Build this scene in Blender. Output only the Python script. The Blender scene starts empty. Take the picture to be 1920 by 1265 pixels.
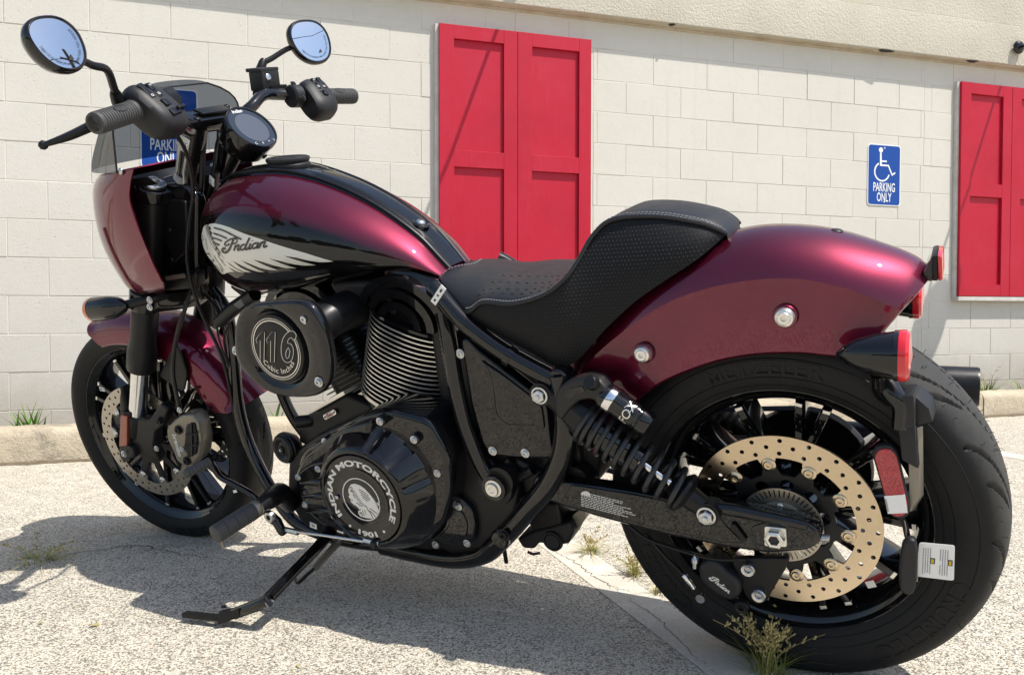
import bpy, bmesh, math, random
import numpy as np
from mathutils import Matrix, Vector
from math import sin, cos, pi, radians as rad

random.seed(4)
rng = np.random.default_rng(7)
scene = bpy.context.scene
C = scene.collection

# ------------------------------------------------------------------ camera, sky, sun, exposure
cam_d = bpy.data.cameras.new('camera')
cam_d.sensor_width = 36.0
cam_d.lens = 28.36
cam_d.shift_x = .0162
cam_d.clip_start = .02
cam_d.clip_end = 2000
cam = bpy.data.objects.new('camera', cam_d)
C.objects.link(cam)
cam.location = (0, 0, .6154)
cam.rotation_euler = (rad(90) - .0271, 0, 0)
scene.camera = cam

TH = .3053                                            # the wall turns away to the right
WR = Vector((cos(TH), sin(TH), 0))                    # along the wall
WN = Vector((sin(TH), -cos(TH), 0))                   # out of the wall
SUN = (WR * .70 + WN * .715 + Vector((0, 0, 1.88))).normalized()
EL = math.asin(SUN.z)
AZ = math.atan2(SUN.x, SUN.y)

world = bpy.data.worlds.new('World')
scene.world = world
world.use_nodes = True
nt = world.node_tree
sky = nt.nodes.new('ShaderNodeTexSky')
sky.sky_type = 'NISHITA'
sky.sun_disc = False
sky.sun_elevation = EL
sky.sun_rotation = AZ
sky.altitude = 60
sky.air_density = 1.25
sky.dust_density = 1.6
bg = nt.nodes['Background']
bg.inputs['Strength'].default_value = .125
nt.links.new(sky.outputs[0], bg.inputs[0])

sun_d = bpy.data.lights.new('sun', 'SUN')
sun_d.energy = 4.2
sun_d.angle = rad(.55)
sun_d.color = (1.0, .95, .87)
sun = bpy.data.objects.new('sun', sun_d)
C.objects.link(sun)
sun.rotation_euler = SUN.to_track_quat('Z', 'Y').to_euler()

scene.view_settings.view_transform = 'Standard'
scene.view_settings.look = 'None'
scene.view_settings.gamma = 1
scene.view_settings.use_curve_mapping = False
scene.view_settings.exposure = .44
scene.render.engine = 'CYCLES'
scene.cycles.max_bounces = 7
scene.cycles.transparent_max_bounces = 16
scene.cycles.use_denoising = True
scene.cycles.sample_clamp_indirect = 8

# ------------------------------------------------------------------ materials
def mat(name, col, rough=.5, metal=0., coat=0., coat_rough=.03, spec=.5, sheen=0, emit=None, alpha=None, trans=0, ior=1.45):
    m = bpy.data.materials.new(name)
    m.use_nodes = True
    b = m.node_tree.nodes['Principled BSDF']
    b.inputs['Base Color'].default_value = (*col, 1)
    b.inputs['Roughness'].default_value = rough
    b.inputs['Metallic'].default_value = metal
    b.inputs['Coat Weight'].default_value = coat
    b.inputs['Coat Roughness'].default_value = coat_rough
    b.inputs['Specular IOR Level'].default_value = spec
    b.inputs['Transmission Weight'].default_value = trans
    b.inputs['IOR'].default_value = ior
    if sheen:
        b.inputs['Sheen Weight'].default_value = sheen
    return m

class N:
    """small node-tree writer"""
    def __init__(s, m):
        s.m = m; s.t = m.node_tree; s.b = s.t.nodes['Principled BSDF']
    def n(s, typ, **kw):
        x = s.t.nodes.new('ShaderNode' + typ)
        for k, v in kw.items():
            if hasattr(x, k): setattr(x, k, v)
            else: x.inputs[k].default_value = v
        return x
    def l(s, a, b): s.t.links.new(a, b)
    def tc(s, out='Object', scale=None):
        c = s.n('TexCoord')
        if scale is None: return c.outputs[out]
        mp = s.n('Mapping'); mp.inputs['Scale'].default_value = scale
        s.l(c.outputs[out], mp.inputs[0]); return mp.outputs[0]
    def noise(s, vec, scale, detail=4, rough=.6):
        x = s.n('TexNoise'); x.inputs['Scale'].default_value = scale
        x.inputs['Detail'].default_value = detail; x.inputs['Roughness'].default_value = rough
        s.l(vec, x.inputs['Vector']); return x.outputs['Fac']
    def voro(s, vec, scale, out='Distance', feature='F1', rnd=1):
        x = s.n('TexVoronoi'); x.feature = feature; x.inputs['Scale'].default_value = scale
        x.inputs['Randomness'].default_value = rnd
        s.l(vec, x.inputs['Vector']); return x.outputs[out]
    def ramp(s, fac, stops, interp='LINEAR'):
        x = s.n('ValToRGB'); r = x.color_ramp; r.interpolation = interp
        while len(r.elements) > 1: r.elements.remove(r.elements[-1])
        r.elements[0].position = stops[0][0]; r.elements[0].color = (*stops[0][1], 1)
        for p, c in stops[1:]:
            e = r.elements.new(p); e.color = (*c, 1)
        s.l(fac, x.inputs[0]); return x.outputs[0]
    def mix(s, fac, a, b, typ='MIX'):
        x = s.n('MixRGB'); x.blend_type = typ
        for v, i in ((fac, 0), (a, 1), (b, 2)):
            if hasattr(v, 'links'): s.l(v, x.inputs[i])
            elif i == 0: x.inputs[0].default_value = v
            else: x.inputs[i].default_value = (*v, 1)
        return x.outputs[0]
    def math(s, op, a, b=0.):
        x = s.n('Math'); x.operation = op
        for v, i in ((a, 0), (b, 1)):
            if hasattr(v, 'links'): s.l(v, x.inputs[i])
            else: x.inputs[i].default_value = v
        return x.outputs[0]
    def bump(s, h, strength, dist=.01, prev=None):
        x = s.n('Bump'); x.inputs['Strength'].default_value = strength; x.inputs['Distance'].default_value = dist
        s.l(h, x.inputs['Height'])
        if prev is not None: s.l(prev, x.inputs['Normal'])
        return x.outputs[0]
    def col(s, v): s.l(v, s.b.inputs['Base Color'])
    def rough(s, v): s.l(v, s.b.inputs['Roughness'])
    def nrm(s, v): s.l(v, s.b.inputs['Normal'])

def g3(v): return (v, v, v)

def make_materials():
    M = {}
    # metallic maroon lacquer with flake
    m = M['paint'] = mat('maroon_paint', (.13, .0042, .025), .40, .82, 1.0, .010)
    k = N(m); v = k.tc()
    f = k.voro(v, 900, 'Color')
    b = k.n('Bump'); 
    fl = k.n('VectorMath', operation='SCALE'); 
    nm = k.n('NormalMap'); nm.space = 'OBJECT'
    mixn = k.n('MixRGB'); mixn.inputs[0].default_value = .0
    d = k.noise(v, 6, 3)
    k.col(k.ramp(d, [(.3, (.112, .0034, .021)), (.7, (.145, .0046, .028))]))
    h = k.voro(v, 1400)
    k.nrm(k.bump(h, .10, .0006))
    for x in (b, fl, nm, mixn): k.t.nodes.remove(x)
    # tank: the same lacquer, faded to black on the lower flank
    m = M['tank_paint'] = M['paint'].copy(); m.name = 'maroon_fade_paint'; k = N(m)
    sp = k.n('SeparateXYZ'); k.l(k.tc(), sp.inputs[0])
    lim = k.math('ADD', k.math('MULTIPLY', k.math('MULTIPLY', sp.outputs[0], sp.outputs[0]), -.82), k.math('ADD', k.math('MULTIPLY', sp.outputs[0], 1.771), -.042))
    fd = k.ramp(k.math('ADD', k.math('SUBTRACT', sp.outputs[2], lim), .5), [(.487, g3(1)), (.513, g3(0))])
    ends = k.ramp(k.math('MULTIPLY', sp.outputs[0], .5), [(.330, g3(0)), (.336, g3(1)), (.5985, g3(1)), (.603, g3(0))])
    fac = k.math('MULTIPLY', fd, ends)
    old = k.b.inputs['Base Color'].links[0].from_socket
    k.col(k.mix(fac, old, (.004, .004, .0045))); k.l(k.math('MULTIPLY', k.math('SUBTRACT', 1., fac), .80), k.b.inputs['Metallic']); 
    k.l(k.math('SUBTRACT', .5, k.math('MULTIPLY', fac, .48)), k.b.inputs['Specular IOR Level'])
    M['gloss'] = mat('gloss_black', (.005, .005, .006), .3, 0, 1., .02, spec=.05)
    k = N(M['gloss']); k.l(k.ramp(k.noise(k.tc(), 35, 4), [(.35, g3(.015)), (.75, g3(.07))]), k.b.inputs['Coat Roughness'])
    M['satin'] = mat('satin_black', (.008, .008, .009), .36, 0, .0, .2, spec=.35)
    k = N(M['satin']); k.rough(k.ramp(k.noise(k.tc(), 60, 5), [(.3, g3(.3)), (.75, g3(.46))]))
    M['matte'] = mat('black_plastic', (.016, .016, .018), .50, spec=.4)
    k = N(M['matte']); k.nrm(k.bump(k.noise(k.tc(), 900, 2), .12, .0005))
    M['wrinkle'] = mat('wrinkle_black', (.011, .011, .012), .45)
    k = N(M['wrinkle']); k.nrm(k.bump(k.noise(k.tc(), 420, 3), .35, .0012))
    m = M['rubber'] = mat('tyre_rubber', (.014, .014, .015), .66, spec=.3)
    k = N(m); v = k.tc()
    d = k.noise(v, 14, 6, .7)
    k.col(k.ramp(d, [(.35, (.007, .007, .008)), (.62, (.013, .013, .013)), (.8, (.034, .032, .029))]))
    k.rough(k.ramp(d, [(.3, g3(.5)), (.8, g3(.8))]))
    k.nrm(k.bump(k.noise(v, 300, 3), .25, .001))
    m = M['tread'] = M['rubber'].copy(); m.name = 'dusty_tread_rubber'; k = N(m)
    sp = k.n('SeparateXYZ'); k.l(k.tc(), sp.inputs[0]); zz = k.math('SUBTRACT', sp.outputs[2], .32)
    r_ = k.math('SQRT', k.math('ADD', k.math('MULTIPLY', sp.outputs[0], sp.outputs[0]), k.math('MULTIPLY', zz, zz)))
    ds = k.ramp(k.math('ADD', r_, k.math('MULTIPLY', k.math('SUBTRACT', k.noise(k.tc(), 22, 6, .7), .5), .04)), [(.292, g3(0)), (.316, g3(.75))])
    k.col(k.mix(ds, k.b.inputs['Base Color'].links[0].from_socket, (.050, .048, .045)))
    M['grip'] = mat('grip_rubber', (.055, .055, .055), .62)
    M['chrome'] = mat('chrome', (.75, .75, .76), .12, 1)
    k = N(M['chrome']); k.rough(k.ramp(k.noise(k.tc(), 40, 4), [(.3, g3(.08)), (.8, g3(.22))]))
    M['steel'] = mat('zinc_steel', (.56, .57, .58), .28, 1)
    k = N(M['steel']); k.rough(k.ramp(k.noise(k.tc(), 160, 4), [(.3, g3(.2)), (.8, g3(.42))]))
    M['alu'] = mat('machined_aluminium', (.78, .76, .71), .34, .85)
    M['cast'] = mat('cast_grey', (.24, .22, .18), .38, .6)
    k = N(M['cast']); k.nrm(k.bump(k.noise(k.tc(), 260, 4), .25, .001))
    m = M['disc'] = mat('disc_steel', (.66, .54, .39), .30, 1)
    k = N(m); c = k.tc()
    sp = k.n('SeparateXYZ'); k.l(c, sp.inputs[0])
    r2 = k.math('SQRT', k.math('ADD', k.math('POWER', sp.outputs[0], 2.), k.math('POWER', sp.outputs[2], 2.)))
    cm = k.n('CombineXYZ'); k.l(r2, cm.inputs[0])
    st = k.noise(cm.outputs[0], 620, 3, .8)
    k.col(k.ramp(st, [(.3, (.50, .395, .27)), (.55, (.64, .525, .375)), (.8, (.56, .435, .295))]))
    k.rough(k.ramp(st, [(.3, g3(.16)), (.8, g3(.34))])); k.b.inputs['Anisotropic'].default_value = .5
    M['disc2'] = mat('disc_steel_grey', (.42, .39, .34), .36, 1)
    M['red_lens'] = mat('red_lens', (.62, .004, .014), .3, 0, 1, .02)
    M['red_lens_dark'] = mat('red_reflector', (.42, .008, .02), .22, 0, 1, .02)
    k = N(M['red_lens_dark']); vv = k.tc()
    k.nrm(k.bump(k.voro(vv, 380), .5, .001)); k.col(k.ramp(k.voro(vv, 380, 'Distance'), [(0, (.55, .012, .026)), (.8, (.26, .004, .012))]))
    M['amber'] = mat('amber_lens', (.66, .14, .012), .3, 0, 1, .02)
    M['amber_dull'] = mat('amber_reflector', (.30, .055, .02), .28, 0, .8, .05)
    k = N(M['amber_dull']); k.nrm(k.bump(k.voro(k.tc(), 420), .4, .001))
    m = M['leather'] = mat('black_leather', (.014, .014, .016), .44, spec=.45)
    k = N(m); v = k.tc(); k.nrm(k.bump(k.voro(v, 520), .22, .0012, k.bump(k.noise(v, 24, 3), .15, .006)))
    k.rough(k.ramp(k.noise(v, 30, 4), [(.3, g3(.40)), (.8, g3(.52))]))
    M['vinyl'] = mat('black_vinyl', (.007, .007, .008), .55, spec=.25)
    k = N(M['vinyl']); k.nrm(k.bump(k.noise(k.tc(), 500, 3), .2, .001))
    M['stud'] = mat('vinyl_stud', (.035, .035, .038), .55, spec=.3)
    M['thread'] = mat('grey_thread', (.26, .26, .27), .7)
    M['white'] = mat('white_print', (.72, .70, .66), .5)
    k = N(M['white']); k.col(k.ramp(k.noise(k.tc(), 30, 4), [(.3, (.64, .62, .58)), (.7, (.74, .72, .68))]))
    M['cream'] = mat('pewter_badge', (.70, .68, .61), .36, 0, .4, .06)
    M['paper'] = mat('white_paper', (.80, .79, .77), .6)
    M['grey_ink'] = mat('grey_ink', (.30, .30, .31), .6)
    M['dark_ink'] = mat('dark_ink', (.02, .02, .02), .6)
    M['yellow_ink'] = mat('yellow_ink', (.62, .42, .03), .6)
    M['teal'] = mat('teal_label', (.03, .36, .42), .5)
    M['mirror'] = mat('mirror_glass', (.66, .72, .78), .015, 1)
    M['screen'] = mat('dark_display', (.010, .016, .026), .10, 0, 1, .02)
    M['display'] = mat('grey_display', (.05, .062, .085), .30, 0, .6, .06)
    M['spring'] = mat('spring_grey', (.028, .029, .031), .32, .2)
    # tinted acrylic screen: thin sheet, tinted see-through under a clear gloss
    m = bpy.data.materials.new('smoked_acrylic'); m.use_nodes = True
    t = m.node_tree; t.nodes.remove(t.nodes['Principled BSDF'])
    tr = t.nodes.new('ShaderNodeBsdfTransparent'); tr.inputs[0].default_value = (.20, .225, .265, 1)
    gl = t.nodes.new('ShaderNodeBsdfGlossy'); gl.inputs['Roughness'].default_value = .02; gl.inputs[0].default_value = (.5, .5, .5, 1)
    fr = t.nodes.new('ShaderNodeFresnel'); fr.inputs[0].default_value = 1.25
    mx = t.nodes.new('ShaderNodeMixShader')
    q_ = t.nodes.new('ShaderNodeMath'); q_.operation = 'MULTIPLY'; q_.inputs[1].default_value = .3; t.links.new(fr.outputs[0], q_.inputs[0]); t.links.new(q_.outputs[0], mx.inputs[0]); t.links.new(tr.outputs[0], mx.inputs[1]); t.links.new(gl.outputs[0], mx.inputs[2])
    t.links.new(mx.outputs[0], t.nodes['Material Output'].inputs[0]); M['acrylic'] = m
    # painted block wall
    m = M['block'] = mat('cream_painted_block', (.60, .565, .50), .78)
    k = N(m); v = k.tc('Generated'); w = k.n('NewGeometry').outputs['Position']
    inf = k.n('ObjectInfo').outputs['Random']
    a = k.noise(w, 1.3, 4); bn = k.noise(w, 24, 6, .65)
    c1 = k.ramp(a, [(.3, (.60, .572, .51)), (.7, (.645, .617, .555))])
    c2 = k.mix(k.ramp(bn, [(.45, g3(0)), (.85, g3(.25))]), c1, (.52, .48, .41))
    c3 = k.mix(k.math('MULTIPLY', inf, .10), c2, (.66, .63, .575))
    # grime splashed up from the ground, rain streaks and bare flakes
    sz = k.n('SeparateXYZ'); k.l(w, sz.inputs[0])
    low = k.ramp(k.math('ADD', sz.outputs[2], k.math('MULTIPLY', k.noise(w, 4, 6, .7), .5)), [(.26, g3(.55)), (.62, g3(0))])
    c4 = k.mix(low, c3, (.36, .31, .235))
    mp = k.n('Mapping'); mp.inputs['Scale'].default_value = (9, 9, .35); k.l(w, mp.inputs[0])
    st = k.ramp(k.noise(mp.outputs[0], 1.6, 5, .65), [(.60, g3(0)), (.80, g3(.30))])
    c5 = k.mix(st, c4, (.47, .42, .34))
    fl = k.ramp(k.math('ADD', k.noise(w, 3.1, 2), k.math('MULTIPLY', k.noise(w, 42, 5, .7), .6)), [(1.015, g3(0)), (1.03, g3(.8))])
    k.col(k.mix(fl, c5, (.33, .31, .28)))
    pits = k.ramp(k.voro(w, 55), [(.03, g3(0)), (.15, g3(1))])
    pm = k.ramp(k.noise(w, 9, 3), [(.46, g3(1)), (.60, g3(0))])
    ph = k.mix(pm, pits, g3(1))
    n1 = k.bump(ph, .8, .007); n2 = k.bump(k.noise(w, 75, 6, .7), .30, .005, n1)
    k.nrm(k.bump(k.noise(w, 7, 3), .05, .02, n2))
    m = M['stucco'] = mat('cream_stucco', (.60, .555, .46), .85)
    k = N(m); w = k.n('NewGeometry').outputs['Position']
    k.col(k.ramp(k.noise(w, 2.2, 5), [(.3, (.56, .51, .415)), (.7, (.63, .585, .49))]))
    k.nrm(k.bump(k.noise(w, 60, 5, .7), .8, .015))
    m = M['soffit'] = mat('soffit_paint', (.52, .46, .36), .8)
    k = N(m); w = k.n('NewGeometry').outputs['Position']
    k.col(k.ramp(k.noise(w, 8, 6, .7), [(.3, (.42, .34, .24)), (.6, (.54, .48, .38))]))
    m = M['redwood'] = mat('red_paint_wood', (.50, .004, .034), .5)
    k = N(m); w = k.n('NewGeometry').outputs['Position']
    a = k.noise(w, 2.6, 5)
    k.col(k.ramp(a, [(.3, (.42, .002, .022)), (.55, (.47, .003, .025)), (.8, (.46, .008, .036))]))
    mp = k.n('Mapping'); mp.inputs['Scale'].default_value = (60, 60, 2.2); k.l(w, mp.inputs[0]); gn = k.noise(mp.outputs[0], 2, 5, .7)
    chalk = k.ramp(k.math('ADD', k.math('MULTIPLY', gn, .5), k.math('MULTIPLY', k.noise(w, 5, 6, .7), .6)), [(.56, g3(0)), (.82, g3(.22))])
    k.col(k.mix(chalk, k.b.inputs['Base Color'].links[0].from_socket, (.55, .09, .13)))
    k.nrm(k.bump(gn, .10, .003, k.bump(k.noise(w, 140, 4), .10, .003)))
    M['trim'] = mat('white_trim', (.60, .585, .55), .7)
    k = N(M['trim']); w = k.n('NewGeometry').outputs['Position']
    k.col(k.ramp(k.noise(w, 12, 6, .7), [(.3, (.5, .48, .43)), (.6, (.63, .61, .57))]))
    M['blue'] = mat('sign_blue', (.002, .058, .31), .42)
    M['signwhite'] = mat('sign_white', (.78, .78, .76), .45)
    # ground
    m = M['asphalt'] = mat('chip_seal', (.28, .25, .21), .88)
    k = N(m); w = k.n('NewGeometry').outputs['Position']
    cell = k.voro(w, 260, 'Color'); sp = k.n('SeparateXYZ'); k.l(cell, sp.inputs[0])
    dist = k.voro(w, 260)
    big = k.noise(w, .9, 5, .6); mid = k.noise(w, 185, 6, .8); fine = k.noise(w, 420, 3, .7); patch = k.noise(w, 14, 4, .6)
    stone = k.ramp(sp.outputs[0], [(.0, (.37, .335, .27)), (.15, (.53, .485, .40)), (.5, (.62, .575, .48)), (.82, (.69, .645, .555)), (.95, (.62, .55, .44)), (1., (.50, .37, .23))])
    tar = k.ramp(k.math('ADD', k.math('ADD', k.math('MULTIPLY', dist, .30), mid), k.math('MULTIPLY', patch, .12)), [(.735, g3(0)), (.825, g3(1))])
    c1 = k.mix(tar, stone, (.13, .122, .105))
    c2 = k.mix(k.ramp(big, [(.35, g3(0)), (.7, g3(.3))]), c1, (.64, .565, .43))
    c2 = k.mix(k.ramp(fine, [(.63, g3(0)), (.74, g3(.5))]), c2, (.28, .25, .20))
    dirt = k.ramp(k.noise(w, 3.1, 6, .65), [(.62, g3(0)), (.82, g3(.3))])
    c3 = k.mix(dirt, c2, (.30, .27, .22))
    oil = k.ramp(k.math('ADD', k.noise(w, 1.7, 2), k.math('MULTIPLY', k.noise(w, 16, 4), .35)), [(.86, g3(0)), (.95, g3(.6))])
    c3 = k.mix(oil, c3, (.13, .115, .095))
    k.col(c3)
    hh = k.math('SUBTRACT', k.math('MULTIPLY', tar, -1.), k.math('MULTIPLY', dist, .6))
    k.nrm(k.bump(hh, .7, .004, k.bump(k.noise(w, 18, 4), .35, .010)))
    m = M['line'] = mat('worn_white_line', (.60, .58, .54), .8)
    k = N(m); w = k.n('NewGeometry').outputs['Position']
    wear = k.ramp(k.math('ADD', k.math('MULTIPLY', k.noise(w, 170, 4, .7), .6), k.math('MULTIPLY', k.noise(w, 11, 4), .55)), [(.42, g3(0)), (.62, g3(1))])
    k.col(k.mix(wear, (.68, .645, .57), (.53, .49, .41)))
    k.nrm(k.bump(k.noise(w, 200, 4), .5, .004))
    m = M['concrete'] = mat('kerb_concrete', (.42, .36, .27), .9)
    k = N(m); w = k.n('NewGeometry').outputs['Position']
    c1 = k.ramp(k.noise(w, 5, 6, .65), [(.3, (.42, .35, .25)), (.6, (.54, .465, .345)), (.8, (.60, .53, .41))])
    c2 = k.mix(k.ramp(k.noise(w, 130, 4), [(.5, g3(0)), (.75, g3(.5))]), c1, (.24, .20, .15))
    sc_ = k.ramp(k.math('ADD', k.noise(w, 2.3, 3), k.math('MULTIPLY', k.noise(w, 30, 5, .7), .45)), [(.80, g3(0)), (.92, g3(.65))])
    k.col(k.mix(sc_, c2, (.20, .175, .14))); k.nrm(k.bump(k.noise(w, 110, 5, .7), .7, .008, k.bump(k.noise(w, 14, 4), .5, .02)))
    M['crack'] = mat('crack_filler', (.035, .032, .027), .95)
    m = M['grit'] = mat('stone_chips', (.5, .45, .36), .85); k = N(m); k.col(k.ramp(k.n('NewGeometry').outputs['Random Per Island'], [(0, (.20, .18, .15)), (.4, (.50, .45, .36)), (.8, (.70, .65, .55)), (1, (.42, .28, .15))]))
    m = M['soil'] = mat('soil', (.16, .12, .075), .95)
    k = N(m); w = k.n('NewGeometry').outputs['Position']
    k.col(k.ramp(k.noise(w, 30, 6), [(.3, (.10, .075, .045)), (.7, (.22, .17, .11))])); k.nrm(k.bump(k.noise(w, 60, 5), .8, .02))
    for nm_, c_, c2_ in (('grass', (.14, .20, .03), (.25, .30, .06)), ('straw', (.30, .27, .07), (.46, .39, .14)), ('leaf', (.085, .19, .02), (.13, .26, .035)), ('tree_leaf', (.022, .050, .012), (.05, .095, .022)), ('seedhead', (.34, .27, .10), (.46, .38, .17))):
        m = M[nm_] = mat(nm_ + '_blade', c_, .55)
        k = N(m); w = k.n('NewGeometry')
        k.col(k.ramp(k.math('ADD', k.math('MULTIPLY', w.outputs['Random Per Island'], .7), k.math('MULTIPLY', k.noise(w.outputs['Position'], 20), .3)), [(.1, c_), (.9, c2_)]))
        k.b.inputs['Subsurface Weight'].default_value = 0
    M['bark'] = mat('bark', (.07, .05, .035), .9)
    k = N(M['bark']); k.nrm(k.bump(k.noise(k.tc(scale=(6, 6, 1)), 3, 5), .8, .05))
    return M
M = make_materials()

# ------------------------------------------------------------------ mesh helpers
def link(o, parent=None):
    C.objects.link(o)
    if parent is not None: o.parent = parent
    return o

def tag(o, label=None, cat=None, group=None, kind=None):
    if label: o['label'] = label
    if cat: o['category'] = cat
    if group: o['group'] = group
    if kind: o['kind'] = kind
    return o

def empty(name, parent=None, loc=(0, 0, 0)):
    o = bpy.data.objects.new(name, None); o.empty_display_size = .1
    o.location = loc
    return link(o, parent)

def V(p): return np.array(p, float)
def unit(v):
    v = V(v); return v / (np.linalg.norm(v) + 1e-12)

def frame_of(d):
    d = unit(d); a = V((0, 0, 1)) if abs(d[2]) < .9 else V((1, 0, 0))
    u = unit(np.cross(a, d)); return u, np.cross(d, u), d

def catmull(pts, n=8):
    P = [V(p) for p in pts]
    if len(P) < 3: return P
    P = [2 * P[0] - P[1]] + P + [2 * P[-1] - P[-2]]
    out = []
    for i in range(1, len(P) - 2):
        p0, p1, p2, p3 = P[i - 1], P[i], P[i + 1], P[i + 2]
        for j in range(n):
            t = j / n
            out.append(.5 * ((2 * p1) + (-p0 + p2) * t + (2 * p0 - 5 * p1 + 4 * p2 - p3) * t * t + (-p0 + 3 * p1 - 3 * p2 + p3) * t ** 3))
    out.append(P[-2]); return out

def resample(pts, n):
    P = np.array(pts, float); d = np.r_[0, np.cumsum(np.linalg.norm(np.diff(P, axis=0), axis=1))]
    t = np.linspace(0, d[-1], n)
    return np.stack([np.interp(t, d, P[:, i]) for i in range(P.shape[1])], 1)

XF = None   # current vertex transform (steered front end)

class G:
    """collects faces, links as ONE mesh object"""
    def __init__(s): s.v = []; s.f = []; s.n = 0
    def add(s, v, f):
        v = np.asarray(v, float).reshape(-1, 3); s.v.append(v)
        s.f += [tuple(i + s.n for i in q) for q in f]; s.n += len(v); return s
    def grid(s, rows, close_u=False, close_v=False, caps=False):
        R = np.asarray(rows, float); a, b = R.shape[:2]; f = []
        for i in range(a if close_v else a - 1):
            for j in range(b if close_u else b - 1):
                i2, j2 = (i + 1) % a, (j + 1) % b
                f.append((i * b + j, i * b + j2, i2 * b + j2, i2 * b + j))
        if caps:
            f.append(tuple(range(b - 1, -1, -1))); f.append(tuple((a - 1) * b + j for j in range(b)))
        return s.add(R.reshape(-1, 3), f)
    def tube(s, pts, r, n=12, caps=True, smooth=0, closed=False, flat=1.):
        if smooth: pts = catmull(pts, smooth)
        P = np.array([V(p) for p in pts]); m = len(P)
        rr = np.full(m, r, float) if np.isscalar(r) else np.interp(np.linspace(0, 1, m), np.linspace(0, 1, len(r)), r)
        T = np.gradient(P, axis=0) if not closed else np.roll(P, -1, 0) - np.roll(P, 1, 0)
        u, w, d = frame_of(T[0]); rows = []
        for i in range(m):
            t = unit(T[i]); u = unit(u - t * np.dot(u, t)); w = np.cross(t, u)
            a = np.linspace(0, 2 * pi, n, endpoint=False)
            rows.append(P[i] + rr[i] * (np.outer(np.cos(a), u) + flat * np.outer(np.sin(a), w)))
        return s.grid(rows, True, closed, caps and not closed)
    def lathe(s, prof, o=(0, 0, 0), ax=(0, 1, 0), n=48, caps=False, arc=None, up=None):
        u, w, d = frame_of(ax); o = V(o)
        if up is not None:
            u = unit(V(up) - d * np.dot(up, d)); w = np.cross(d, u)
        a = np.linspace(0, 2 * pi, n, endpoint=False) if arc is None else np.linspace(arc[0], arc[1], n)
        rows = [[o + d * h + r * (cos(t) * u + sin(t) * w) for t in a] for r, h in prof]
        return s.grid(rows, arc is None, False, caps)
    def box(s, c, size, R=None, taper=1.):
        x, y, z = V(size) / 2
        p = V([(-x, -y, -z), (x, -y, -z), (x, y, -z), (-x, y, -z), (-x * taper, -y * taper, z), (x * taper, -y * taper, z), (x * taper, y * taper, z), (-x * taper, y * taper, z)])
        if R is not None: p = p @ np.asarray(R, float).T
        return s.add(p + V(c), [(3, 2, 1, 0), (4, 5, 6, 7), (0, 1, 5, 4), (1, 2, 6, 5), (2, 3, 7, 6), (3, 0, 4, 7)])
    def loft(s, rings, caps=True): return s.grid(rings, True, False, caps)
    def mesh(s, name, smooth=35, bevel=0, weld=False, seg=2):
        v = np.concatenate(s.v) if s.v else np.zeros((0, 3))
        if XF is not None: v = XF(v)
        me = bpy.data.meshes.new(name); me.from_pydata(v.tolist(), [], s.f)
        if bevel or weld:
            bm = bmesh.new(); bm.from_mesh(me)
            if weld: bmesh.ops.remove_doubles(bm, verts=bm.verts, dist=1e-5)
            if bevel:
                ed = [e for e in bm.edges if len(e.link_faces) == 2 and e.calc_face_angle(0) > rad(28)]
                bmesh.ops.bevel(bm, geom=ed, offset=bevel, segments=seg, profile=.6, affect='EDGES', clamp_overlap=True)
            bmesh.ops.recalc_face_normals(bm, faces=bm.faces)
            bm.to_mesh(me); bm.free()
        finish(me, smooth); return me
    def obj(s, name, m, parent=None, **kw):
        o = bpy.data.objects.new(name, s.mesh(name, **kw)); o.data.materials.append(M[m] if isinstance(m, str) else m)
        return link(o, parent)

def finish(me, smooth=35):
    me.update()
    if smooth:
        me.shade_smooth()
        if smooth < 179: me.set_sharp_from_angle(angle=rad(smooth))

def curve_mesh(splines, extrude=0., bevel=0., res=2):
    """filled flat outline with holes -> (verts, faces) in the u,v,w frame"""
    cu = bpy.data.curves.new('tmp', 'CURVE'); cu.dimensions = '2D'; cu.fill_mode = 'BOTH'
    cu.extrude = max(extrude - bevel, 1e-5); cu.bevel_depth = bevel; cu.bevel_resolution = res; cu.offset = -bevel
    for p in splines:
        sp = cu.splines.new('POLY'); sp.points.add(len(p) - 1); sp.use_cyclic_u = True
        for q, c in zip(sp.points, p): q.co = (c[0], c[1], 0, 1)
    o = bpy.data.objects.new('tmp', cu); me = bpy.data.meshes.new_from_object(o)
    v = np.array([x.co for x in me.vertices]); f = [tuple(x.vertices) for x in me.polygons]
    bpy.data.objects.remove(o); bpy.data.curves.remove(cu); bpy.data.meshes.remove(me)
    return v, f

def text_mesh(body, size=1., extrude=.02, shear=0., bold=0., spacing=1., align='CENTER'):
    cu = bpy.data.curves.new('tmp', 'FONT'); cu.body = body; cu.size = size; cu.extrude = extrude; cu.shear = shear
    cu.offset = bold; cu.space_character = spacing; cu.align_x = align; cu.align_y = 'CENTER'; cu.resolution_u = 3
    o = bpy.data.objects.new('tmp', cu); me = bpy.data.meshes.new_from_object(o)
    v = np.array([x.co for x in me.vertices]); f = [tuple(x.vertices) for x in me.polygons]
    bpy.data.objects.remove(o); bpy.data.curves.remove(cu); bpy.data.meshes.remove(me)
    return v, f

def plate(splines, y, t, bevel=0., g=None, plane=None):
    """outlines in bike side view ((x, z) pairs or (x, y, z) points), thickness t, outer face at lateral y"""
    S = [[(-q[0], q[-1]) for q in p] for p in splines]
    v, f = curve_mesh(S, t / 2, bevel)
    w = np.stack([-v[:, 0], y - t / 2 + v[:, 2], v[:, 1]], 1)
    if plane is not None: w = plane(w)
    g = g or G(); return g.add(w, f)

def circle(c, r, n=32, a0=0., rz=None):
    rz = rz or r
    return [(c[0] + r * cos(a0 + 2 * pi * i / n), c[-1] + rz * sin(a0 + 2 * pi * i / n)) for i in range(n)]

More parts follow.
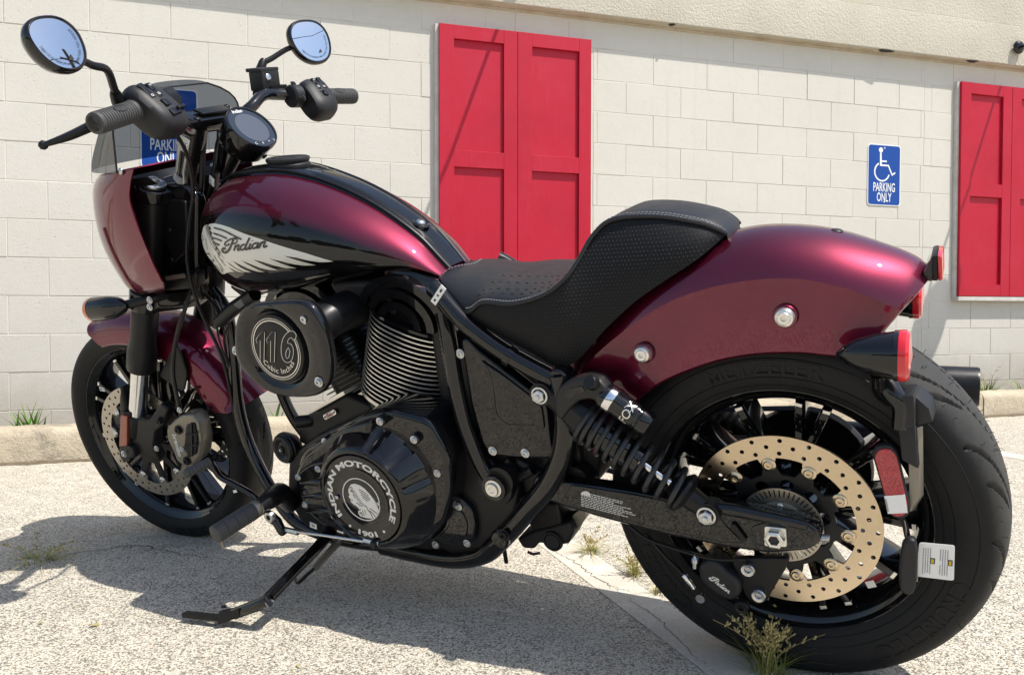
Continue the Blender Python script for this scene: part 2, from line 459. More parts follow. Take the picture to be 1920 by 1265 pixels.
def rounded(pts, r=.01, n=5):
    """round the corners of a closed (x, z) outline"""
    P = [V((p[0], p[-1])) for p in pts]; out = []
    for i in range(len(P)):
        a, b, c = P[i - 1], P[i], P[(i + 1) % len(P)]
        da, dc = np.linalg.norm(a - b), np.linalg.norm(c - b); q = min(r, da * .45, dc * .45)
        p, s_ = b + (a - b) / da * q, b + (c - b) / dc * q
        for j in range(n + 1):
            t = j / n; out.append(tuple((1 - t) ** 2 * p + 2 * t * (1 - t) * b + t * t * s_))
    return out

def text_obj(name, body, o, right, up, size, m, parent, depth=.0006, shear=0., bold=0., spacing=1., align='CENTER', warp=None):
    v, f = text_mesh(body, size, depth, shear, bold, spacing, align)
    if warp is not None: w = warp(v)
    else:
        r, u = unit(right), unit(up); n = np.cross(r, u)
        w = V(o) + np.outer(v[:, 0], r) + np.outer(v[:, 1], u) + np.outer(v[:, 2], n)
    return G().add(w, f).obj(name, m, parent, smooth=0)

def strokes(paths, width, to3, g=None, lift=.0):
    """flat ribbons along 2-d paths; to3 maps (u, v) arrays to 3-d"""
    g = g or G()
    for p in paths:
        wd = width
        if isinstance(p, tuple): p, wd = p
        q = np.array(catmull(p, 6)) if len(p) > 2 else np.array(p, float)
        t = np.gradient(q, axis=0); t /= np.linalg.norm(t, axis=1)[:, None] + 1e-9
        nn = np.stack([-t[:, 1], t[:, 0]], 1); k = np.linspace(0, 1, len(q))[:, None]
        w_ = wd * .5 * (1 if np.isscalar(wd) else 1)
        a, b = q + nn * w_, q - nn * w_
        g.grid([to3(a), to3(b)])
    return g

# shared hardware meshes ------------------------------------------------------------
def unit_mesh(name, g, **kw):
    global XF
    x, XF = XF, None
    me = g.mesh(name, **kw); XF = x
    return me
def mk_button():
    g = G(); g.lathe([(0, .30), (.28, .30), (.28, .62), (.62, .60), (.86, .44), (1, .2), (1, 0)], ax=(0, 0, 1), n=20)
    a = G(); return g
def mk_hexbolt():
    g = G(); g.lathe([(1.25, 0), (1.25, .14), (1.0, .22)], ax=(0, 0, 1), n=24)
    g.lathe([(.95, .2), (.95, .75), (.85, .85), (.45, .88), (.45, 1.2), (.38, 1.25), (0, 1.25)], ax=(0, 0, 1), n=6)
    return g
def mk_socket():
    g = G(); g.lathe([(0, .25), (.42, .25), (.42, .78), (.8, .8), (1, .66), (1, .0)], ax=(0, 0, 1), n=18)
    g.lathe([(1.45, 0), (1.45, .12), (1.0, .14)], ax=(0, 0, 1), n=18); return g
HW = {'button': unit_mesh('bolt', mk_button()), 'hex': unit_mesh('hex_bolt', mk_hexbolt(), smooth=25), 'socket': unit_mesh('socket_bolt', mk_socket())}
def bolt(kind, p, r, parent, ax=(0, 1, 0), m='steel', name='bolt', tall=1.):
    key = (kind, m)
    if key not in HW:
        HW[key] = HW[kind].copy(); HW[key].materials.clear(); HW[key].materials.append(M[m])
    o = bpy.data.objects.new(name, HW[key]); p = V(p); ax = V(ax)
    if XF is not None:
        q = XF(np.stack([p, p + ax])); p = q[0]; ax = q[1] - q[0]
    u, w, d = frame_of(ax)
    mt = Matrix(((u[0], w[0], d[0]), (u[1], w[1], d[1]), (u[2], w[2], d[2]))).to_4x4() @ Matrix.Diagonal((r, r, r * tall, 1))
    mt.translation = Vector(p); o.matrix_local = mt
    return link(o, parent)

# ================================================================== the place
GZ = -.0035
W0 = Vector((0, 5.0716, 0))
def wallpt(s, out, z):
    return W0 + WR * s + WN * out + Vector((0, 0, z))

gr = G(); gr.add([(-250, -250, GZ), (250, -250, GZ), (250, 250, GZ), (-250, 250, GZ)], [(0, 1, 2, 3)])
tag(gr.obj('ground', 'asphalt', smooth=0), kind='structure')

def flat_strip(name, a, b, w, z, m):
    """painted strip on the ground from a to b (xy), width w"""
    a, b = V(a), V(b); d = unit(b - a); p = V((-d[1], d[0])); n = 40
    L = [a + (b - a) * i / n for i in range(n + 1)]
    g = G(); g.grid([[(*(q + p * w / 2), z) for q in L], [(*(q - p * w / 2), z) for q in L]])
    return tag(g.obj(name, m, smooth=0), kind='structure')
for i in (-1, 0, 1, 2):
    base = Vector((.420, 1.38, 0)) + WR * (2.43 * i)
    k0 = base - WN * 2.32; k1 = base + WN * 2.9
    flat_strip('parking_line', k0[:2], k1[:2], .105, GZ + .0012, 'line')

# kerb: three poured lengths, rounded top edge
def kerb_piece(s0, s1):
    prof = [(1.02, -.1), (1.02, .105), (1.012, .126), (.995, .136), (.97, .139), (.885, .139), (.872, .134), (.868, .12), (.868, -.1)]
    n = 90; rows = []
    for i in range(n + 1):
        s = s0 + (s1 - s0) * i / n
        rows.append([wallpt(s, o + rng.normal(0, .0016), z + rng.normal(0, .0016) - (.012 * max(0, rng.normal() - 1.7) if .1 < z < .139 else 0)) for o, z in prof])
    g = G(); g.grid(rows, False, False); k = len(prof)
    g.f.append(tuple(range(k - 1, -1, -1))); g.f.append(tuple(n * k + j for j in range(k)))
    return tag(g.obj('kerb', 'concrete', smooth=60), kind='structure')
for a, b in ((-9, -3.31), (-3.3, -.25), (-.24, 2.82), (2.83, 5.9), (5.91, 12)):
    kerb_piece(a, b)
g = G(); rows = []
for i in range(81):
    s = -9 + 21 * i / 80
    rows.append([wallpt(s, .875, .02), wallpt(s, .6, .015 + rng.normal(0, .006)), wallpt(s, .3, .01 + rng.normal(0, .006)), wallpt(s, -.02, .01 + rng.normal(0, .006))])
g.grid(rows); tag(g.obj('planting_strip', 'soil', smooth=60), kind='structure')

# ------------------------------------------------------------------ block building
bld = empty('building', loc=W0); bld.rotation_euler = (0, 0, TH)
tag(bld, 'cream painted concrete block building with stucco fascia behind the motorcycle', 'building')
CH, BL = .2032, .4064
Z0 = .1106
g = G(); g.box((2, .1125, 1.1), (16, .225, 2.9)); g.obj('wall_backing', 'block', bld, smooth=0)
def block_mesh(w, h, d=.05):
    g = G(); g.box((0, 0, 0), (w, d, h)); return g.mesh('block', smooth=0, bevel=.0022, seg=1)
BM = {h: block_mesh(1.0 * BL - .0028, h - .0028) for h in (CH,)}
for me in BM.values(): me.materials.append(M['block'])
top_me = block_mesh(BL - .002, 2.53 - (Z0 + 11 * CH) - .002); top_me.materials.append(M['block'])
OPEN = [(-.41, .665, .74, 2.40), (3.63, 4.705, .74, 2.40)]
nb = 0
for c in range(-1, 12):
    z0 = Z0 + c * CH; h = CH if c < 11 else 2.53 - z0
    for lo, hi, ph in ((-4.3, .129, .365 if c % 2 == 0 else .84), (.129, 3.365, .70 if c % 2 == 0 else .21), (3.365, 5.45, .45 if c % 2 == 0 else .95)):
        js = [lo]; k = math.ceil(lo / BL - ph)
        while (k + ph) * BL < hi - .02:
            if (k + ph) * BL > lo + .02: js.append((k + ph) * BL)
            k += 1
        js.append(hi)
        for a, b in zip(js, js[1:]):
            # cut at the window openings
            segs = [(a, b)]
            for o0, o1, oz0, oz1 in OPEN:
                if z0 + h * .5 > oz0 and z0 + h * .5 < oz1:
                    segs = [q for x0, x1 in segs for q in ((x0, min(x1, o0)), (max(x0, o1), x1)) if q[1] - q[0] > .025]
            for x0, x1 in segs:
                o = bpy.data.objects.new('block', BM[CH] if c < 11 else top_me)
                o.location = ((x0 + x1) / 2, .0222 + rng.normal(0, .0007) + (.001 if c == 11 else 0), z0 + h / 2)
                o.scale = ((x1 - x0) / BL if x1 - x0 < BL * .985 else 1, 1, 1)
                o.rotation_euler = (rng.normal(0, .0022), 0, rng.normal(0, .0016)); link(o, bld); nb += 1
# soffit and fascia
g = G(); g.box((2, -.042, 2.682), (16, .0879, .300)); g.obj('fascia', 'stucco', bld, smooth=20, bevel=.008, seg=3)
g = G(); g.box((2, -.034, 3.37), (16, .0719, 1.06)); g.obj('fascia_band', 'stucco', bld, smooth=0)
g = G(); g.box((2, -.006, 2.537), (16, .10, .016)); g.box((2, -.008, 2.522), (16, .018, .014)); g.obj('soffit', 'soffit', bld, smooth=0, bevel=.002)
g = G(); g.box((2, 3, 3.9), (16.3, 6.3, .07)); g.obj('roof', 'soffit', bld, smooth=0)
# missing render chips under the soffit
for s_, w_ in ((2.95, .075), (3.75, .05), (1.2, .02)):
    a = np.linspace(0, 2 * pi, 14, endpoint=False)
    rr = w_ * (1 + .3 * rng.normal(size=14)); g = G()
    top = [(s_ + r * cos(t), -.066 + .021 * sin(t) * (1 + .3 * rng.random()), 2.5278) for r, t in zip(rr, a)]
    bot = [(p[0], p[1], 2.5265) for p in top]
    g.loft([top, bot]); g.obj('soffit_stain', 'dark_ink', bld, smooth=0)

# ------------------------------------------------------------------ shutters
def shutters(s0, label):
    r = empty('window_shutters', loc=wallpt(s0, 0, .765)); r.rotation_euler = (0, 0, TH)
    tag(r, label, 'shutters', 'red window shutters on the block wall')
    H, Wd = 1.612, .998
    g = G(); g.box((Wd / 2 - .006, -.016, H / 2 - .004), (Wd + .030, .030, H + .012)); g.obj('casing', 'trim', r, smooth=0, bevel=.002)
    g = G(); g.box((Wd / 2, -.028, -.022), (Wd + .03, .06, .030)); g.obj('sill', 'trim', r, smooth=0, bevel=.003)
    for k, (a, b) in enumerate(((0, .4985), (.5015, .998))):
        lf = empty('shutter_leaf', r)
        w = b - a; e = .001 * k; f0, f1 = -.031, -.0535 - e
        def board(nm, x0, x1, z0, z1, fr=f1):
            g = G(); g.box(((x0 + x1) / 2, (f0 + fr) / 2, (z0 + z1) / 2), (x1 - x0, abs(fr - f0), z1 - z0)); return g.obj(nm, 'redwood', lf, smooth=0, bevel=.0012)
        sl, sr = (.091, .088) if k == 0 else (.094, .083)
        board('stile', a, a + sl, 0, H); board('stile', b - sr, b, 0, H)
        for z0, z1 in ((0, .088), (.757, .857), (1.529, H)):
            board('rail', a + sl + .0004, b - sr - .0004, z0, z1, f1 + .0008)
        board('panel', a + sl + .0004, b - sr - .0004, .0885, .7565, -.034); board('panel', a + sl + .0004, b - sr - .0004, .8575, 1.5285, -.034)
    return r
shutters(-.371, 'tall red panelled shutters behind the tank and seat of the motorcycle')
shutters(3.668, 'red panelled shutters at the right edge, beyond the rear fender')

# ------------------------------------------------------------------ accessible-parking signs
def parking_sign(s0, label):
    r = empty('parking_sign', loc=wallpt(s0, 0, 1.424)); r.rotation_euler = (0, 0, TH)
    tag(r, label, 'sign', 'blue parking signs on the block wall')
    W, H = .298, .446
    def rr(x0, x1, z0, z1, q): return rounded([(x0, z0), (x1, z0), (x1, z1), (x0, z1)], q, 6)
    def sheet(name, outlines, d0, t, m, bev=0.):
        v, f = curve_mesh(outlines, t / 2, bev)
        return G().add(np.stack([v[:, 0], -(d0 + t / 2) - v[:, 2], v[:, 1]], 1), [q[::1] for q in f]).obj(name, m, r, smooth=0)
    sheet('plate', [rr(0, W, 0, H, .028)], .004, .003, 'signwhite')
    sheet('blue_panel', [rr(.007, W - .007, .007, H - .007, .023)], .0071, .0008, 'blue')
    D = .0080
    # wheelchair figure
    S = []
    cx, cz, ro, ri = .128, .268 - .022, .072, .060
    arc = [(cx + ro * cos(a), cz + ro * sin(a)) for a in np.linspace(rad(115), rad(345), 34)] + [(cx + ri * cos(a), cz + ri * sin(a)) for a in np.linspace(rad(342), rad(118), 34)]
    sheet('symbol_wheel', [arc], D, .0006, 'signwhite')
    sheet('symbol_head', [circle((.116, .405), .019, 20)], D, .0006, 'signwhite')
    body = [(.107, .384), (.122, .386), (.124, .330), (.170, .330), (.170, .318), (.125, .318), (.125, .300), (.188, .300), (.222, .236), (.246, .250), (.251, .240), (.218, .220), (.182, .288), (.108, .288)]
    sheet('symbol_figure', [body], D, .0006, 'signwhite')
    for b, z, sx in (('PARKING', .131, .92), ('ONLY', .058, .90)):
        v, f = text_mesh(b, .084, .0003, bold=.0012); v[:, 0] *= sx * .62 * (1.06 if b == 'ONLY' else 1.0)
        G().add(np.stack([W / 2 + v[:, 0], -(D + .0003) - v[:, 2], z + v[:, 1] * 1.08], 1), f).obj('lettering', 'signwhite', r, smooth=0)
    for z in (.42, .026):
        bolt('button', (W / 2, -.008, z), .006, r, ax=(0, -1, 0), m='signwhite')
    return r
parking_sign(2.848, 'blue wheelchair parking sign on open wall left of the right-hand shutters')
parking_sign(-2.044, 'blue wheelchair parking sign seen through the smoked windscreen')

# ------------------------------------------------------------------ gooseneck wall lamps
def wall_lamp(s0, label):
    r = empty('gooseneck_lamp', loc=wallpt(s0, .105, 2.66)); r.rotation_euler = (0, 0, TH)
    tag(r, label, 'lamp', 'gooseneck lamps above the shutters')
    g = G(); g.lathe([(0, .032), (.022, .030), (.040, .022), (.050, .008), (.050, 0)], ax=(0, -1, 0), n=28); g.obj('wall_plate', 'gloss', r)
    g = G(); g.tube([(0, -.01, 0), (0, -.20, 0), (0, -.34, .004), (0, -.44, .035), (0, -.53, .055), (0, -.61, .09), (0, -.645, .05), (0, -.645, -.0)], .0115, 12, smooth=6); g.obj('arm', 'gloss', r)
    g = G(); g.lathe([(.02, .0), (.032, -.02), (.034, -.07), (.06, -.11), (.115, -.16), (.15, -.215), (.155, -.225), (.150, -.223), (.11, -.158), (.055, -.112), (.03, -.075), (0, -.07)], o=(0, -.645, .03), ax=(0, 0, 1), n=36); g.obj('lamp_shade', 'gloss', r)
    return r
wall_lamp(.100, 'gooseneck lamp above the tall red shutters, casting the curved shadow')
wall_lamp(4.155, 'black gooseneck lamp base on the fascia at the upper right corner')

# ------------------------------------------------------------------ weeds
def blade(g, p, h, lean, az, w=.004, seg=4, curl=1.):
    p = V(p); d = V((cos(az), sin(az), 0)); q = V((-sin(az), cos(az), 0)); L, Rr = [], []
    for i in range(seg + 1):
        t = i / seg; c = p + d * lean * (t ** (1 + curl)) + V((0, 0, h * t * (1 - .25 * curl * lean * t / max(h, .01))))
        ww = w * (1 - t ** 1.6) * .5 + .0002
        L.append(c - q * ww); Rr.append(c + q * ww)
    g.grid([L, Rr])
def weed(name, label, p, n, h, spread, kinds, w=.003, seeds=0, group='weeds growing through the paving'):
    r = empty(name, loc=p); tag(r, label, 'weed', group)
    for k, (m, frac) in enumerate(kinds):
        g = G()
        for i in range(int(n * frac)):
            a = rng.uniform(0, 2 * pi); q = abs(rng.normal(0, .35)); rr_ = spread * .22 * rng.random() ** .5
            blade(g, (rr_ * cos(a), rr_ * sin(a), -.004), h * rng.uniform(.35, 1.0), spread * rng.uniform(.15, 1.), a + rng.normal(0, .5), w * rng.uniform(.6, 1.3))
        g.obj('blades', m, r, smooth=60)
    if seeds:
        g = G()
        for i in range(seeds):
            a = rng.uniform(0, 2 * pi); hh = h * rng.uniform(.75, 1.25); ln = spread * rng.uniform(.2, .9)
            pts = [V((ln * .1 * t * cos(a) + ln * t ** 2 * cos(a), ln * t ** 2 * sin(a), hh * t)) for t in np.linspace(0, 1, 9)]
            g.tube(pts, [.0007, .0004], 4)
            for j in range(16):
                t = rng.uniform(.45, 1.); c = pts[int(t * 8)]; b = rng.uniform(0, 2 * pi); l = h * .22 * (1.15 - t) * rng.uniform(.5, 1.2) + .004
                e = c + V((cos(b) * l, sin(b) * l, l * rng.uniform(.3, 1.)))
                g.tube([c, e], .0003, 3)
                for m_ in range(4):
                    u_ = rng.uniform(.3, 1); g.box(c + (e - c) * u_, (.0016, .0016, .0032))
        g.obj('seed_heads', 'seedhead', r, smooth=60)
    return r
weed('grass_clump', 'tall seeding grass clump against the bottom of the rear tyre', (.4711,1.3793,-.0035), 110, .095, .12, [('straw', .5), ('grass', .5)], .0017, 24)
weed('grass_clump', 'straw grass tuft in the gap between swingarm and rear tyre', (.3315,1.9077,-.0035), 60, .055, .07, [('straw', .75), ('grass', .25)], .002, 5)
weed('grass_clump', 'yellow dry grass tuft below the hanging black regulator', (.2452,2.0945,-.0035), 70, .050, .09, [('straw', .85), ('grass', .15)], .002, 4)
weed('grass_clump', 'dull grass tuft in the shadow, lower left of front wheel', (-1.1595,2.0295,-.0035), 90, .05, .16, [('straw', .6), ('grass', .4)], .0022, 4)
weed('grass_clump', 'thin grass sprig behind the left side of the rear tyre', (.3598,1.7819,-.0035), 26, .04, .05, [('straw', .8), ('grass', .2)], .002, 2)
def leafy(label, p, n, h, sp):
    r = empty('leafy_weed', loc=p); tag(r, label, 'weed', 'leafy weeds behind the kerb')
    g = G()
    for i in range(n):
        a = rng.uniform(0, 2 * pi); blade(g, (rng.normal(0, .02), rng.normal(0, .02), 0), h * rng.uniform(.3, 1), sp * rng.uniform(.2, 1), a, .022 * rng.uniform(.5, 1.1), 6, .8)
    g.obj('leaves', 'leaf', r, smooth=60); return r
leafy('bright green leafy weed on the kerb left of the front wheel', wallpt(-2.42, .82, .01), 60, .245, .16)
leafy('small green weed seen past the front of the engine', wallpt(-1.37, .42, .01), 6, .30, .12)
for k, (s_, o_, h_, n_) in enumerate(((3.72, .25, .13, 46), (4.02, .32, .09, 40), (4.32, .28, .15, 50), (4.62, .36, .1, 40))):
    lb = ['green weed at the wall foot beside the exhaust end', 'low green weed below the red shutters, second from exhaust', 'taller green weed at the wall foot near the right edge', 'green weed at the far right edge of the kerb strip'][k]
    weed('wall_weed', lb, wallpt(s_, o_, .01), n_ * 2, h_ * .7 + .12, .22, [('leaf', .5), ('grass', .5)], .006, 3, 'weeds along the wall foot')
weed('wall_weed', 'faint thin sprig at the wall foot near the left edge', wallpt(-2.78, .55, .01), 14, .12, .14, [('grass', 1.)], .003, 0, 'weeds along the wall foot')

# grit and leaf mould washed against the kerb
g = G(); L_, R_ = [], []
for i in range(241):
    s_ = -6 + 13 * i / 240; w_ = .028 + .022 * abs(sin(s_ * 1.7)) + abs(rng.normal(0, .010))
    L_.append(wallpt(s_, 1.019, GZ + .006)); R_.append(wallpt(s_, 1.02 + w_, GZ + .0012))
g.grid([L_, R_]); tag(g.obj('gutter_dirt', 'soil', smooth=60), 'thin strip of dark grit along the foot of the kerb', 'dirt', kind='stuff')
# loose chips on the paving
tri_v = V([(1, 0, -.3), (-.5, .87, -.3), (-.5, -.87, -.3), (.1, .05, .7)])
g = G()
for i in range(5200):
    y = 1.15 + 2.4 * rng.random() ** 1.6; x = rng.uniform(-.70, .72) * (y + .25); r_ = rng.uniform(.0010, .0026) * (1.5 if rng.random() < .04 else 1)
    a = rng.uniform(0, 2 * pi); R_ = V([[cos(a), -sin(a), 0], [sin(a), cos(a), 0], [0, 0, 1]])
    g.add((tri_v * r_ * (1 + .3 * rng.normal(size=(4, 3)))) @ R_.T + V((x, y, GZ + .0006)), [(0, 1, 3), (1, 2, 3), (2, 0, 3)])
tag(g.obj('loose_grit', 'grit', smooth=0), 'loose stone chips scattered over the paving', 'grit', kind='stuff')
# hairline cracks
def crack(pts, w_):
    P_ = np.array(catmull([V(p) for p in pts], 14)); n_ = len(P_)
    P_[1:-1] += rng.normal(0, .004, (n_ - 2, 3)) * V((1, 1, 0)); t_ = np.gradient(P_, axis=0); q_ = np.stack([-t_[:, 1], t_[:, 0], 0 * t_[:, 0]], 1); q_ /= np.linalg.norm(q_, axis=1)[:, None]
    ww = (w_ * (.4 + .6 * np.sin(np.linspace(0, pi, n_))) * rng.uniform(.5, 1.3, n_))[:, None]
    g = G(); g.grid([P_ + q_ * ww, P_ - q_ * ww]); return tag(g.obj('pavement_crack', 'crack', smooth=0), kind='structure')
crack([(.2493,1.8634,-.0016),(.3032,1.7102,-.0016),(.3377,1.6023,-.0016),(.3608,1.4566,-.0016),(.3811,1.3711,-.0016)], .0008)
crack([(.1306,2.1621,-.0016),(.1952,2.0105,-.0016),(.2493,1.8634,-.0016),(.2994,1.7905,-.0016)], .0011)
crack([(-1.2209,2.0145,-.0016),(-1.1293,2.0686,-.0016),(-1.0421,2.1159,-.0016),(-.958,2.1553,-.0016),(-.8332,2.0865,-.0016),(-.6893,2.0308,-.0016)], .0016)
# leaf litter
def litter(label, p, a, s):
    g = G(); t = np.linspace(0, 2 * pi, 12, endpoint=False)
    g.add([(s * cos(x), s * .45 * sin(x), .0035 + .002 * sin(2 * x)) for x in t], [tuple(range(12))])
    o = g.obj('dead_leaf', 'seedhead', smooth=60); o.location = p; o.rotation_euler = (0, 0, a); return tag(o, label, 'leaf', 'dead leaves on the ground')
litter('small brown dead leaf lying nearest the lower left', (-.801,1.5918,-.003), .4, .010)
litter('tiny reddish leaf left of the brown leaf, lower left', (-.9138,1.6032,-.003), 1.4, .006)
litter('tiny reddish leaf at the bottom edge below the stand foot', (-.3473,1.4052,-.003), 2., .006)

# ------------------------------------------------------------------ what the paint and mirrors reflect, behind the camera
g = G()
for i in range(26):
    x = -46 + i * 3.6 + rng.normal(0, .8); y = -24 + rng.normal(0, 2.5) - .004 * x * x * .3; H = rng.uniform(3.4, 5.6)
    n = 420; c = rng.normal(size=(n, 3)); c /= np.linalg.norm(c, axis=1)[:, None]; c *= (rng.random((n, 1)) ** .45)
    c = c * V((2.6, 2.4, H * .5)) + V((x, y, H * .52))
    for p in c:
        a, b = rng.normal(size=3), rng.normal(size=3); a = unit(a) * .42; b = unit(np.cross(a, b)) * .34
        g.add([p - a - b, p + a - b, p + a + b, p - a + b], [(0, 1, 2, 3)])
    g.tube([(x, y, -.1), (x, y, H * .6)], [.18, .07], 6)
tag(g.obj('tree_line', 'tree_leaf', smooth=0), 'dark line of trees across the car park', 'trees', kind='stuff')
pole = empty('utility_pole', loc=(14.5, 6.2, 0)); tag(pole, 'wooden utility pole with a wire, reflected in the left mirror', 'pole')
g = G(); g.tube([(0, 0, -.2), (.5, .3, 14.6)], [.30, .22], 14); g.obj('shaft', 'bark', pole)
g = G(); g.box((.4, .25, 13.2), (.16, 2.2, .18)); g.obj('crossarm', 'bark', pole)
g = G(); g.tube([(.4, .25, 13.3), (4, -14, 12.4), (8, -28, 13.6)], .035, 5, smooth=8); g.obj('wire', 'dark_ink', pole)

# ================================================================== the motorcycle
YAW, LEAN = .5312, .2841
fx = V((-cos(YAW), sin(YAW), 0)); ly = V((-sin(YAW), -cos(YAW), 0)); uz = V((0, 0, 1.))
ly2 = ly * cos(LEAN) - uz * sin(LEAN); uz2 = uz * cos(LEAN) + ly * sin(LEAN)
bike = empty('motorcycle')
bm_ = Matrix((tuple(map(float, (fx[i], ly2[i], uz2[i], (.5633, 1.4709, 0)[i]))) for i in range(3))).to_4x4() if False else Matrix(((fx[0], ly2[0], uz2[0], .5633), (fx[1], ly2[1], uz2[1], 1.4709), (fx[2], ly2[2], uz2[2], 0), (0, 0, 0, 1)))
bike.matrix_world = bm_
tag(bike, 'maroon and black cruiser motorcycle leaning on its side stand', 'motorcycle')
# bike frame: x forward from the rear axle, y to the rider's left, z up; the front end is turned a few degrees left
WB, RF, RR, TRAIL, RAKE, ST = 1.6394, .3195, .320, .111, rad(29), .0826
_ax = V((-sin(RAKE), 0, cos(RAKE))); _K = V([[0, -_ax[2], _ax[1]], [_ax[2], 0, -_ax[0]], [-_ax[1], _ax[0], 0]])
_R = np.eye(3) + sin(ST) * _K + (1 - cos(ST)) * _K @ _K; _p0 = V((WB + TRAIL, 0, 0))
def steer(v): return (np.asarray(v, float) - _p0) @ _R.T + _p0

# ------------------------------------------------------------------ wheels
def tyre_mesh(prof, R, nseg, groove):
    """prof: (y, r) from left bead over the crown to the right bead; groove(angle, y) -> depth"""
    P = resample(catmull([(a, b, 0) for a, b in prof], 6), 104)[:, :2]; rows = []
    for i in range(nseg):
        a = 2 * pi * i / nseg
        row = []
        for y, r in P:
            rr = r - groove(a, y) if r > R * .90 else r
            row.append((rr * cos(a), y, rr * sin(a)))
        rows.append(row)
    return rows

def curved_groove(period, shapes, w):
    def f(a, y):
        d = 0.
        for y0, y1, a0, a1, bend in shapes:
            if min(y0, y1) <= y <= max(y0, y1):
                t = (y - y0) / (y1 - y0)
                c = a0 + (a1 - a0) * t + bend * t * (1 - t)
                q = ((a - c + period / 2) % period) - period / 2
                ww = w * (.35 + .65 * sin(pi * min(max(t, .04), .96)))
                if abs(q) < ww: d = max(d, .0085 * (1 - (abs(q) / ww) ** 6))
        return d
    return f

def ring_text(body, c, r, a0, size, y, m, parent, name='sidewall_lettering', depth=.0012, flip=False, stretch=1., tilt=0., bold=0.):
    """letters round a wheel on its left face; reading direction clockwise seen from the left"""
    v, f = text_mesh(body, size, depth / 2, bold=bold)
    ang = a0 + (v[:, 0] * stretch / r) * (1 if not flip else -1)      # angle grows towards the rear
    rad_ = r + (v[:, 1] if not flip else -v[:, 1])
    w = np.stack([c[0] - rad_ * np.sin(ang), y + v[:, 2] + tilt * (rad_ - r), c[2] + rad_ * np.cos(ang)], 1)
    return G().add(w, f).obj(name, m, parent, smooth=0)

def wheel_hub_spokes(part, c, r_in, r_out, yh, rim_y, pair_deg, mname='gloss'):
    c = V(c)
    def spoke(a, da_out, w0, w1):
        # tapered bar from the hub to the rim, faceted, in the wheel plane
        d = V((cos(a), 0, sin(a))); q = V((-sin(a), 0, cos(a))); rows = []
        for t in np.linspace(0, 1, 6):
            r = r_in + (r_out - r_in) * t; off = q * (da_out * r_out * t ** 1.15)
            w = w0 + (w1 - w0) * t; yo = yh + (rim_y - yh) * t ** 1.5; th = .012
            p = c + d * r + off
            rows.append([p + q * w + V((0, yo - th, 0)), p + q * w * .7 + V((0, yo, 0)), p - q * w * .7 + V((0, yo, 0)), p - q * w + V((0, yo - th, 0)), p - q * w * .6 + V((0, -yo * .6, 0)), p + q * w * .6 + V((0, -yo * .6, 0))])
        g = G(); g.loft(rows); g.obj('spoke', mname, part, smooth=30, bevel=.0012)
        # machined pad where the spoke meets the rim
        e = c + d * r_out + q * da_out * r_out
        g = G(); R_ = np.stack([d, V((0, 1, 0)), q], 1); g.box(e + V((0, rim_y - .004, 0)) - d * .004, (.006, .008, w1 * 1.5), R_); g.obj('spoke_pad', 'alu', part, smooth=0, bevel=.0008)
    for k in range(5):
        a = rad(pair_deg + 72 * k)
        spoke(a, rad(6.4), .011, .0075); spoke(a, -rad(6.4), .011, .0075)
        spoke(a + rad(36), 0, .012, .0085)

def disc_plate(c, r_o, r_i, y, t, nb, a0, r_b, holes_r, nh, m, part, tabs=True):
    inner = []
    n = 12 * nb
    for i in range(n):
        a = 2 * pi * i / n; ph = ((a - a0) * nb / (2 * pi)) % 1; ph = min(ph, 1 - ph)   # 0 at a bolt
        rr = r_i - (.018 if ph < .13 else (.018 * max(0, 1 - (ph - .13) / .05)))
        inner.append((c[0] + rr * cos(a), c[2] + rr * sin(a)))
    outl = [circle(c, r_o, 120), inner]
    for k, hr in enumerate(holes_r):
        for i in range(nh):
            a = 2 * pi * (i + k * .36) / nh + .05 * k
            outl.append(circle((c[0] + hr * cos(a), c[2] + hr * sin(a)), .0037, 10))
    v, f = curve_mesh([[(-p[0] + c[0], p[1] - c[2]) for p in o] for o in outl], t / 2, 0)
    w = np.stack([-v[:, 0], v[:, 2], v[:, 1]], 1)
    return w, f

# rear wheel
rw = empty('rear_wheel', bike)
cR = V((0, 0, RR))
profR = [(.066, .214), (.074, .222), (.084, .240), (.0905, .262), (.0895, .280), (.082, .296), (.066, .3075), (.040, .3165), (0, .320), (-.040, .3165), (-.066, .3075), (-.082, .296), (-.0895, .280), (-.0905, .262), (-.084, .240), (-.074, .222), (-.066, .214)]
gr_R = curved_groove(2 * pi / 12, [(.084, .012, .0, .62, -.42), (.078, .040, .22, .42, -.08), (-.084, -.012, .26, .88, -.42), (-.078, -.040, .48, .68, -.08)], .022)
rows = tyre_mesh(profR, RR, 640, gr_R)
g = G(); g.grid(np.array(rows) + cR, False, True); g.obj('tyre', 'tread', rw, smooth=50)
g = G()                                                       # moulding whiskers
for i in range(150):
    a = rng.uniform(0, 2 * pi); y = rng.uniform(-.06, .075); r = float(np.interp(abs(y), [0, .04, .066, .082], [.320, .3165, .3075, .296])); d = V((cos(a), 0, sin(a)))
    p = cR + d * (r - .001) + V((0, y, 0)); q = p + d * .006 + V(rng.normal(0, .0016, 3)); g.tube([p, q, q + V(rng.normal(0, .0018, 3))], .00045, 3)
o = g.obj('tyre_whiskers', 'rubber', rw, smooth=0); o['kind'] = 'stuff'
ring_text('METZELER', cR, .2615, rad(-5), .036, .0912, 'rubber', rw, depth=.0008, stretch=1.12, bold=.0006)
ring_text('CRUISETEC', cR, .2660, rad(127), .036, .0910, 'rubber', rw, depth=.0008, stretch=1.1, bold=.0006)
ring_text('CRUISETEC', cR, .2660, rad(241), .036, .0910, 'rubber', rw, depth=.0008, stretch=1.1, bold=.0006)
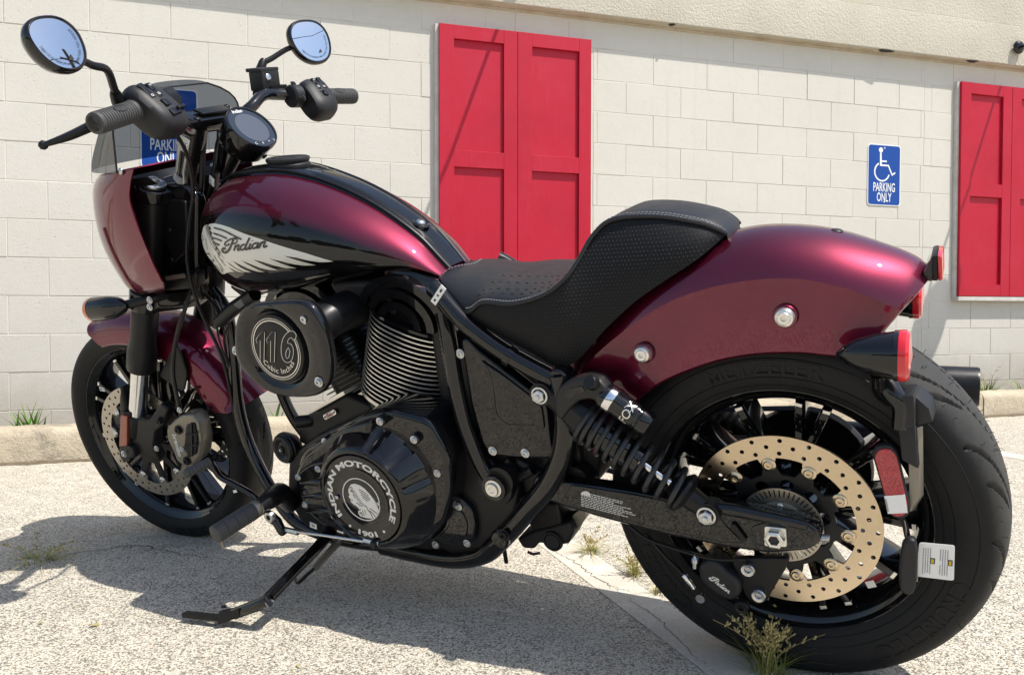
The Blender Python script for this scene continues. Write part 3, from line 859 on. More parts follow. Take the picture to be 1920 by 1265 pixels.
for rr_ in (.2305, .246, .2785):
    g = G(); yy = float(np.interp(rr_, [.222, .240, .262, .280, .296], [.074, .084, .0905, .0895, .082])); g.lathe([(rr_ - .0012, yy), (rr_, yy + .0016), (rr_ + .0012, yy)], cR, (0, 1, 0), 120); g.obj('sidewall_rib', 'rubber', rw)
g = G(); g.lathe([(.2085, .060), (.2175, .0715), (.2195, .0715), (.2185, .066), (.214, .064), (.209, .056), (.199, .050), (.192, .030), (.190, 0), (.192, -.030), (.199, -.050), (.2175, -.0715), (.2195, -.0715)], cR, (0, 1, 0), 128)
g.lathe([(.2120, .0660), (.2065, .0620), (.2010, .0560), (.1960, .0480), (.1925, .0300), (.190, .0)], cR, (0, 1, 0), 128); g.obj('rim', 'gloss', rw, smooth=40)
g = G(); g.lathe([(0, .082), (.045, .082), (.052, .076), (.056, .05), (.060, 0), (.056, -.06), (.052, -.08), (0, -.08)], cR, (0, 1, 0), 48); g.obj('hub', 'gloss', rw)
wheel_hub_spokes(rw, cR, .05, .192, .045, .055, 104)
# rear brake disc
dk = empty('brake_disc', bike, cR + V((0, .0945, 0)))
w, f = disc_plate((0, 0, 0), .150, .1120, 0, .005, 10, rad(43.8), .100, (.120, .131, .142), 20, 'disc', dk)
o = G().add(w, f).obj('disc_plate', 'disc', dk, smooth=0)
sp_o = []; n = 240
for i in range(n):
    a = 2 * pi * i / n; ph = ((a - rad(43.8)) * 10 / (2 * pi)) % 1; ph = min(ph, 1 - ph)
    rr = .082 + .017 * max(0, min(1, (.30 - ph) / .16)); sp_o.append((rr * cos(a), rr * sin(a)))
holes = [circle((.064 * cos(rad(61.8 + 36 * i)), .064 * sin(rad(61.8 + 36 * i))), .0105, 14) for i in range(10)]
v, f = curve_mesh([[(-p[0], p[1]) for p in sp_o], [(-p[0], p[1]) for p in circle((0, 0), .030, 32)]] + [[(-p[0], p[1]) for p in h] for h in holes], .003, .0008)
G().add(np.stack([-v[:, 0], v[:, 2] - .001, v[:, 1]], 1), f).obj('carrier', 'satin', dk, smooth=30)
for i in range(10):
    a = rad(43.8 + 36 * i); p = (.100 * cos(a), .0030, .100 * sin(a))
    g = G(); g.lathe([(0, .0005), (.0035, .0005), (.0035, .003), (.0062, .0034), (.0078, .0016), (.0105, .0010), (.0118, .0)], p, (0, 1, 0), 22); g.obj('disc_rivet', 'disc', dk)
# speed-sensor ring
tr_ = [circle((0, 0), .0655, 96), circle((0, 0), .043, 48)]
for i in range(48):
    a = 2 * pi * i / 48; d = .018
    tr_.append([(r * cos(a + s_ * d), r * sin(a + s_ * d)) for r, s_ in ((.0500, -1), (.0625, -1), (.0625, 1), (.0500, 1))])
v, f = curve_mesh([[(-p[0], p[1]) for p in q] for q in tr_], .0012)
G().add(np.stack([-v[:, 0], v[:, 2] + .0165, v[:, 1]], 1), f).obj('sensor_ring', 'disc2', dk, smooth=0)
g = G(); g.lathe([(.043, .016), (.041, .022), (.03, .024), (.03, .0)], (0, 0, 0), (0, 1, 0), 40); g.obj('sensor_hub', 'cast', dk)
for i in range(5):
    a = rad(20 + 72 * i); bolt('button', (.0375 * cos(a), .0225, .0375 * sin(a)), .0058, dk)
g = G(); g.box((-.0518,.093,.2638), (.011, .0008, .008)); g.obj('bar_code_label', 'teal', rw, smooth=0)
g = G(); g.box((-.1258,.058,.2), (.014, .0008, .012), Matrix.Rotation(rad(24), 3, 'Y')); g.obj('balance_label', 'paper', rw, smooth=0)

# front wheel (steered)
XF = steer
fw = empty('front_wheel', bike)
cF = V((WB, 0, RF))
profF = [(.048, .250), (.055, .257), (.0625, .272), (.066, .286), (.063, .299), (.052, .3105), (.030, .3175), (0, .3195), (-.030, .3175), (-.052, .3105), (-.063, .299), (-.066, .286), (-.0625, .272), (-.055, .257), (-.048, .250)]
gr_F = curved_groove(2 * pi / 16, [(.060, .010, .0, .28, -.06), (-.060, -.010, .19, .47, -.06)], .010)
rows = tyre_mesh(profF, RF, 560, gr_F)
g = G(); g.grid(np.array(rows) + cF, False, True); g.obj('tyre', 'rubber', fw, smooth=50)
g = G()
for i in range(110):
    a = rng.uniform(0, 2 * pi); y = rng.uniform(-.045, .055); r = float(np.interp(abs(y), [0, .03, .052, .063], [.3195, .3175, .3105, .299])); d = V((cos(a), 0, sin(a)))
    p = cF + d * (r - .001) + V((0, y, 0)); q = p + d * .006 + V(rng.normal(0, .0016, 3)); g.tube([p, q], .00045, 3)
o = g.obj('tyre_whiskers', 'rubber', fw, smooth=0); o['kind'] = 'stuff'
ring_text('CRUISETEC', cF, .284, rad(172), .026, .0664, 'rubber', fw, depth=.002, stretch=1.1)
ring_text('METZELER', cF, .284, rad(60), .026, .0664, 'rubber', fw, depth=.002, stretch=1.1)
g = G(); g.lathe([(.2445, .044), (.2535, .0530), (.2565, .0530), (.2550, .047), (.250, .044), (.244, .040), (.236, .034), (.231, .018), (.230, 0), (.231, -.018), (.236, -.034), (.2535, -.053), (.2565, -.053)], cF, (0, 1, 0), 128)
g.lathe([(.2465, .0470), (.2405, .0420), (.2350, .0350), (.2315, .0200), (.230, 0)], cF, (0, 1, 0), 128); g.obj('rim', 'gloss', fw, smooth=40)
g = G(); g.lathe([(0, .055), (.03, .055), (.036, .05), (.040, 0), (.036, -.05), (0, -.055)], cF, (0, 1, 0), 40); g.obj('hub', 'gloss', fw)
wheel_hub_spokes(fw, cF, .036, .2335, .03, .040, 32.6)
for sd in (1, -1):
    dk = empty('brake_disc', bike)
    w, f = disc_plate((0, 0, 0), .160, .1250, 0, .005, 10, rad(10), .12, (.1335, .1430, .1515), 20, 'disc2', dk)
    G().add(w + cF + V((0, sd * .083, 0)), f).obj('disc_plate', 'disc2', dk, smooth=0)
    so = []
    for i in range(200):
        a = 2 * pi * i / 200; ph = ((a - rad(10)) * 10 / (2 * pi)) % 1; ph = min(ph, 1 - ph); rr = .065 + .055 * max(0, min(1, (.22 - ph) / .10)); so.append((rr * cos(a), rr * sin(a)))
    v, f = curve_mesh([[(-p[0], p[1]) for p in so], [(-p[0], p[1]) for p in circle((0, 0), .03, 24)]], .0025)
    G().add(np.stack([-v[:, 0], v[:, 2] + sd * .080, v[:, 1]], 1) + cF, f).obj('carrier', 'satin', dk, smooth=0)
    for i in range(10):
        a = rad(10 + 36 * i)
        g = G(); g.lathe([(0, .002), (.004, .003), (.008, .0015), (.0095, 0)], cF + V((.114 * cos(a), sd * .0855, .114 * sin(a))), (0, sd, 0), 16); g.obj('disc_rivet', 'steel', dk)
g = G(); g.tube([cF + V((0, -.135, 0)), cF + V((0, .135, 0))], .011, 20); g.obj('axle', 'satin', fw)
g = G(); g.box((1.8286,.047,.439), (.020, .001, .012)); 
# (label sits on a spoke of the front rim)
g = G(); q_ = V((1.7992,.047,.4527)); g.box(q_, (.020, .0012, .011), Matrix.Rotation(rad(-8), 3, 'Y')); g.obj('balance_label', 'paper', fw, smooth=0)
v_, f_ = text_mesh('I BN 75', .008, .0002); G().add(np.stack([q_[0] - v_[:, 0], q_[1] + .0008 + v_[:, 2], q_[2] + v_[:, 1]], 1), f_).obj('label_print', 'dark_ink', fw, smooth=0)

# ------------------------------------------------------------------ front fender
ff = empty('front_fender', bike)
def fender_rows(c, R0, half, side, a0, a1, n, tip=.0, flare=None):
    rows = []
    for i in range(n + 1):
        t = i / n; a = a0 + (a1 - a0) * t
        d = V((cos(a), 0, sin(a)))
        e = 1.0
        if t < .07: e = max(.45, math.sqrt(1 - (1 - t / .07) ** 2))
        if t > .93: e = max(.35, math.sqrt(max(0, 1 - ((t - .93) / .07) ** 2 * .88)))
        row = []
        for k in range(-9, 10):
            s_ = k / 9; y = half * math.sin(s_ * pi / 2 * .98) if abs(s_) < .999 else half * np.sign(s_)
            drop = (1 - math.cos(abs(s_) * pi / 2)) ** 1.5 * side * e
            row.append(c + d * (R0 - drop) + V((0, y * (1 - .06 * (1 - e)), 0)))
        rows.append(row)
    return rows
rows = fender_rows(cF, .352, .083, .070, rad(64), rad(164), 40)
def thick(rows, t, c):
    R = np.array(rows); inn = R + (V(c) - R) / np.linalg.norm((V(c) - R) * V((1, 0, 1)), axis=2)[..., None] * V((1, 0, 1)) * t; inn[..., 1] *= .97
    return R, inn
def shell(rows, t, c):
    a, b = thick(rows, t, c); g = G(); g.grid(a); g.grid(b[:, ::-1])
    na, nbb = a.shape[:2]
    for P_, Q_ in ((a[0], b[0]), (a[-1], b[-1]), (a[:, 0], b[:, 0]), (a[:, -1], b[:, -1])): g.grid([P_, Q_])
    return g
# two blades of the fender: short front lip and the long rear sweep, one skin
rows = fender_rows(cF, .3515, .078, .074, rad(71), rad(164), 54)
shell(rows, .004, cF).obj('fender_skin', 'paint', ff, smooth=60)
for sd in (1, -1):
    g = plate([rounded([(1.5097,.086,.5119), (1.4173,.086,.6045), (1.4098,.086,.5202), (1.442,.086,.4694)], .012)], sd * .088 + (0 if sd > 0 else .006), .006, .001)
    g.obj('stay', 'satin', ff, smooth=30)
for p in ((1.4357,.086,.5242), (1.3981,.086,.4789), (1.3766,.086,.4246)):
    bolt('button', V(p) + V((0, -.002, 0)), .005, ff, m='satin')

# ------------------------------------------------------------------ forks
fdir = unit(V((-sin(rad(27)), 0, cos(rad(27)))))
axF = V((1.5797,.108,.461)); topF = V((1.3185,.108,.9809))
fdir = unit(topF - axF)
for sd, nm_ in ((1, 'l'), (-1, 'r')):
    A_ = axF * V((1, sd, 1)); T_ = topF * V((1, sd, 1))
    fl = empty('fork_leg', bike)
    L = np.linalg.norm(T_ - A_)
    def on(px): return A_ + fdir * px
    zb = np.dot(V((1.5443,.108,.5451)) - axF, fdir)          # bottom of the black outer tube
    zk = np.dot(V((1.51,.108,.6134)) - axF, fdir)
    g = G(); g.lathe([(.0215, zb), (.0350, zb), (.0362, zb + .004), (.0362, zb + .052), (.0330, zb + .072), (.0318, zb + .09), (.0318, L - .01), (.0270, L - .006), (.0270, L)], A_, fdir, 36); g.obj('outer_tube', 'satin', fl, smooth=40)
    g = G(); g.lathe([(.0252, -.09), (.0252, zb + .01)], A_, fdir, 32); g.obj('inner_tube', 'chrome', fl)
    g = G(); g.lathe([(.026, L - .002), (.0275, L + .002), (.0275, L + .006), (.025, L + .0085), (0, L + .0085)], A_, fdir, 36)
    g.obj('fork_cap', 'steel', fl, smooth=30)
    g = G(); g.lathe([(.0125, L + .008), (.0125, L + .016), (.0115, L + .0175), (0, L + .0175)], A_, fdir, 6); g.obj('cap_hex', 'steel', fl, smooth=20)
    # lower casting that carries caliper and axle
    y_ = .118 * sd
    out = [(1.6058,.118,.5019), (1.6209,.118,.4116), (1.5437,.118,.4085), (1.4819,.118,.4577), (1.4625,.118,.4408), (1.5005,.118,.3923), (1.5338,.118,.3758), (1.5606,.118,.3288), (1.5532,.118,.2891), (1.5858,.118,.3057), (1.6419,.118,.3055), (1.6965,.118,.2735), (1.7043,.118,.2986), (1.6589,.118,.3795), (1.6301,.118,.4642)]
    g = plate([rounded(out, .008)], y_ + (.012 if sd > 0 else .014), .030, .005); g.obj('fork_bottom', 'satin', fl, smooth=35)
    g = G(); g.lathe([(.0285, -.115), (.030, -.11), (.030, -.052), (.0235, -.046)], A_, fdir, 28); g.obj('fork_shoe', 'satin', fl)
    g = G(); g.lathe([(0, .024), (.006, .026), (.018, .024), (.020, .018), (.020, 0)], cF * V((1, 0, 1)) + V((0, sd * .118, 0)), (0, sd, 0), 28); g.obj('axle_clamp', 'satin', fl)
    if sd > 0:
        ref = [(1.6262,.14,.4186), (1.5994,.14,.4256), (1.6354,.14,.342), (1.6602,.14,.3313), (1.6686,.14,.3402)]
        g = plate([rounded([(1.6249,.14,.4262), (1.6027,.14,.4225), (1.6395,.14,.3371), (1.672,.14,.3322)], .005)], .143, .008, .0015); g.obj('side_reflector', 'amber_dull', fl, smooth=30)
        g = plate([rounded([(1.6276,.14,.4336), (1.5941,.14,.4288), (1.6567,.14,.2877), (1.6855,.14,.2827), (1.6783,.14,.3272)], .006)], .1365, .006, .001); g.obj('reflector_bracket', 'satin', fl, smooth=30)
        bolt('socket', (1.6694,.137,.3089), .0065, fl); bolt('socket', (1.5426,.134,.3303), .0055, fl); bolt('socket', (1.5013,.134,.4087), .0075, fl, m='satin')
# triple clamps
tc = empty('triple_clamp', bike)
mid = (topF * V((1, 0, 1)))
def clamp(h, t, back, nm_):
    # plate normal along the fork axis
    c0 = axF + fdir * h; hd = unit(np.cross(fdir, V((0, 1, 0)))); hd = hd if hd[0] > 0 else -hd      # forward in the clamp plane
    out = []
    for sd in (1, -1):
        cc = (c0[1] * sd, 0.)
        for a in np.linspace(-100, 100, 15): out.append((sd * (c0[1] + .038 * cos(rad(a))), .038 * sin(rad(a)) * sd)) if sd > 0 else out.append((-(c0[1] + .038 * cos(rad(a))), -.038 * sin(rad(a))))
        out += [(sd * .05, .030 if sd > 0 else -back), (0 * sd, .034 if sd > 0 else -back - .01)] if sd > 0 else [(-.05, -back), (.0, -back - .012), (.05, -back)]
    v, f = curve_mesh([out], t / 2, .004)
    b0 = V((c0[0], 0, c0[2])); w = b0 + np.outer(v[:, 0], V((0, 1, 0))) + np.outer(v[:, 1], hd) + np.outer(v[:, 2], fdir)
    return G().add(w, f).obj(nm_, 'gloss', tc, smooth=35)
Lf = np.linalg.norm(topF - axF)
clamp(Lf - .018, .030, .05, 'upper_clamp'); clamp(np.dot(V((1.4463,.108,.7216)) - axF, fdir), .050, .06, 'lower_clamp')
for p in ((1.3958,.142,.7267), (1.4027,.142,.7099)): bolt('socket', p, .006, tc)
g = G(); hp = V((topF[0] - .055, 0, topF[2])); g.tube([hp + fdir * .01, hp - fdir * .25], .030, 24); g.obj('steering_stem', 'satin', tc)
# black radiator-side shroud / headlight bucket between the forks
hb = empty('headlight', bike)
hc = V((1.43, 0, .86))
g = G(); g.lathe([(.02, -.13), (.06, -.12), (.085, -.09), (.095, -.04), (.095, .04)], hc, unit((1, 0, -.15)), 40); g.obj('bucket', 'gloss', hb)
g = G(); g.lathe([(0, .062), (.04, .060), (.08, .048), (.094, .036)], hc, unit((1, 0, -.15)), 40); g.obj('lens', 'screen', hb)
# nacelle panels between fork and fairing
nc = empty('fork_shroud', bike)
g = plate([rounded([(1.3707,.1,.9795), (1.2573,.1,.9772), (1.219,.1,.9419), (1.2794,.1,.7901), (1.2807,.1,.7329), (1.4036,.1,.7375), (1.4307,.1,.8367), (1.4184,.1,.9246)], .02)], .085, .03, .008); g.obj('shroud_panel', 'gloss', nc, smooth=40)
g = plate([rounded([(1.3096,.1,.9498), (1.2482,.1,.9373), (1.2818,.1,.8278), (1.3462,.1,.7935), (1.347,.1,.8694)], .012)], .094, .012, .004); g.obj('shroud_insert', 'satin', nc, smooth=40)
g = plate([rounded([(1.3885,.1,.7749), (1.2635,.1,.7792), (1.275,.1,.7391), (1.3861,.1,.7369)], .008)], .108, .03, .005); g.obj('shroud_bracket', 'satin', nc, smooth=40)
g = plate([rounded([(1.3646,.11,.7728), (1.2993,.11,.7774), (1.2981,.11,.7672), (1.3618,.11,.7623)], .003)], .1095, .003, .0); g.obj('slot', 'cast', nc, smooth=0)
for p in ((1.3307,.105,.8105), (1.3109,.105,.8779)): bolt('button', p, .006, nc, m='satin')
g = plate([rounded([(1.5084,0,.9738), (1.2684,0,.9514), (1.3381,0,.7113), (1.5412,0,.7122)], .02)], -.06, .03, .008); g.obj('shroud_panel', 'gloss', nc, smooth=40)

# ------------------------------------------------------------------ fairing and windscreen
fa = empty('fairing', bike)
# rear edge (left side), and nose, at a few heights; every level is a bow from left edge over the nose to the right edge
lev = [  # left rear edge point (x, y, z), nose x, nose z
    ((1.2668,.192,1.025), 1.500, 1.020), ((1.2862,.194,.997), 1.530, 1.000), ((1.3009,.196,.9611), 1.548, .960), ((1.3003,.196,.9125), 1.564, .905),
    ((1.2986,.192,.8644), 1.568, .850), ((1.3,.184,.8143), 1.556, .795), ((1.3048,.17,.7614), 1.535, .745), ((1.38,.12,.7336), 1.50, .728)]
def bow(L, nx, nz, n=28, p=2.25):
    L = V(L); row = []
    for i in range(n + 1):
        a = -pi / 2 + pi * i / n          # left -> nose -> right
        sx, sy = abs(cos(a)) ** (2 / p), -np.sign(sin(a)) * abs(sin(a)) ** (2 / p)
        row.append(V((L[0] + (nx - L[0]) * sx, L[1] * sy, L[2] + (nz - L[2]) * sx)))
    return row
keys = [[*V(l[0]), l[1], l[2]] for l in lev]
K = np.array(catmull([V(k) for k in keys], 5))
rows = [bow(k[:3], k[3], k[4]) for k in K]
def shell2(rows, t):
    a = np.array(rows); du = np.gradient(a, axis=0); dv = np.gradient(a, axis=1); nn = np.cross(du, dv); nn /= np.linalg.norm(nn, axis=2)[..., None] + 1e-9
    if (nn[len(nn) // 2, a.shape[1] // 2])[0] > 0: nn = -nn
    b = a + nn * t; g = G(); g.grid(a); g.grid(b[:, ::-1])
    for P_, Q_ in ((a[0], b[0]), (a[-1], b[-1]), (a[:, 0], b[:, 0]), (a[:, -1], b[:, -1])): g.grid([P_, Q_])
    return g
shell2(rows, .004).obj('cowl', 'paint', fa, smooth=60)
# pressed rib on the cowl side
g = G(); pr = []
for t in np.linspace(0, 1, 14):
    i = int(len(rows) * (.42 + .42 * t)); j = 4; pr.append(rows[min(i, len(rows) - 1)][j] + V((0, .001, 0)))
g.tube(pr, .0032, 8, smooth=2); g.obj('pressed_rib', 'paint', fa)
for p in ((1.3044,.192,1.0243), (1.4423,.15,.9931)):
    bolt('button', V(p), .0075, fa, ax=(.4, 1, .1))
# windscreen
wl = []
zs = np.linspace(0, 1, 13)
for t in zs:
    hw = .192 - .105 * max(0, (t - .45) / .55) ** 3.2
    le = V((1.318 - .045 * t, hw, 1.022 + .158 * t)); nx = 1.292 + .212 * (1 - t ** 1.35); nz = 1.036 + .158 * t
    wl.append(bow(le, nx, nz, 28, 2.3))
g = G(); g.grid(wl); g.obj('windscreen', 'acrylic', fa, smooth=80)
g = G(); g.tube([r[0] for r in wl] + [r[-1] for r in wl[::-1]], .0022, 6); g.obj('screen_edge', 'matte', fa)
# inner support behind the screen
g = G(); g.grid([bow(V((1.262, .165, 1.004)), 1.44, 1.004, 20), bow(V((1.255, .150, .985)), 1.42, .98, 20)]); g.obj('screen_bracket', 'satin', fa, smooth=60)
# ------------------------------------------------------------------ front indicators
for sd in (1, -1):
    ti = empty('turn_signal', bike)
    c0 = V((1.4522,.165,.7215)); c1 = V((1.5756,.165,.7156)); c0[1] *= sd; c1[1] *= sd
    ax = unit(c1 - c0); L = np.linalg.norm(c1 - c0)
    g = G(); g.lathe([(.004, -.005), (.012, .004), (.021, .02), (.0275, .045), (.0295, .07), (.0295, L - .018)], c0, ax, 32); g.obj('housing', 'gloss', ti)
    g = G(); g.lathe([(.0297, L - .018), (.0297, L - .008), (.022, L + .003), (0, L + .006)], c0, ax, 32); g.obj('lens', 'amber', ti)
    g = G(); g.tube([c0 + ax * .03, V((c0[0] - .045, sd * .13, c0[2] + .004)), V((c0[0] - .06, sd * .10, c0[2] + .004))], .011, 12, smooth=4); g.obj('stem', 'satin', ti)

# ------------------------------------------------------------------ front caliper
fc = empty('front_brake_caliper', bike)
out = [(1.4651,.125,.4059), (1.4282,.125,.4248), (1.3903,.125,.429), (1.3746,.125,.4038), (1.3812,.125,.357), (1.4034,.125,.3114), (1.4321,.125,.2885), (1.4728,.125,.2797), (1.492,.125,.2937), (1.4947,.125,.3209), (1.5034,.125,.3566), (1.4938,.125,.3855)]
g = plate([rounded(out, .008)], .128, .044, .007); g.obj('caliper_body', 'cast', fc, smooth=40)
out = [(1.4137,.13,.4016), (1.3821,.13,.4087), (1.3877,.13,.365), (1.407,.13,.3227), (1.4418,.13,.3086), (1.4453,.13,.3383)]
g = plate([rounded(out, .006)], .133, .012, .004); g.obj('pad_window', 'satin', fc, smooth=40)
for p in ((1.4474,.13,.3855), (1.451,.13,.299)): bolt('socket', p, .0085, fc, m='satin')
for p in ((1.4558,.13,.3302), (1.4225,.13,.4403)): bolt('socket', p, .0055, fc)
g = G(); 
for (a, b) in (((1.4214,.134,.3755), (1.3797,.134,.3804)), ((1.4372,.134,.3437), (1.3895,.134,.3493)), ((1.3888,.134,.4089), (1.4218,.134,.3164))): g.tube([a, b], .0028, 8)
g.obj('pad_springs', 'satin', fc)
a_, b_ = V((1.4696,.1287,.375)), V((1.4721,.1287,.306)); ctr = (a_ + b_) / 2; rt = unit(b_ - a_)
text_obj('lettering', 'brembo', ctr, rt, np.cross(V((0, 1, 0)), rt), .0200, 'white', fc, bold=.0003)
ch = V((1.366,.15,.3456)); 

# ------------------------------------------------------------------ handlebar
hbp = empty('handlebar', bike)
GL0, GL1 = V((1.0653,.418,1.1189)), V((1.0804,.305,1.1326)); GR0, GR1 = V((1.1036,-.418,1.0977)), V((1.1267,-.305,1.1107))
CLl, CLr = V((1.2036,.055,1.0862)), V((1.2036,.055,1.0862)) * V((1, -1, 1))
barL = [GL0, GL1, GL1 + (GL1 - GL0) * .45, V((1.1314,.175,1.1105)), V((1.1737,.12,1.0903)), V((1.1921,.085,1.0827)), CLl]
barR = [CLr, V((1.1739,-.1,1.1099)), V((1.1744,-.15,1.132)), V((1.1712,-.2,1.1298)), GR1 + (GR1 - GR0) * .35, GR1, GR0]
g = G(); g.tube(barL + barR, .0135, 20, smooth=7); g.obj('bar', 'gloss', hbp)
def grip(p0, p1):
    gp = empty('grip', bike); d = unit(p1 - p0); L = np.linalg.norm(p1 - p0)
    prof = [(0, 0), (.013, 0), (.0185, .002), (.0195, .007)]
    h = .010
    while h < L - .022:
        prof += [(.0195, h), (.0182, h + .0009), (.0182, h + .0020), (.0195, h + .0029)]; h += .0062
    prof += [(.0195, L - .02), (.0215, L - .012), (.0245, L - .004), (.0245, L)]
    g = G(); g.lathe(prof, p0, d, 40); g.obj('grip_rubber', 'grip', gp, smooth=30)
    # oval maker's pad facing the rider
    up = unit(V((-.72, 0, .70))); side = d; n_ = unit(up - d * np.dot(up, d)); c = p0 + d * L * .52; s2 = np.cross(n_, d)
    rows = []
    for k, lift in ((1.0, .0185), (.95, .0205), (.0, .0207)):
        rows.append([c + d * .017 * k * cos(a) + s2 * .0085 * k * sin(a) + n_ * (lift - .0004 * (k * sin(a)) ** 2 * 4) for a in np.linspace(0, 2 * pi, 28, endpoint=False)])
    g = G(); g.loft(rows, False); g.obj('grip_pad', 'matte', gp)
    return gp
grip(GL0, GL1); grip(GR0, GR1)

def switchgear(p, d, hand):
    """p: grip's inner end, d: unit vector inwards along the bar"""
    sw = empty('switch_housing', bike)
    back = unit(V((-.80, 0, .60)) - d * np.dot(V((-.80, 0, .60)), d)); up = np.cross(d, back) * (1 if hand > 0 else -1)
    if up[2] < 0: up = -up
    rows = []
    for t, s_ in ((0, .74), (.10, .92), (.25, 1.0), (.7, 1.0), (.9, .92), (1, .78)):
        r = []
        for k in range(28):
            a = 2 * pi * k / 28; cx, cy = cos(a), sin(a)
            e = 3.2; R_ = 1 / (abs(cx) ** e + abs(cy) ** e) ** (1 / e)
            x, y = cx * R_ * .033 * s_, cy * R_ * (.052 if cy > 0 else .056) * s_
            r.append(p + d * (-.012 + .074 * t) + back * (x + .004) + up * (y - .010 - .010 * t))
        rows.append(r)
    g = G(); g.loft(rows); g.obj('housing', 'matte', sw, smooth=50)
    def btn(nm_, t, u, w, h, dep=.006, m='gloss'):
        c = p + d * (-.008 + .066 * t) + up * u + back * .0355
        g = G(); g.box(c, (w, h, dep), np.stack([d, up, back], 1)); g.obj(nm_, m, sw, smooth=30, bevel=.0018)
        return c
    b1 = btn('rocker_switch', .30, .008, .0125, .036); b2 = btn('rocker_switch', .58, .014, .0115, .017); b3 = btn('rocker_switch', .58, -.004, .0115, .017)
    b4 = btn('toggle_recess', .52, -.026, .022, .016, .004); btn('toggle', .46, -.026, .010, .016, .012)
    if hand > 0:
        btn('horn_button', .55, -.047, .026, .014, .006); btn('signal_lever', .80, -.045, .020, .007, .016, 'gloss')
    for b, s_ in ((b1 - up * .012, 'o'), (b2, '*'), (b3, 'o')):
        rt = -d if hand < 0 else -d
        rt = d if np.dot(d, V((0, -1, 0))) > 0 else -d
        text_obj('switch_symbol', s_, b + back * .0034, rt, up, .012, 'white', sw, depth=.0002)
    return sw, back, up
dL = unit(GL1 - GL0); dR = unit(GR1 - GR0)
swL, bkL, upL = switchgear(GL1, dL, 1); swR, bkR, upR = switchgear(GR1, dR, -1)
# levers
def lever(pts, r, nm_, ball):
    lv = empty(nm_, bike); g = G(); g.tube(pts, r, 14, smooth=6, flat=.55); g.obj('blade', 'satin', lv)
    g = G(); g.lathe([(.0, -.0085), (.006, -.006), (.0085, 0), (.006, .006), (0, .0085)], pts[0], (0, 0, 1), 18); g.obj('ball_end', 'satin', lv)
    return lv
lever([V((1.1521,.46,1.0987)), V((1.1194,.43,1.1063)), V((1.0935,.385,1.1195)), V((1.085,.32,1.1243)), V((1.0938,.26,1.1121))], [.0080, .0140, .0175, .0165, .014], 'clutch_lever', 1)
lever([V((1.2217,-.435,1.0819)), V((1.2219,-.4,1.0895)), V((1.2326,-.35,1.1026)), V((1.2165,-.29,1.1127))], [.006, .0075, .009, .010], 'brake_lever', 1)
# clutch perch and brake master cylinder
pc = empty('clutch_perch', bike)
g = G(); c = GL1 + dL * .085; g.lathe([(.022, -.016), (.025, -.012), (.025, .012), (.022, .016)], c, dL, 24, caps=True); g.box(c - bkL * .03 + upL * .0, (.03, .03, .026), np.stack([dL, bkL, upL], 1)); g.obj('perch_clamp', 'satin', pc, smooth=35)
mc = empty('brake_master_cylinder', bike)
def boxpx(tl, tr, br, bl, depth, push, m, nm_, parent, bev=.004):
    """hexahedron from a rear-face quad (bike-frame points) pushed forward along 'push'"""
    Q = [V(p) for p in (tl, tr, br, bl)]; pu = V(push)
    g = G(); g.add(Q + [q + pu for q in Q], [(0, 1, 2, 3), (7, 6, 5, 4), (0, 4, 5, 1), (1, 5, 6, 2), (2, 6, 7, 3), (3, 7, 4, 0)])
    return g.obj(nm_, m, parent, smooth=30, bevel=bev)
q_ = V((1.1938,-.215,1.1668)); Rm = np.array(Matrix.Rotation(rad(-8), 3, 'Y'))
g = G(); g.box(q_ + V((.018, 0, 0)), (.042, .064, .046), Rm); g.obj('reservoir', 'matte', mc, smooth=30, bevel=.005)
g = G(); g.box(q_ + V((.018, 0, .026)), (.046, .068, .009), Rm); g.obj('reservoir_cap', 'matte', mc, smooth=30, bevel=.003)
g = G(); c = q_ + V((-.0035, .012, .006)); g.lathe([(0, .004), (.0055, .004), (.0075, .003), (.0085, 0)], c, (-1, .2, .1), 24); g.obj('sight_glass', 'steel', mc)
c = GR1 + dR * .080; g = G(); g.lathe([(.023, -.015), (.027, -.011), (.027, .011), (.023, .015)], c, dR, 24, caps=True); g.obj('bar_clamp', 'matte', mc, smooth=35)
for u_ in (.022, -.024): bolt('socket', c + bkR * .018 + upR * u_, .0055, mc, ax=bkR, m='satin')
g = G(); g.tube([q_ + V((.02, -.05, -.03)), q_ + V((.02, .04, -.028))], [.010, .011], 12); g.box(q_ + V((.012, -.02, -.024)), (.03, .06, .022), Rm); g.obj('master_piston', 'satin', mc, smooth=35)

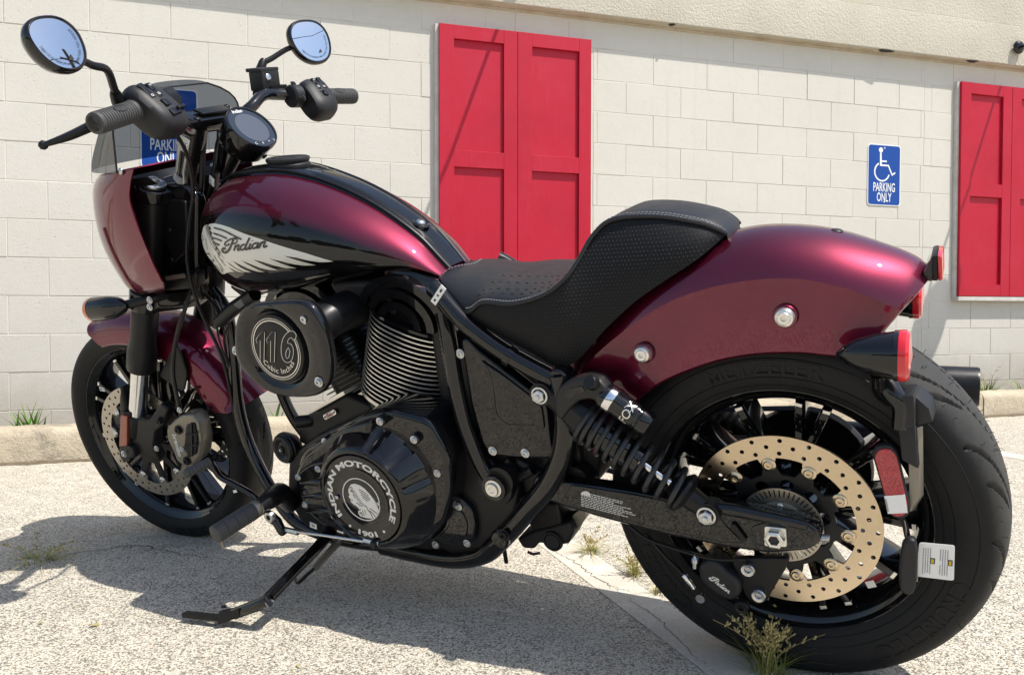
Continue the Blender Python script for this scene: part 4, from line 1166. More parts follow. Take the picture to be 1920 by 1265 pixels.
# risers and clamp
rs = empty('handlebar_riser', bike)
for sd in (1, -1):
    a = V((1.2036,.055,1.0862)) * V((1, sd, 1)); b = V((1.2733,.055,.9705)) * V((1, sd, 1))
    d = unit(b - a); f_ = unit(np.cross(V((0, 1, 0)), d)); rows = []
    for t, w0, w1 in ((-.02, .020, .024), (.02, .022, .026), (.06, .017, .021), (.12, .015, .019), (np.linalg.norm(b - a), .022, .024)):
        c = a + d * t; rows.append([c + f_ * w0 * cx + V((0, w1 * cy, 0)) for cx, cy in ((1, .6), (.6, 1), (-.6, 1), (-1, .6), (-1, -.6), (-.6, -1), (.6, -1), (1, -.6))])
    g = G(); g.loft(rows); g.obj('riser_post', 'gloss', rs, smooth=30, bevel=.002)
    # machined side face
    hole = [(a + d * .035)[[0, 2]], ]
    o1 = [a + d * t + f_ * s_ for t, s_ in ((.018, -.017), (.018, .015), (.10, .011), (np.linalg.norm(b - a) - .012, .018), (np.linalg.norm(b - a) - .004, .0), (np.linalg.norm(b - a) - .012, -.016), (.10, -.012))]
    o2 = [a + d * t + f_ * s_ for t, s_ in ((.052, -.008), (.052, .008), (.10, .006), (np.linalg.norm(b - a) - .022, .012), (np.linalg.norm(b - a) - .022, -.010), (.10, -.007))]
    if sd > 0:
        g = plate([rounded(o1, .005), rounded(o2, .003)], .0835, .006, .0008); g.obj('machined_face', 'alu', rs, smooth=30)
        for k in (-.006, .007): bolt('button', a + d * .033 + f_ * k * 1.2 + V((0, .028, 0)), .0048, rs)
g = G(); a = V((1.2036,.055,1.0862)); u_ = unit(V((-.45, 0, .9))); 
R_ = np.stack([V((0, 1, 0)), unit(np.cross(u_, V((0, 1, 0)))), u_], 1)
g.box(V((a[0] - .002, 0, a[2] + .016)), (.165, .058, .020), R_); g.obj('top_clamp', 'gloss', rs, smooth=30, bevel=.005)
g = G(); g.box(V((a[0] - .010, 0, a[2] + .030)), (.09, .030, .006), R_); g.obj('clamp_recess', 'satin', rs, smooth=30, bevel=.002)
for sx in (.068, -.068):
    for q in (-.02, .02): bolt('button', V((a[0] - .002, sx, a[2] + .016)) + R_[:, 2] * .010 + R_[:, 1] * q, .0075, rs, ax=u_, m='satin')

# mirrors
def mirror(c, stem, nrm, rx, rz, tip):
    mr = empty('mirror', bike); n_ = unit(nrm); r_ = unit(np.cross(V((0, 0, 1)), n_)); u_ = np.cross(n_, r_)
    def ring(k, dep, nn=56):
        out = []
        for i in range(nn):
            a = 2 * pi * i / nn; e = 2.25
            R0 = 1 / (abs(cos(a)) ** e + abs(sin(a)) ** e) ** (1 / e)
            sk = 1 + tip * cos(a - rad(35)) * .10 - .035 * cos(3 * (a - rad(95)))
            out.append(c + r_ * cos(a) * R0 * rx * k * sk + u_ * sin(a) * R0 * rz * k * sk + n_ * dep)
        return out
    g = G(); g.loft([ring(.90, .001), ring(.95, .004), ring(1.0, .003), ring(1.03, -.004), ring(1.02, -.012), ring(.9, -.024), ring(.55, -.033), ring(.1, -.036)], True); g.obj('shell', 'gloss', mr, smooth=60)
    g = G(); g.loft([ring(k_ * .905, .0012 + .0014 * (1 - k_ * k_)) for k_ in (1, .85, .7, .55, .4, .25, .1, .01)], False); g.obj('mirror_glass', 'mirror', mr, smooth=179)
    g = G(); g.tube(stem, [.0062, .0068, .0072], 12, smooth=6); g.obj('stem', 'satin', mr)
    g = G(); g.lathe([(0, -.008), (.0105, -.008), (.0115, .0), (.0105, .02), (.008, .028)], stem[-1], unit(V(stem[-2]) - V(stem[-1])), 18); g.obj('stem_nut', 'satin', mr)
    # printed warning along the lower rim
    v, f = text_mesh('OBJECTS IN MIRROR ARE CLOSER THAN THEY APPEAR', .0062, .0001); ang = rad(-90) + rad(22) * (1) + v[:, 0] / (.86 * rx)
    rad_ = .84 - v[:, 1] / rx
    e = 2.25; R0 = 1 / (np.abs(np.cos(ang)) ** e + np.abs(np.sin(ang)) ** e) ** (1 / e)
    sk = 1 + tip * np.cos(ang - rad(35)) * .10 - .035 * np.cos(3 * (ang - rad(95)))
    w = c + np.outer(np.cos(ang) * R0 * rx * (rad_) * sk * .905, r_) + np.outer(np.sin(ang) * R0 * rz * (rad_) * sk * .905, u_) + n_ * .0030
    G().add(w, f).obj('mirror_print', 'dark_ink', mr, smooth=0)
    t_ = c + r_ * rx * .20 - u_ * rz * .55 + n_ * .0031
    g = G(); g.add([t_ - r_ * .006 - u_ * .004, t_ + r_ * .005 - u_ * .003, t_ + r_ * .003 + u_ * .006], [(0, 1, 2)]); g.obj('mirror_mark', 'dark_ink', mr, smooth=0)
    return mr
# mirror normals: chosen so that the rider's mirrors look back along the bike and a little up
XF = None
mL = V((1.1513,.36,1.252)); 
XF = steer
cL_ = V((1.023,.475,1.2442)); cR_ = V((1.1859,-.4,1.2511))
mirror(cL_, [cL_ + V((.012, -.03, -.016)), V((1.0263,.42,1.2093)), V((1.0361,.385,1.2011)), V((1.0723,.35,1.1746)), V((1.0953,.33,1.1512))], (-.93, -.06, .24), .0485, .0445, .5)
mirror(cR_, [cR_ + V((.015, .03, -.014)), V((1.2189,-.34,1.2377)), V((1.2435,-.3,1.2201)), V((1.2567,-.275,1.2106)), V((1.2593,-.265,1.1974))], (-.93, .22, .22), .062, .056, -.6)

# gauge
gg = empty('gauge', bike)
gc = V((1.1008,0,1.0634)); gn = unit(V((-.80, .05, .60)))
gr_ = unit(np.cross(V((0, 0, 1)), gn)); gu = np.cross(gn, gr_)
g = G(); g.lathe([(.028, -.062), (.046, -.056), (.054, -.044), (.0565, -.012), (.0575, -.006), (.0565, -.004)], gc, gn, 56); g.obj('gauge_body', 'gloss', gg, smooth=40)
g = G(); g.lathe([(.0565, -.005), (.0590, -.004), (.0590, .006), (.0575, .009), (.0545, .0085), (.0540, .006)], gc, gn, 64); g.obj('bezel', 'gloss', gg, smooth=40)
g = G(); g.lathe([(0, .0062), (.0545, .0062)], gc, gn, 64); g.obj('glass', 'screen', gg)
g = G(); g.lathe([(0, .0066), (.0395, .0066)], gc - gu * .001, gn, 64); g.obj('display', 'display', gg)
def on_g(u_, v_, h=.0068): return gc + gr_ * u_ + gu * v_ + gn * h
text_obj('maker_name', 'Indian', on_g(-.006, .0465), gr_, gu, .0125, 'white', gg, depth=.0001, shear=.3, bold=.0002)
for u_, s_ in ((-.024, 'C'), (-.006, 'o'), (.014, '='), (.030, ')')): text_obj('warning_icon', s_, on_g(u_, -.0445 + .00022 * abs(u_ * 1000) * .35), gr_, gu, .009, 'white', gg, depth=.0001)
g = G(); g.tube([gc - gn * .05, V((1.1561,0,1.0151)), V((1.2031,0,.9721))], [.020, .018, .016], 12, flat=.6); g.obj('gauge_bracket', 'satin', gg)
g = G(); g.lathe([(0, .001), (.006, .0012), (.007, 0)], gc - gu * .055 - gn * .03 + gr_ * .012, -gu, 18); g.obj('reset_button', 'satin', gg)

# cables and hoses at the steering head
cb = empty('control_cables', bike)
for nm_, pts, r in (('clutch_cable', [(1.0556,.26,1.0944), (1.0993,.2,1.0387), (1.1513,.16,.9612), (1.228,.13,.8803), (1.2705,.12,.7951), (1.2813,.11,.6909), (1.2642,.1,.5546), (1.2795,.1,.3872), (1.2546,.11,.307)], .0042),
                    ('brake_hose', [(1.3242,.06,.7552), (1.3411,.09,.6992), (1.3948,.105,.6113), (1.4304,.11,.5298), (1.4316,.12,.4484), (1.4366,.12,.4164)], .0052),
                    ('wiring_loom', [(1.2071,.02,1.0882), (1.2177,.04,1.0279), (1.2339,.05,.9659), (1.2572,.06,.9031), (1.2988,.07,.7827), (1.318,.06,.7022)], .0065),
                    ('sensor_wire', [(1.3023,.08,.7145), (1.3436,.09,.6927), (1.3778,.1,.65), (1.4304,.11,.5439), (1.4391,.12,.4337)], .0028),
                    ('vent_hose', [(1.3174,.03,.7129), (1.28,.06,.6745), (1.2843,.05,.631), (1.3055,.04,.5727)], .005), ('earth_lead', [(1.3411,.04,.7168), (1.2734,.08,.7005), (1.2785,.075,.6529), (1.3018,.06,.5939), (1.2949,.06,.5248)], .0028), ('horn_lead', [(1.261,.05,.6972), (1.2282,.08,.6535), (1.256,.09,.6046), (1.2707,.08,.4914)], .0024),
                    ('throttle_cable', [(1.175,-.12,1.1105), (1.2053,-.02,1.0655), (1.2188,.02,.9892), (1.2717,.05,.8773)], .0042)):
    g = G(); g.tube([V(p) for p in pts], r, 8, smooth=6); g.obj(nm_, 'satin', cb)

XF = None

# ------------------------------------------------------------------ fuel tank
tk = empty('fuel_tank', bike)
# x, top z, half width, bottom z, height of the widest line (0..1)
TS = [(1.212, 0.875, .045, .800, .5), (1.207, 0.915, .088, .765, .5), (1.190, 0.948, .120, .736, .48), (1.156, 0.967, .144, .716, .45), (1.095, 0.978, .163, .707, .43), (1.01, 0.975, .173, .712, .41), (.93, 0.954, .171, .722, .39),
      (.85, 0.923, .157, .733, .36), (.78, 0.887, .136, .742, .34), (.72, 0.847, .112, .746, .33), (.67, 0.805, .088, .746, .32), (.635, 0.762, .068, .738, .32), (.612, 0.732, .052, .726, .35)]
TSi = np.array(catmull([V(t) for t in TS], 5))
def tank_ring(t, n=64, grow=0.):
    x, zt, w, zb, m = t; zm = zb + (zt - zb) * m; out = []
    for k in range(n):
        a = 2 * pi * k / n; s_, c_ = sin(a), cos(a)
        if c_ >= 0:
            y = w * np.sign(s_) * abs(s_) ** .92; z = zm + (zt - zm) * abs(c_) ** .86
        else:
            y = w * np.sign(s_) * abs(s_) ** .62 * (1 - .12 * abs(c_)); z = zm - (zm - zb) * abs(c_) ** .90
        out.append(V((x, y + np.sign(y) * grow, z + grow * np.sign(c_))))
    return out
g = G(); g.loft([tank_ring(t) for t in TSi]); g.obj('tank_shell', 'tank_paint', tk, smooth=60)
def tank_top(x, y):
    """height of the tank skin above (x, y)"""
    xs = TSi[::-1, 0]; zt, w, zb, m = [np.interp(x, xs, TSi[::-1, i]) for i in (1, 2, 3, 4)]
    zm = zb + (zt - zb) * m; s_ = (min(abs(y) / w, .999)) ** (1 / .92); return zm + (zt - zm) * math.sqrt(1 - s_ * s_) ** .86
def tank_side(x, z):
    xs = TSi[::-1, 0]; zt, w, zb, m = [np.interp(x, xs, TSi[::-1, i]) for i in (1, 2, 3, 4)]
    zm = zb + (zt - zb) * m
    if z >= zm:
        c_ = min((z - zm) / (zt - zm), .999) ** (1 / .86); return w * math.sqrt(1 - c_ * c_) ** .92
    c_ = min((zm - z) / (zm - zb), .999) ** (1 / .90); return w * math.sqrt(1 - c_ * c_) ** .62 * (1 - .12 * c_)
# black console strip along the top
xs_ = np.linspace(1.178, .618, 40); rows = []
for i, x in enumerate(xs_):
    t = i / 39; hw = np.interp(x, [.60, .64, .70, .80, .90, .96, 1.02, 1.08, 1.14, 1.18], [.030, .036, .040, .043, .047, .055, .070, .072, .060, .045])
    row = []
    for k in range(-8, 9):
        y = hw * k / 8; lift = .0095 if abs(k) < 7 else (.006 if abs(k) == 7 else -.004)
        if abs(k) == 6: lift = .0085
        if abs(k) == 5: lift = .0060 if .66 < x < .93 else .0095
        row.append((x, y, max(tank_top(x, y), tank_top(x, 0) - .10 * abs(y)) * .0 + tank_top(x, y) + lift))
    rows.append(row)
g = G(); g.grid(rows); g.obj('console', 'gloss', tk, smooth=40)
g = G(); g.tube([V(r[1]) + V((0, 0, .0005)) for r in rows], .0035, 8); g.tube([V(r[-2]) + V((0, 0, .0005)) for r in rows], .0035, 8); g.obj('console_trim', 'satin', tk)
# filler cap
cc = V((1.008, 0, tank_top(1.008, 0) + .0075)); cn = unit(V((-.10, 0, 1)))
g = G(); g.lathe([(.047, -.006), (.047, -.001), (.0445, .001), (.0435, .0025), (.0455, .0045), (.0470, .008), (.0465, .0115), (.0430, .0135), (.0400, .0132), (.0385, .0122), (0, .0122)], cc, cn, 56); g.obj('filler_cap', 'matte', tk, smooth=40)
ring_v, ring_f = text_mesh('INDIAN MOTORCYCLE  1901', .0085, .0004, bold=.0002); ang = -ring_v[:, 0] / .029 + pi / 2; rr = .0305 + ring_v[:, 1]
cu_, cw_, _ = frame_of(cn); w = cc + np.outer(rr * np.cos(ang), V((0, -1, 0))) + np.outer(rr * np.sin(ang), V((1, 0, .1))) + np.outer(ring_v[:, 2] + .0125, cn)
G().add(w, ring_f).obj('cap_lettering', 'satin', tk, smooth=0)
g = G(); g.lathe([(.022, .0122), (.022, .0129), (.020, .0131), (.018, .0123)], cc, cn, 40); g.obj('cap_ring', 'satin', tk)
bolt('button', (.690, 0, tank_top(.690, 0) + .0095), .0105, tk, ax=(-.45, 0, 1), tall=1.1)
g = G(); g.lathe([(.021, 0), (.021, .002), (.017, .005), (.0125, .0035)], (.690, 0, tank_top(.690, 0) + .0085), (-.45, 0, 1), 28); g.obj('bolt_boss', 'gloss', tk)

# headdress badge on the tank side: plate of feathers traced as outline, drawn on the skin
def on_tank(P, lift=.0016):
    P = np.asarray(P, float); out = []
    for x, z in P: out.append((x, tank_side(x, z) + lift, z))
    return np.array(out)
def px_outline(P): return [(p[0], p[2]) for p in P]
# all outlines are in the side plane (x, z)
badge = px_outline([(1.1277,.15,.8837),(1.1157,.15,.8852),(1.1007,.15,.886),(1.076,.15,.8829),(1.0464,.15,.8767),(1.0042,.15,.8633),(.9558,.15,.8488),(.9093,.15,.8325),(.8575,.15,.8142),(.8053,.15,.7926),(.819,.15,.7925),(.835,.15,.7941),(.8546,.15,.7991),(.8805,.15,.8076),(.9077,.15,.813),(.8935,.15,.807),(.8755,.15,.7999),(.8563,.15,.7927),(.845,.15,.7881),(.8713,.15,.7895),(.8915,.15,.7939),(.918,.15,.8025),(.9466,.15,.8101),(.9362,.15,.8054),(.9195,.15,.7971),(.9041,.15,.79),(.8912,.15,.7847),(.9153,.15,.7866),(.9382,.15,.7934),(.9651,.15,.8031),(.9904,.15,.8096),(.9774,.15,.8025),(.9618,.15,.7942),(.9487,.15,.7882),(.9382,.15,.7834),(.9602,.15,.7847),(.9811,.15,.7903),(1.0014,.15,.7989),(1.0276,.15,.8088),(1.0175,.15,.8017),(1.0031,.15,.7933),(.99,.15,.7861),(.9768,.15,.7796),(.9987,.15,.7825),(1.0194,.15,.7905),(1.0398,.15,.8002),(1.0575,.15,.8088),(1.0515,.15,.8029),(1.0419,.15,.7935),(1.0286,.15,.7862),(1.0164,.15,.7802),(1.0376,.15,.7825),(1.0555,.15,.7905),(1.0684,.15,.8),(1.0788,.15,.8073),(1.0719,.15,.799),(1.0591,.15,.7894),(1.0414,.15,.7803),(1.0581,.15,.7825),(1.0709,.15,.7875),(1.0833,.15,.7937),(1.076,.15,.7865),(1.0694,.15,.7823),(1.0839,.15,.7821),(1.0975,.15,.7802),(1.1153,.15,.7761),(1.1288,.15,.7752),(1.1338,.15,.7801),(1.1372,.15,.7896),(1.1393,.15,.7978),(1.1419,.15,.8049),(1.1502,.15,.8099),(1.159,.15,.8184),(1.1653,.15,.8292),(1.1687,.15,.834),(1.1692,.15,.8422),(1.1696,.15,.8503),(1.1684,.15,.8584),(1.1627,.15,.865),(1.1578,.15,.8694),(1.1537,.15,.876),(1.1492,.15,.8792),(1.1415,.15,.8822)])
def fill_on_tank(splines, lift, cell=.006):
    """fill a flat outline, cut it into small cells and lay it on the tank skin"""
    v, f = curve_mesh([[(-p[0], p[1]) for p in s_] for s_ in splines], .00001, 0)
    keep = np.abs(v[:, 2] - v[:, 2].max()) < 1e-9
    me = bpy.data.meshes.new('t'); me.from_pydata(v.tolist(), [], [q for q in f if all(keep[i] for i in q)])
    bm = bmesh.new(); bm.from_mesh(me); bmesh.ops.delete(bm, geom=[x for x in bm.verts if not x.link_faces], context='VERTS')
    lo, hi = v[:, :2].min(0), v[:, :2].max(0)
    for ax_ in (0, 1):
        for c in np.arange(lo[ax_] + cell, hi[ax_], cell):
            no = Vector((1, 0, 0)) if ax_ == 0 else Vector((0, 1, 0))
            bmesh.ops.bisect_plane(bm, geom=bm.verts[:] + bm.edges[:] + bm.faces[:], plane_co=no * float(c), plane_no=no)
    bm.verts.index_update(); vv = np.array([x.co for x in bm.verts]); ff_ = [tuple(x.index for x in q.verts) for q in bm.faces]
    bm.free(); bpy.data.meshes.remove(me)
    return G().add(on_tank(np.stack([-vv[:, 0], vv[:, 1]], 1), lift), ff_)
bd = empty('tank_badge', tk)
fill_on_tank([badge], .0012).obj('badge_plate', 'cream', tk, smooth=60)
bpy.data.objects.remove(bd)
def tank_strokes(nm_, paths, width, m, lift=.0022):
    g = strokes(paths, width, lambda q: on_tank(q, lift)); return g.obj(nm_, m, tk, smooth=60)
def P2(L): return [(p[0], p[2]) for p in L]
# feather slits and the face lines, as dark inlays
tank_strokes('badge_inlay', [P2([(1.1013,.155,.8775),(1.0666,.155,.8711),(1.0381,.155,.8617),(1.0104,.155,.8515)]), P2([(1.1035,.155,.8663),(1.0809,.155,.8617),(1.0561,.155,.8549)]), P2([(1.1098,.155,.8576),(1.093,.155,.8545),(1.0751,.155,.8502)]), P2([(1.108,.155,.8484),(1.0964,.155,.8445),(1.086,.155,.8417)])], .0036, 'gloss')
tank_strokes('badge_inlay', [P2([(1.1363,.155,.8806),(1.1292,.155,.8631),(1.1185,.155,.8466),(1.107,.155,.8324),(1.0927,.155,.817)]), P2([(1.1246,.155,.8856),(1.1192,.155,.8683),(1.1077,.155,.8495),(1.0962,.155,.8354),(1.0815,.155,.812)])], .0012, 'gloss', .0023)
bars = []
for t in np.linspace(0, 1, 15):
    a, b = V((1.1355,.155,.8783)) * (1 - t) + V((1.0952,.155,.8239)) * t, V((1.1238,.155,.8833)) * (1 - t) + V((1.0877,.155,.827)) * t
    bars.append([(a[0], a[2]), (b[0], b[2])])
tank_strokes('badge_inlay', bars, .0022, 'gloss', .0023)
tank_strokes('badge_inlay', [P2([(1.1408,.15,.8558),(1.1411,.15,.8455),(1.141,.15,.8316)]), P2([(1.1585,.15,.8625),(1.156,.15,.8554),(1.1634,.15,.8489)]), P2([(1.1557,.15,.8229),(1.1462,.15,.8214),(1.1384,.15,.8246)]), P2([(1.1401,.15,.8246),(1.1367,.15,.8152)]), P2([(1.1374,.15,.8036),(1.1301,.15,.8103),(1.1267,.15,.8055)]), P2([(1.1171,.15,.8191),(1.1145,.15,.8074),(1.1079,.15,.7979),(1.1077,.15,.784)]), P2([(1.1344,.15,.7977),(1.1273,.15,.7893),(1.1288,.15,.7799)]), P2([(1.1389,.15,.7943),(1.1334,.15,.7859),(1.1329,.15,.7777)]), P2([(1.1152,.15,.8005),(1.1135,.15,.7912),(1.119,.15,.7797)]), P2([(1.0977,.15,.8137),(1.0943,.15,.8044),(1.089,.15,.7962)]), P2([(1.1042,.15,.8186),(1.0969,.15,.8114),(1.0891,.15,.8054)])], .0017, 'gloss', .0023)
for q in ((391,427), (396,435), (401,446), (407,455), (412,463), (417,473)):
    pass
tri = G()
for c in [(1.1177,.155,.8773),(1.1127,.155,.8679),(1.1102,.155,.8565),(1.1056,.155,.846),(1.1014,.155,.8344),(1.0972,.155,.8228)]:
    p = [(c[0] + .003, c[2] - .004), (c[0] - .005, c[2] - .002), (c[0] + .002, c[2] + .004)]; tri.add(on_tank(p, .0023), [(0, 1, 2)])
tri.obj('badge_inlay', 'gloss', tk, smooth=0)

# script lettering, drawn with pen strokes (unit box), reused on tank, caliper
SCRIPT = [  # capital I with its swash, then n d i a n ; x to the right, y up
    ([(.335, .96), (.30, .985), (.27, .93), (.245, .70), (.215, .42), (.17, .20), (.10, .08), (.03, .13), (.005, .25), (.04, .36), (.10, .34)], .062),
    ([(.30, .985), (.20, .95), (.10, .80), (.06, .66), (.10, .55), (.17, .60), (.16, .70)], .040),
    ([(.335, .96), (.36, .80), (.33, .66), (.24, .62)], .036),
    ([(.345, .52), (.325, .36), (.305, .16)], .058), ([(.33, .36), (.375, .50), (.415, .50), (.405, .36), (.39, .22), (.42, .17), (.45, .24)], .046),
    ([(.555, .48), (.51, .51), (.465, .42), (.455, .27), (.485, .17), (.53, .21), (.56, .34)], .044), ([(.62, .92), (.595, .68), (.565, .36), (.56, .22), (.59, .18), (.615, .24)], .054),
    ([(.665, .54), (.65, .38), (.635, .24), (.66, .19), (.69, .25)], .052), ([(.69, .72), (.692, .68)], .055),
    ([(.80, .50), (.76, .53), (.715, .44), (.705, .30), (.735, .20), (.78, .24), (.805, .38)], .044), ([(.825, .55), (.81, .38), (.80, .26), (.825, .21), (.85, .27)], .052),
    ([(.88, .56), (.865, .40), (.85, .20)], .054), ([(.865, .40), (.905, .54), (.945, .54), (.94, .40), (.93, .26), (.96, .21), (1.0, .29)], .046)]
def script(fn, scale_w=1.): return [([fn(x, y) for x, y in p], w * scale_w) for p, w in SCRIPT]
o_, r_e, u_e = V((1.084,.158,.8235)), V((.9462,.158,.8272)), V((1.0706,.158,.854))
def tk_fn(x, y):
    p = o_ + (r_e - o_) * x + (u_e - o_) * y; return (p[0], p[2])
wS = np.linalg.norm(r_e - o_)
g = G()
for p, w_ in script(tk_fn): strokes([p], w_ * wS * .60, lambda q: on_tank(q, .0026), g)
g.obj('tank_lettering', 'gloss', tk, smooth=60)
# emissions label at the tank nose
q_ = V((1.1859,.06,.9673)); R_ = Matrix.Rotation(rad(-22), 3, 'Y') @ Matrix.Rotation(rad(-25), 3, 'Z')
g = G(); g.box(q_, (.028, .0015, .017), R_); g.obj('paper_tag', 'paper', tk, smooth=0)
g = G()
for k in range(4): g.box(q_ + V((.004, .0011, .005 - .0032 * k)), (.013, .0004, .0013), R_)
g.obj('tag_print', 'grey_ink', tk, smooth=0)

# ------------------------------------------------------------------ seat
st = empty('seat', bike)
crest = [(.6441,0,.7396),(.62,0,.7529),(.5639,0,.7541),(.5112,0,.747),(.4597,0,.7431),(.4039,0,.7422),(.3688,0,.745),(.3474,0,.763),(.3252,0,.7911),(.2889,0,.8233),(.243,0,.8379),(.1814,0,.8399),(.1191,0,.8292),(.0835,0,.8146),(.068,0,.8031)]
edge = [(.6206,.055,.7425),(.6047,.085,.7359),(.574,.115,.7194),(.5222,.14,.6885),(.4791,.148,.7092),(.4182,.152,.7069),(.3556,.15,.7215),(.3195,.136,.7447),(.3007,.116,.7711),(.2798,.094,.8068),(.2478,.078,.8286),(.1791,.066,.8273),(.1129,.058,.8115),(.0864,.05,.7982),(.0748,.042,.7883)]
crest = [V(c) - V((0, 0, dz)) for c, dz in zip(crest, (.008, .010, .012, .012, .012, .013, .015))] + [V((e[0] - .004, 0, e[2] + r)) for e, r in zip(edge[7:], (.002, .003, .005, .007, .008, .008, .006, .003))]
Kc = np.array(catmull(crest, 6)); Ke = np.array(catmull([V(c) for c in edge], 6))
rows = []
for c, e in zip(Kc, Ke):
    row = []
    for k in range(-16, 17):
        s_ = k / 16; a = abs(s_)
        y = e[1] * math.sin(a * pi / 2) ** .92; h = 1 - (1 - math.cos(a * pi / 2)) ** 1.25      # 1 at the crest, 0 at the edge
        q = a ** 1.4
        row.append((c[0] + (e[0] - c[0]) * q, y * np.sign(s_), e[2] + (c[2] - e[2]) * h))
    rows.append(row)
rows.append([(r[0] - .004, r[1] * .97, r[2] - .030) for r in rows[-1]])
g = G(); g.grid(rows); g.obj('cushion', 'leather', st, smooth=70)
SR = np.array(rows)
for k_, r_ in ((0, .0040), (32, .0040)):
    g = G(); g.tube(SR[18:-1, k_] + V((0, .001 if k_ else -.001, .0)), r_, 8); g.obj('piping', 'leather', st)
def stitches(path, nm_, r=.0008, L=.0042, gap=.0022, off=(0, 0, 0), m='thread'):
    P = np.array(path); d = np.r_[0, np.cumsum(np.linalg.norm(np.diff(P, axis=0), axis=1))]; g = G(); s_ = 0
    while s_ + L < d[-1]:
        a, b = [V([np.interp(q, d, P[:, i]) for i in range(3)]) + V(off) for q in (s_, s_ + L)]; g.tube([a, b], r, 5); s_ += L + gap
    o = g.obj(nm_, m, st, smooth=0); o['kind'] = 'stuff'; return o
stitches(SR[18:-1, 31] , 'stitching', off=(0, .0012, .0022)); stitches(SR[52:-1, 28], 'stitching', off=(0, .001, .0018))
ps = [SR[i, j] for i, j in ((13, 31), (14, 29), (15, 27), (16, 25), (17, 23), (18, 21), (18, 19), (18, 17))]
stitches(catmull([(.5912,.1,.7424),(.5787,.09,.7539),(.5602,.075,.7569),(.5462,.05,.7547),(.5445,.02,.757)], 6), 'stitching', off=(0, .002, .004))
g = G()
for j in (19, 22, 25, 27):
    P = SR[20:44:2, j]
    for a, b in zip(P[:-1], P[1:]): g.tube([a + (b - a) * .2 + V((0, 0, .0006)), a + (b - a) * .55 + V((0, 0, .0002))], .0004, 4)
o = g.obj('quilting', 'vinyl', st, smooth=0); o['kind'] = 'stuff'
# side panels with studded vinyl
up_ = np.array(catmull([V(p) for p in edge[3:]], 6)); lo_ = np.array(catmull([V(p) for p in [(.5243,.14,.6835),(.4907,.142,.6622),(.4452,.142,.6379),(.3969,.14,.6115),(.3545,.138,.5885),(.3174,.134,.5999),(.2679,.126,.6494),(.2104,.116,.6978),(.1576,.104,.731),(.109,.086,.7598),(.0768,.048,.7853)]], 6))
n = 60; up_, lo_ = resample(up_, n), resample(lo_, n)
for sd in (1, -1):
    rows = []
    for t in np.linspace(0, 1, 14):
        r = up_ * (1 - t) + lo_ * t; r = r.copy(); r[:, 1] += .012 * math.sin(pi * t) * np.minimum(1, np.linalg.norm(up_ - lo_, axis=1) / .1) - .002; r[:, 1] *= sd; rows.append(r)
    g = G(); g.grid(rows); g.obj('side_panel', 'vinyl', st, smooth=70)
    if sd > 0:
        PR = np.array(rows); poly = [(p[0], p[2]) for p in np.r_[up_, lo_[::-1]]]
        def inside(x, z, poly=poly):
            c = False; j = len(poly) - 1
            for i in range(len(poly)):
                xi, zi = poly[i]; xj, zj = poly[j]
                if (zi > z) != (zj > z) and x < (xj - xi) * (z - zi) / (zj - zi) + xi: c = not c
                j = i
            return c
        flat = PR.reshape(-1, 3); g = G(); dx = .0062; cnt = 0
        for iz in range(0, 46):
            for ix in range(0, 90):
                x = .06 + (ix + .5 * (iz % 2)) * dx; z = .56 + iz * dx
                if not inside(x, z): continue
                d2 = (flat[:, 0] - x) ** 2 + (flat[:, 2] - z) ** 2; idx = np.argsort(d2)[:4]; w_ = 1 / (d2[idx] + 1e-8); y = float((flat[idx, 1] * w_).sum() / w_.sum())
                g.add([(x + .0011, y, z), (x, y, z + .0011), (x - .0011, y, z), (x, y, z - .0011), (x, y + .0012, z)], [(0, 4, 1), (1, 4, 2), (2, 4, 3), (3, 4, 0)]); cnt += 1
        o = g.obj('vinyl_studs', 'stud', st, smooth=0); o['kind'] = 'stuff'

# ------------------------------------------------------------------ rear fender
rf = empty('rear_fender', bike)
# crest (centre line), crease and lower edge; front stations run under the seat
crestF = [(-.213, 0, .708), (-.19, 0, .731)] + [(-.1419,0,.7546),(-.0677,0,.7807),(.0111,0,.7911)] + [(.075, 0, .786), (.145, 0, .768), (.225, 0, .735), (.300, 0, .685), (.350, 0, .625), (.372, 0, .58)]
creaseF = [(-.1801,.08,.677),(-.1706,.09,.6775),(-.1235,.099,.7041),(-.0732,.104,.7214),(-.0222,.107,.7298),(.0477,.109,.7254),(.1231,.11,.7083),(.1871,.11,.6788),(.2528,.108,.6346),(.3022,.106,.5946),(.3326,.104,.5603)]
lowF = [(-.1489,.1,.6391),(-.137,.108,.6334),(-.0988,.113,.6147),(-.0417,.116,.6185),(.0201,.118,.616),(.0819,.119,.6034),(.1485,.119,.5777),(.2016,.118,.5469),(.2514,.116,.5026),(.2961,.112,.4545),(.323,.108,.4141)]
A_, B_, C_ = [np.array(catmull([V(p) for p in q], 6)) for q in (crestF, creaseF, lowF)]
rows = []
for a, b, c in zip(A_, B_, C_):
    half = []
    for t in np.linspace(0, 1, 15):       # crest -> crease, an arc that still slopes where it meets the crease
        q = math.sin(t * rad(66)) / math.sin(rad(66)); h = (math.cos(t * rad(66)) - cos(rad(66))) / (1 - cos(rad(66)))
        half.append(V((a[0] + (b[0] - a[0]) * t ** 1.6, b[1] * q, b[2] + (a[2] - b[2]) * h)))
    for t in np.linspace(0, 1, 9)[1:]:    # crease -> lower edge, slightly hollow under the crease
        half.append(V((b[0] + (c[0] - b[0]) * t, b[1] + (c[1] - b[1]) * t - .0015 * math.sin(pi * min(t * 2.2, 1)), b[2] + (c[2] - b[2]) * t)))
    rows.append([p * V((1, -1, 1)) for p in half[:0:-1]] + half)
R_ = np.array(rows); cen = V((0, 0, RR)); inn = R_.copy()
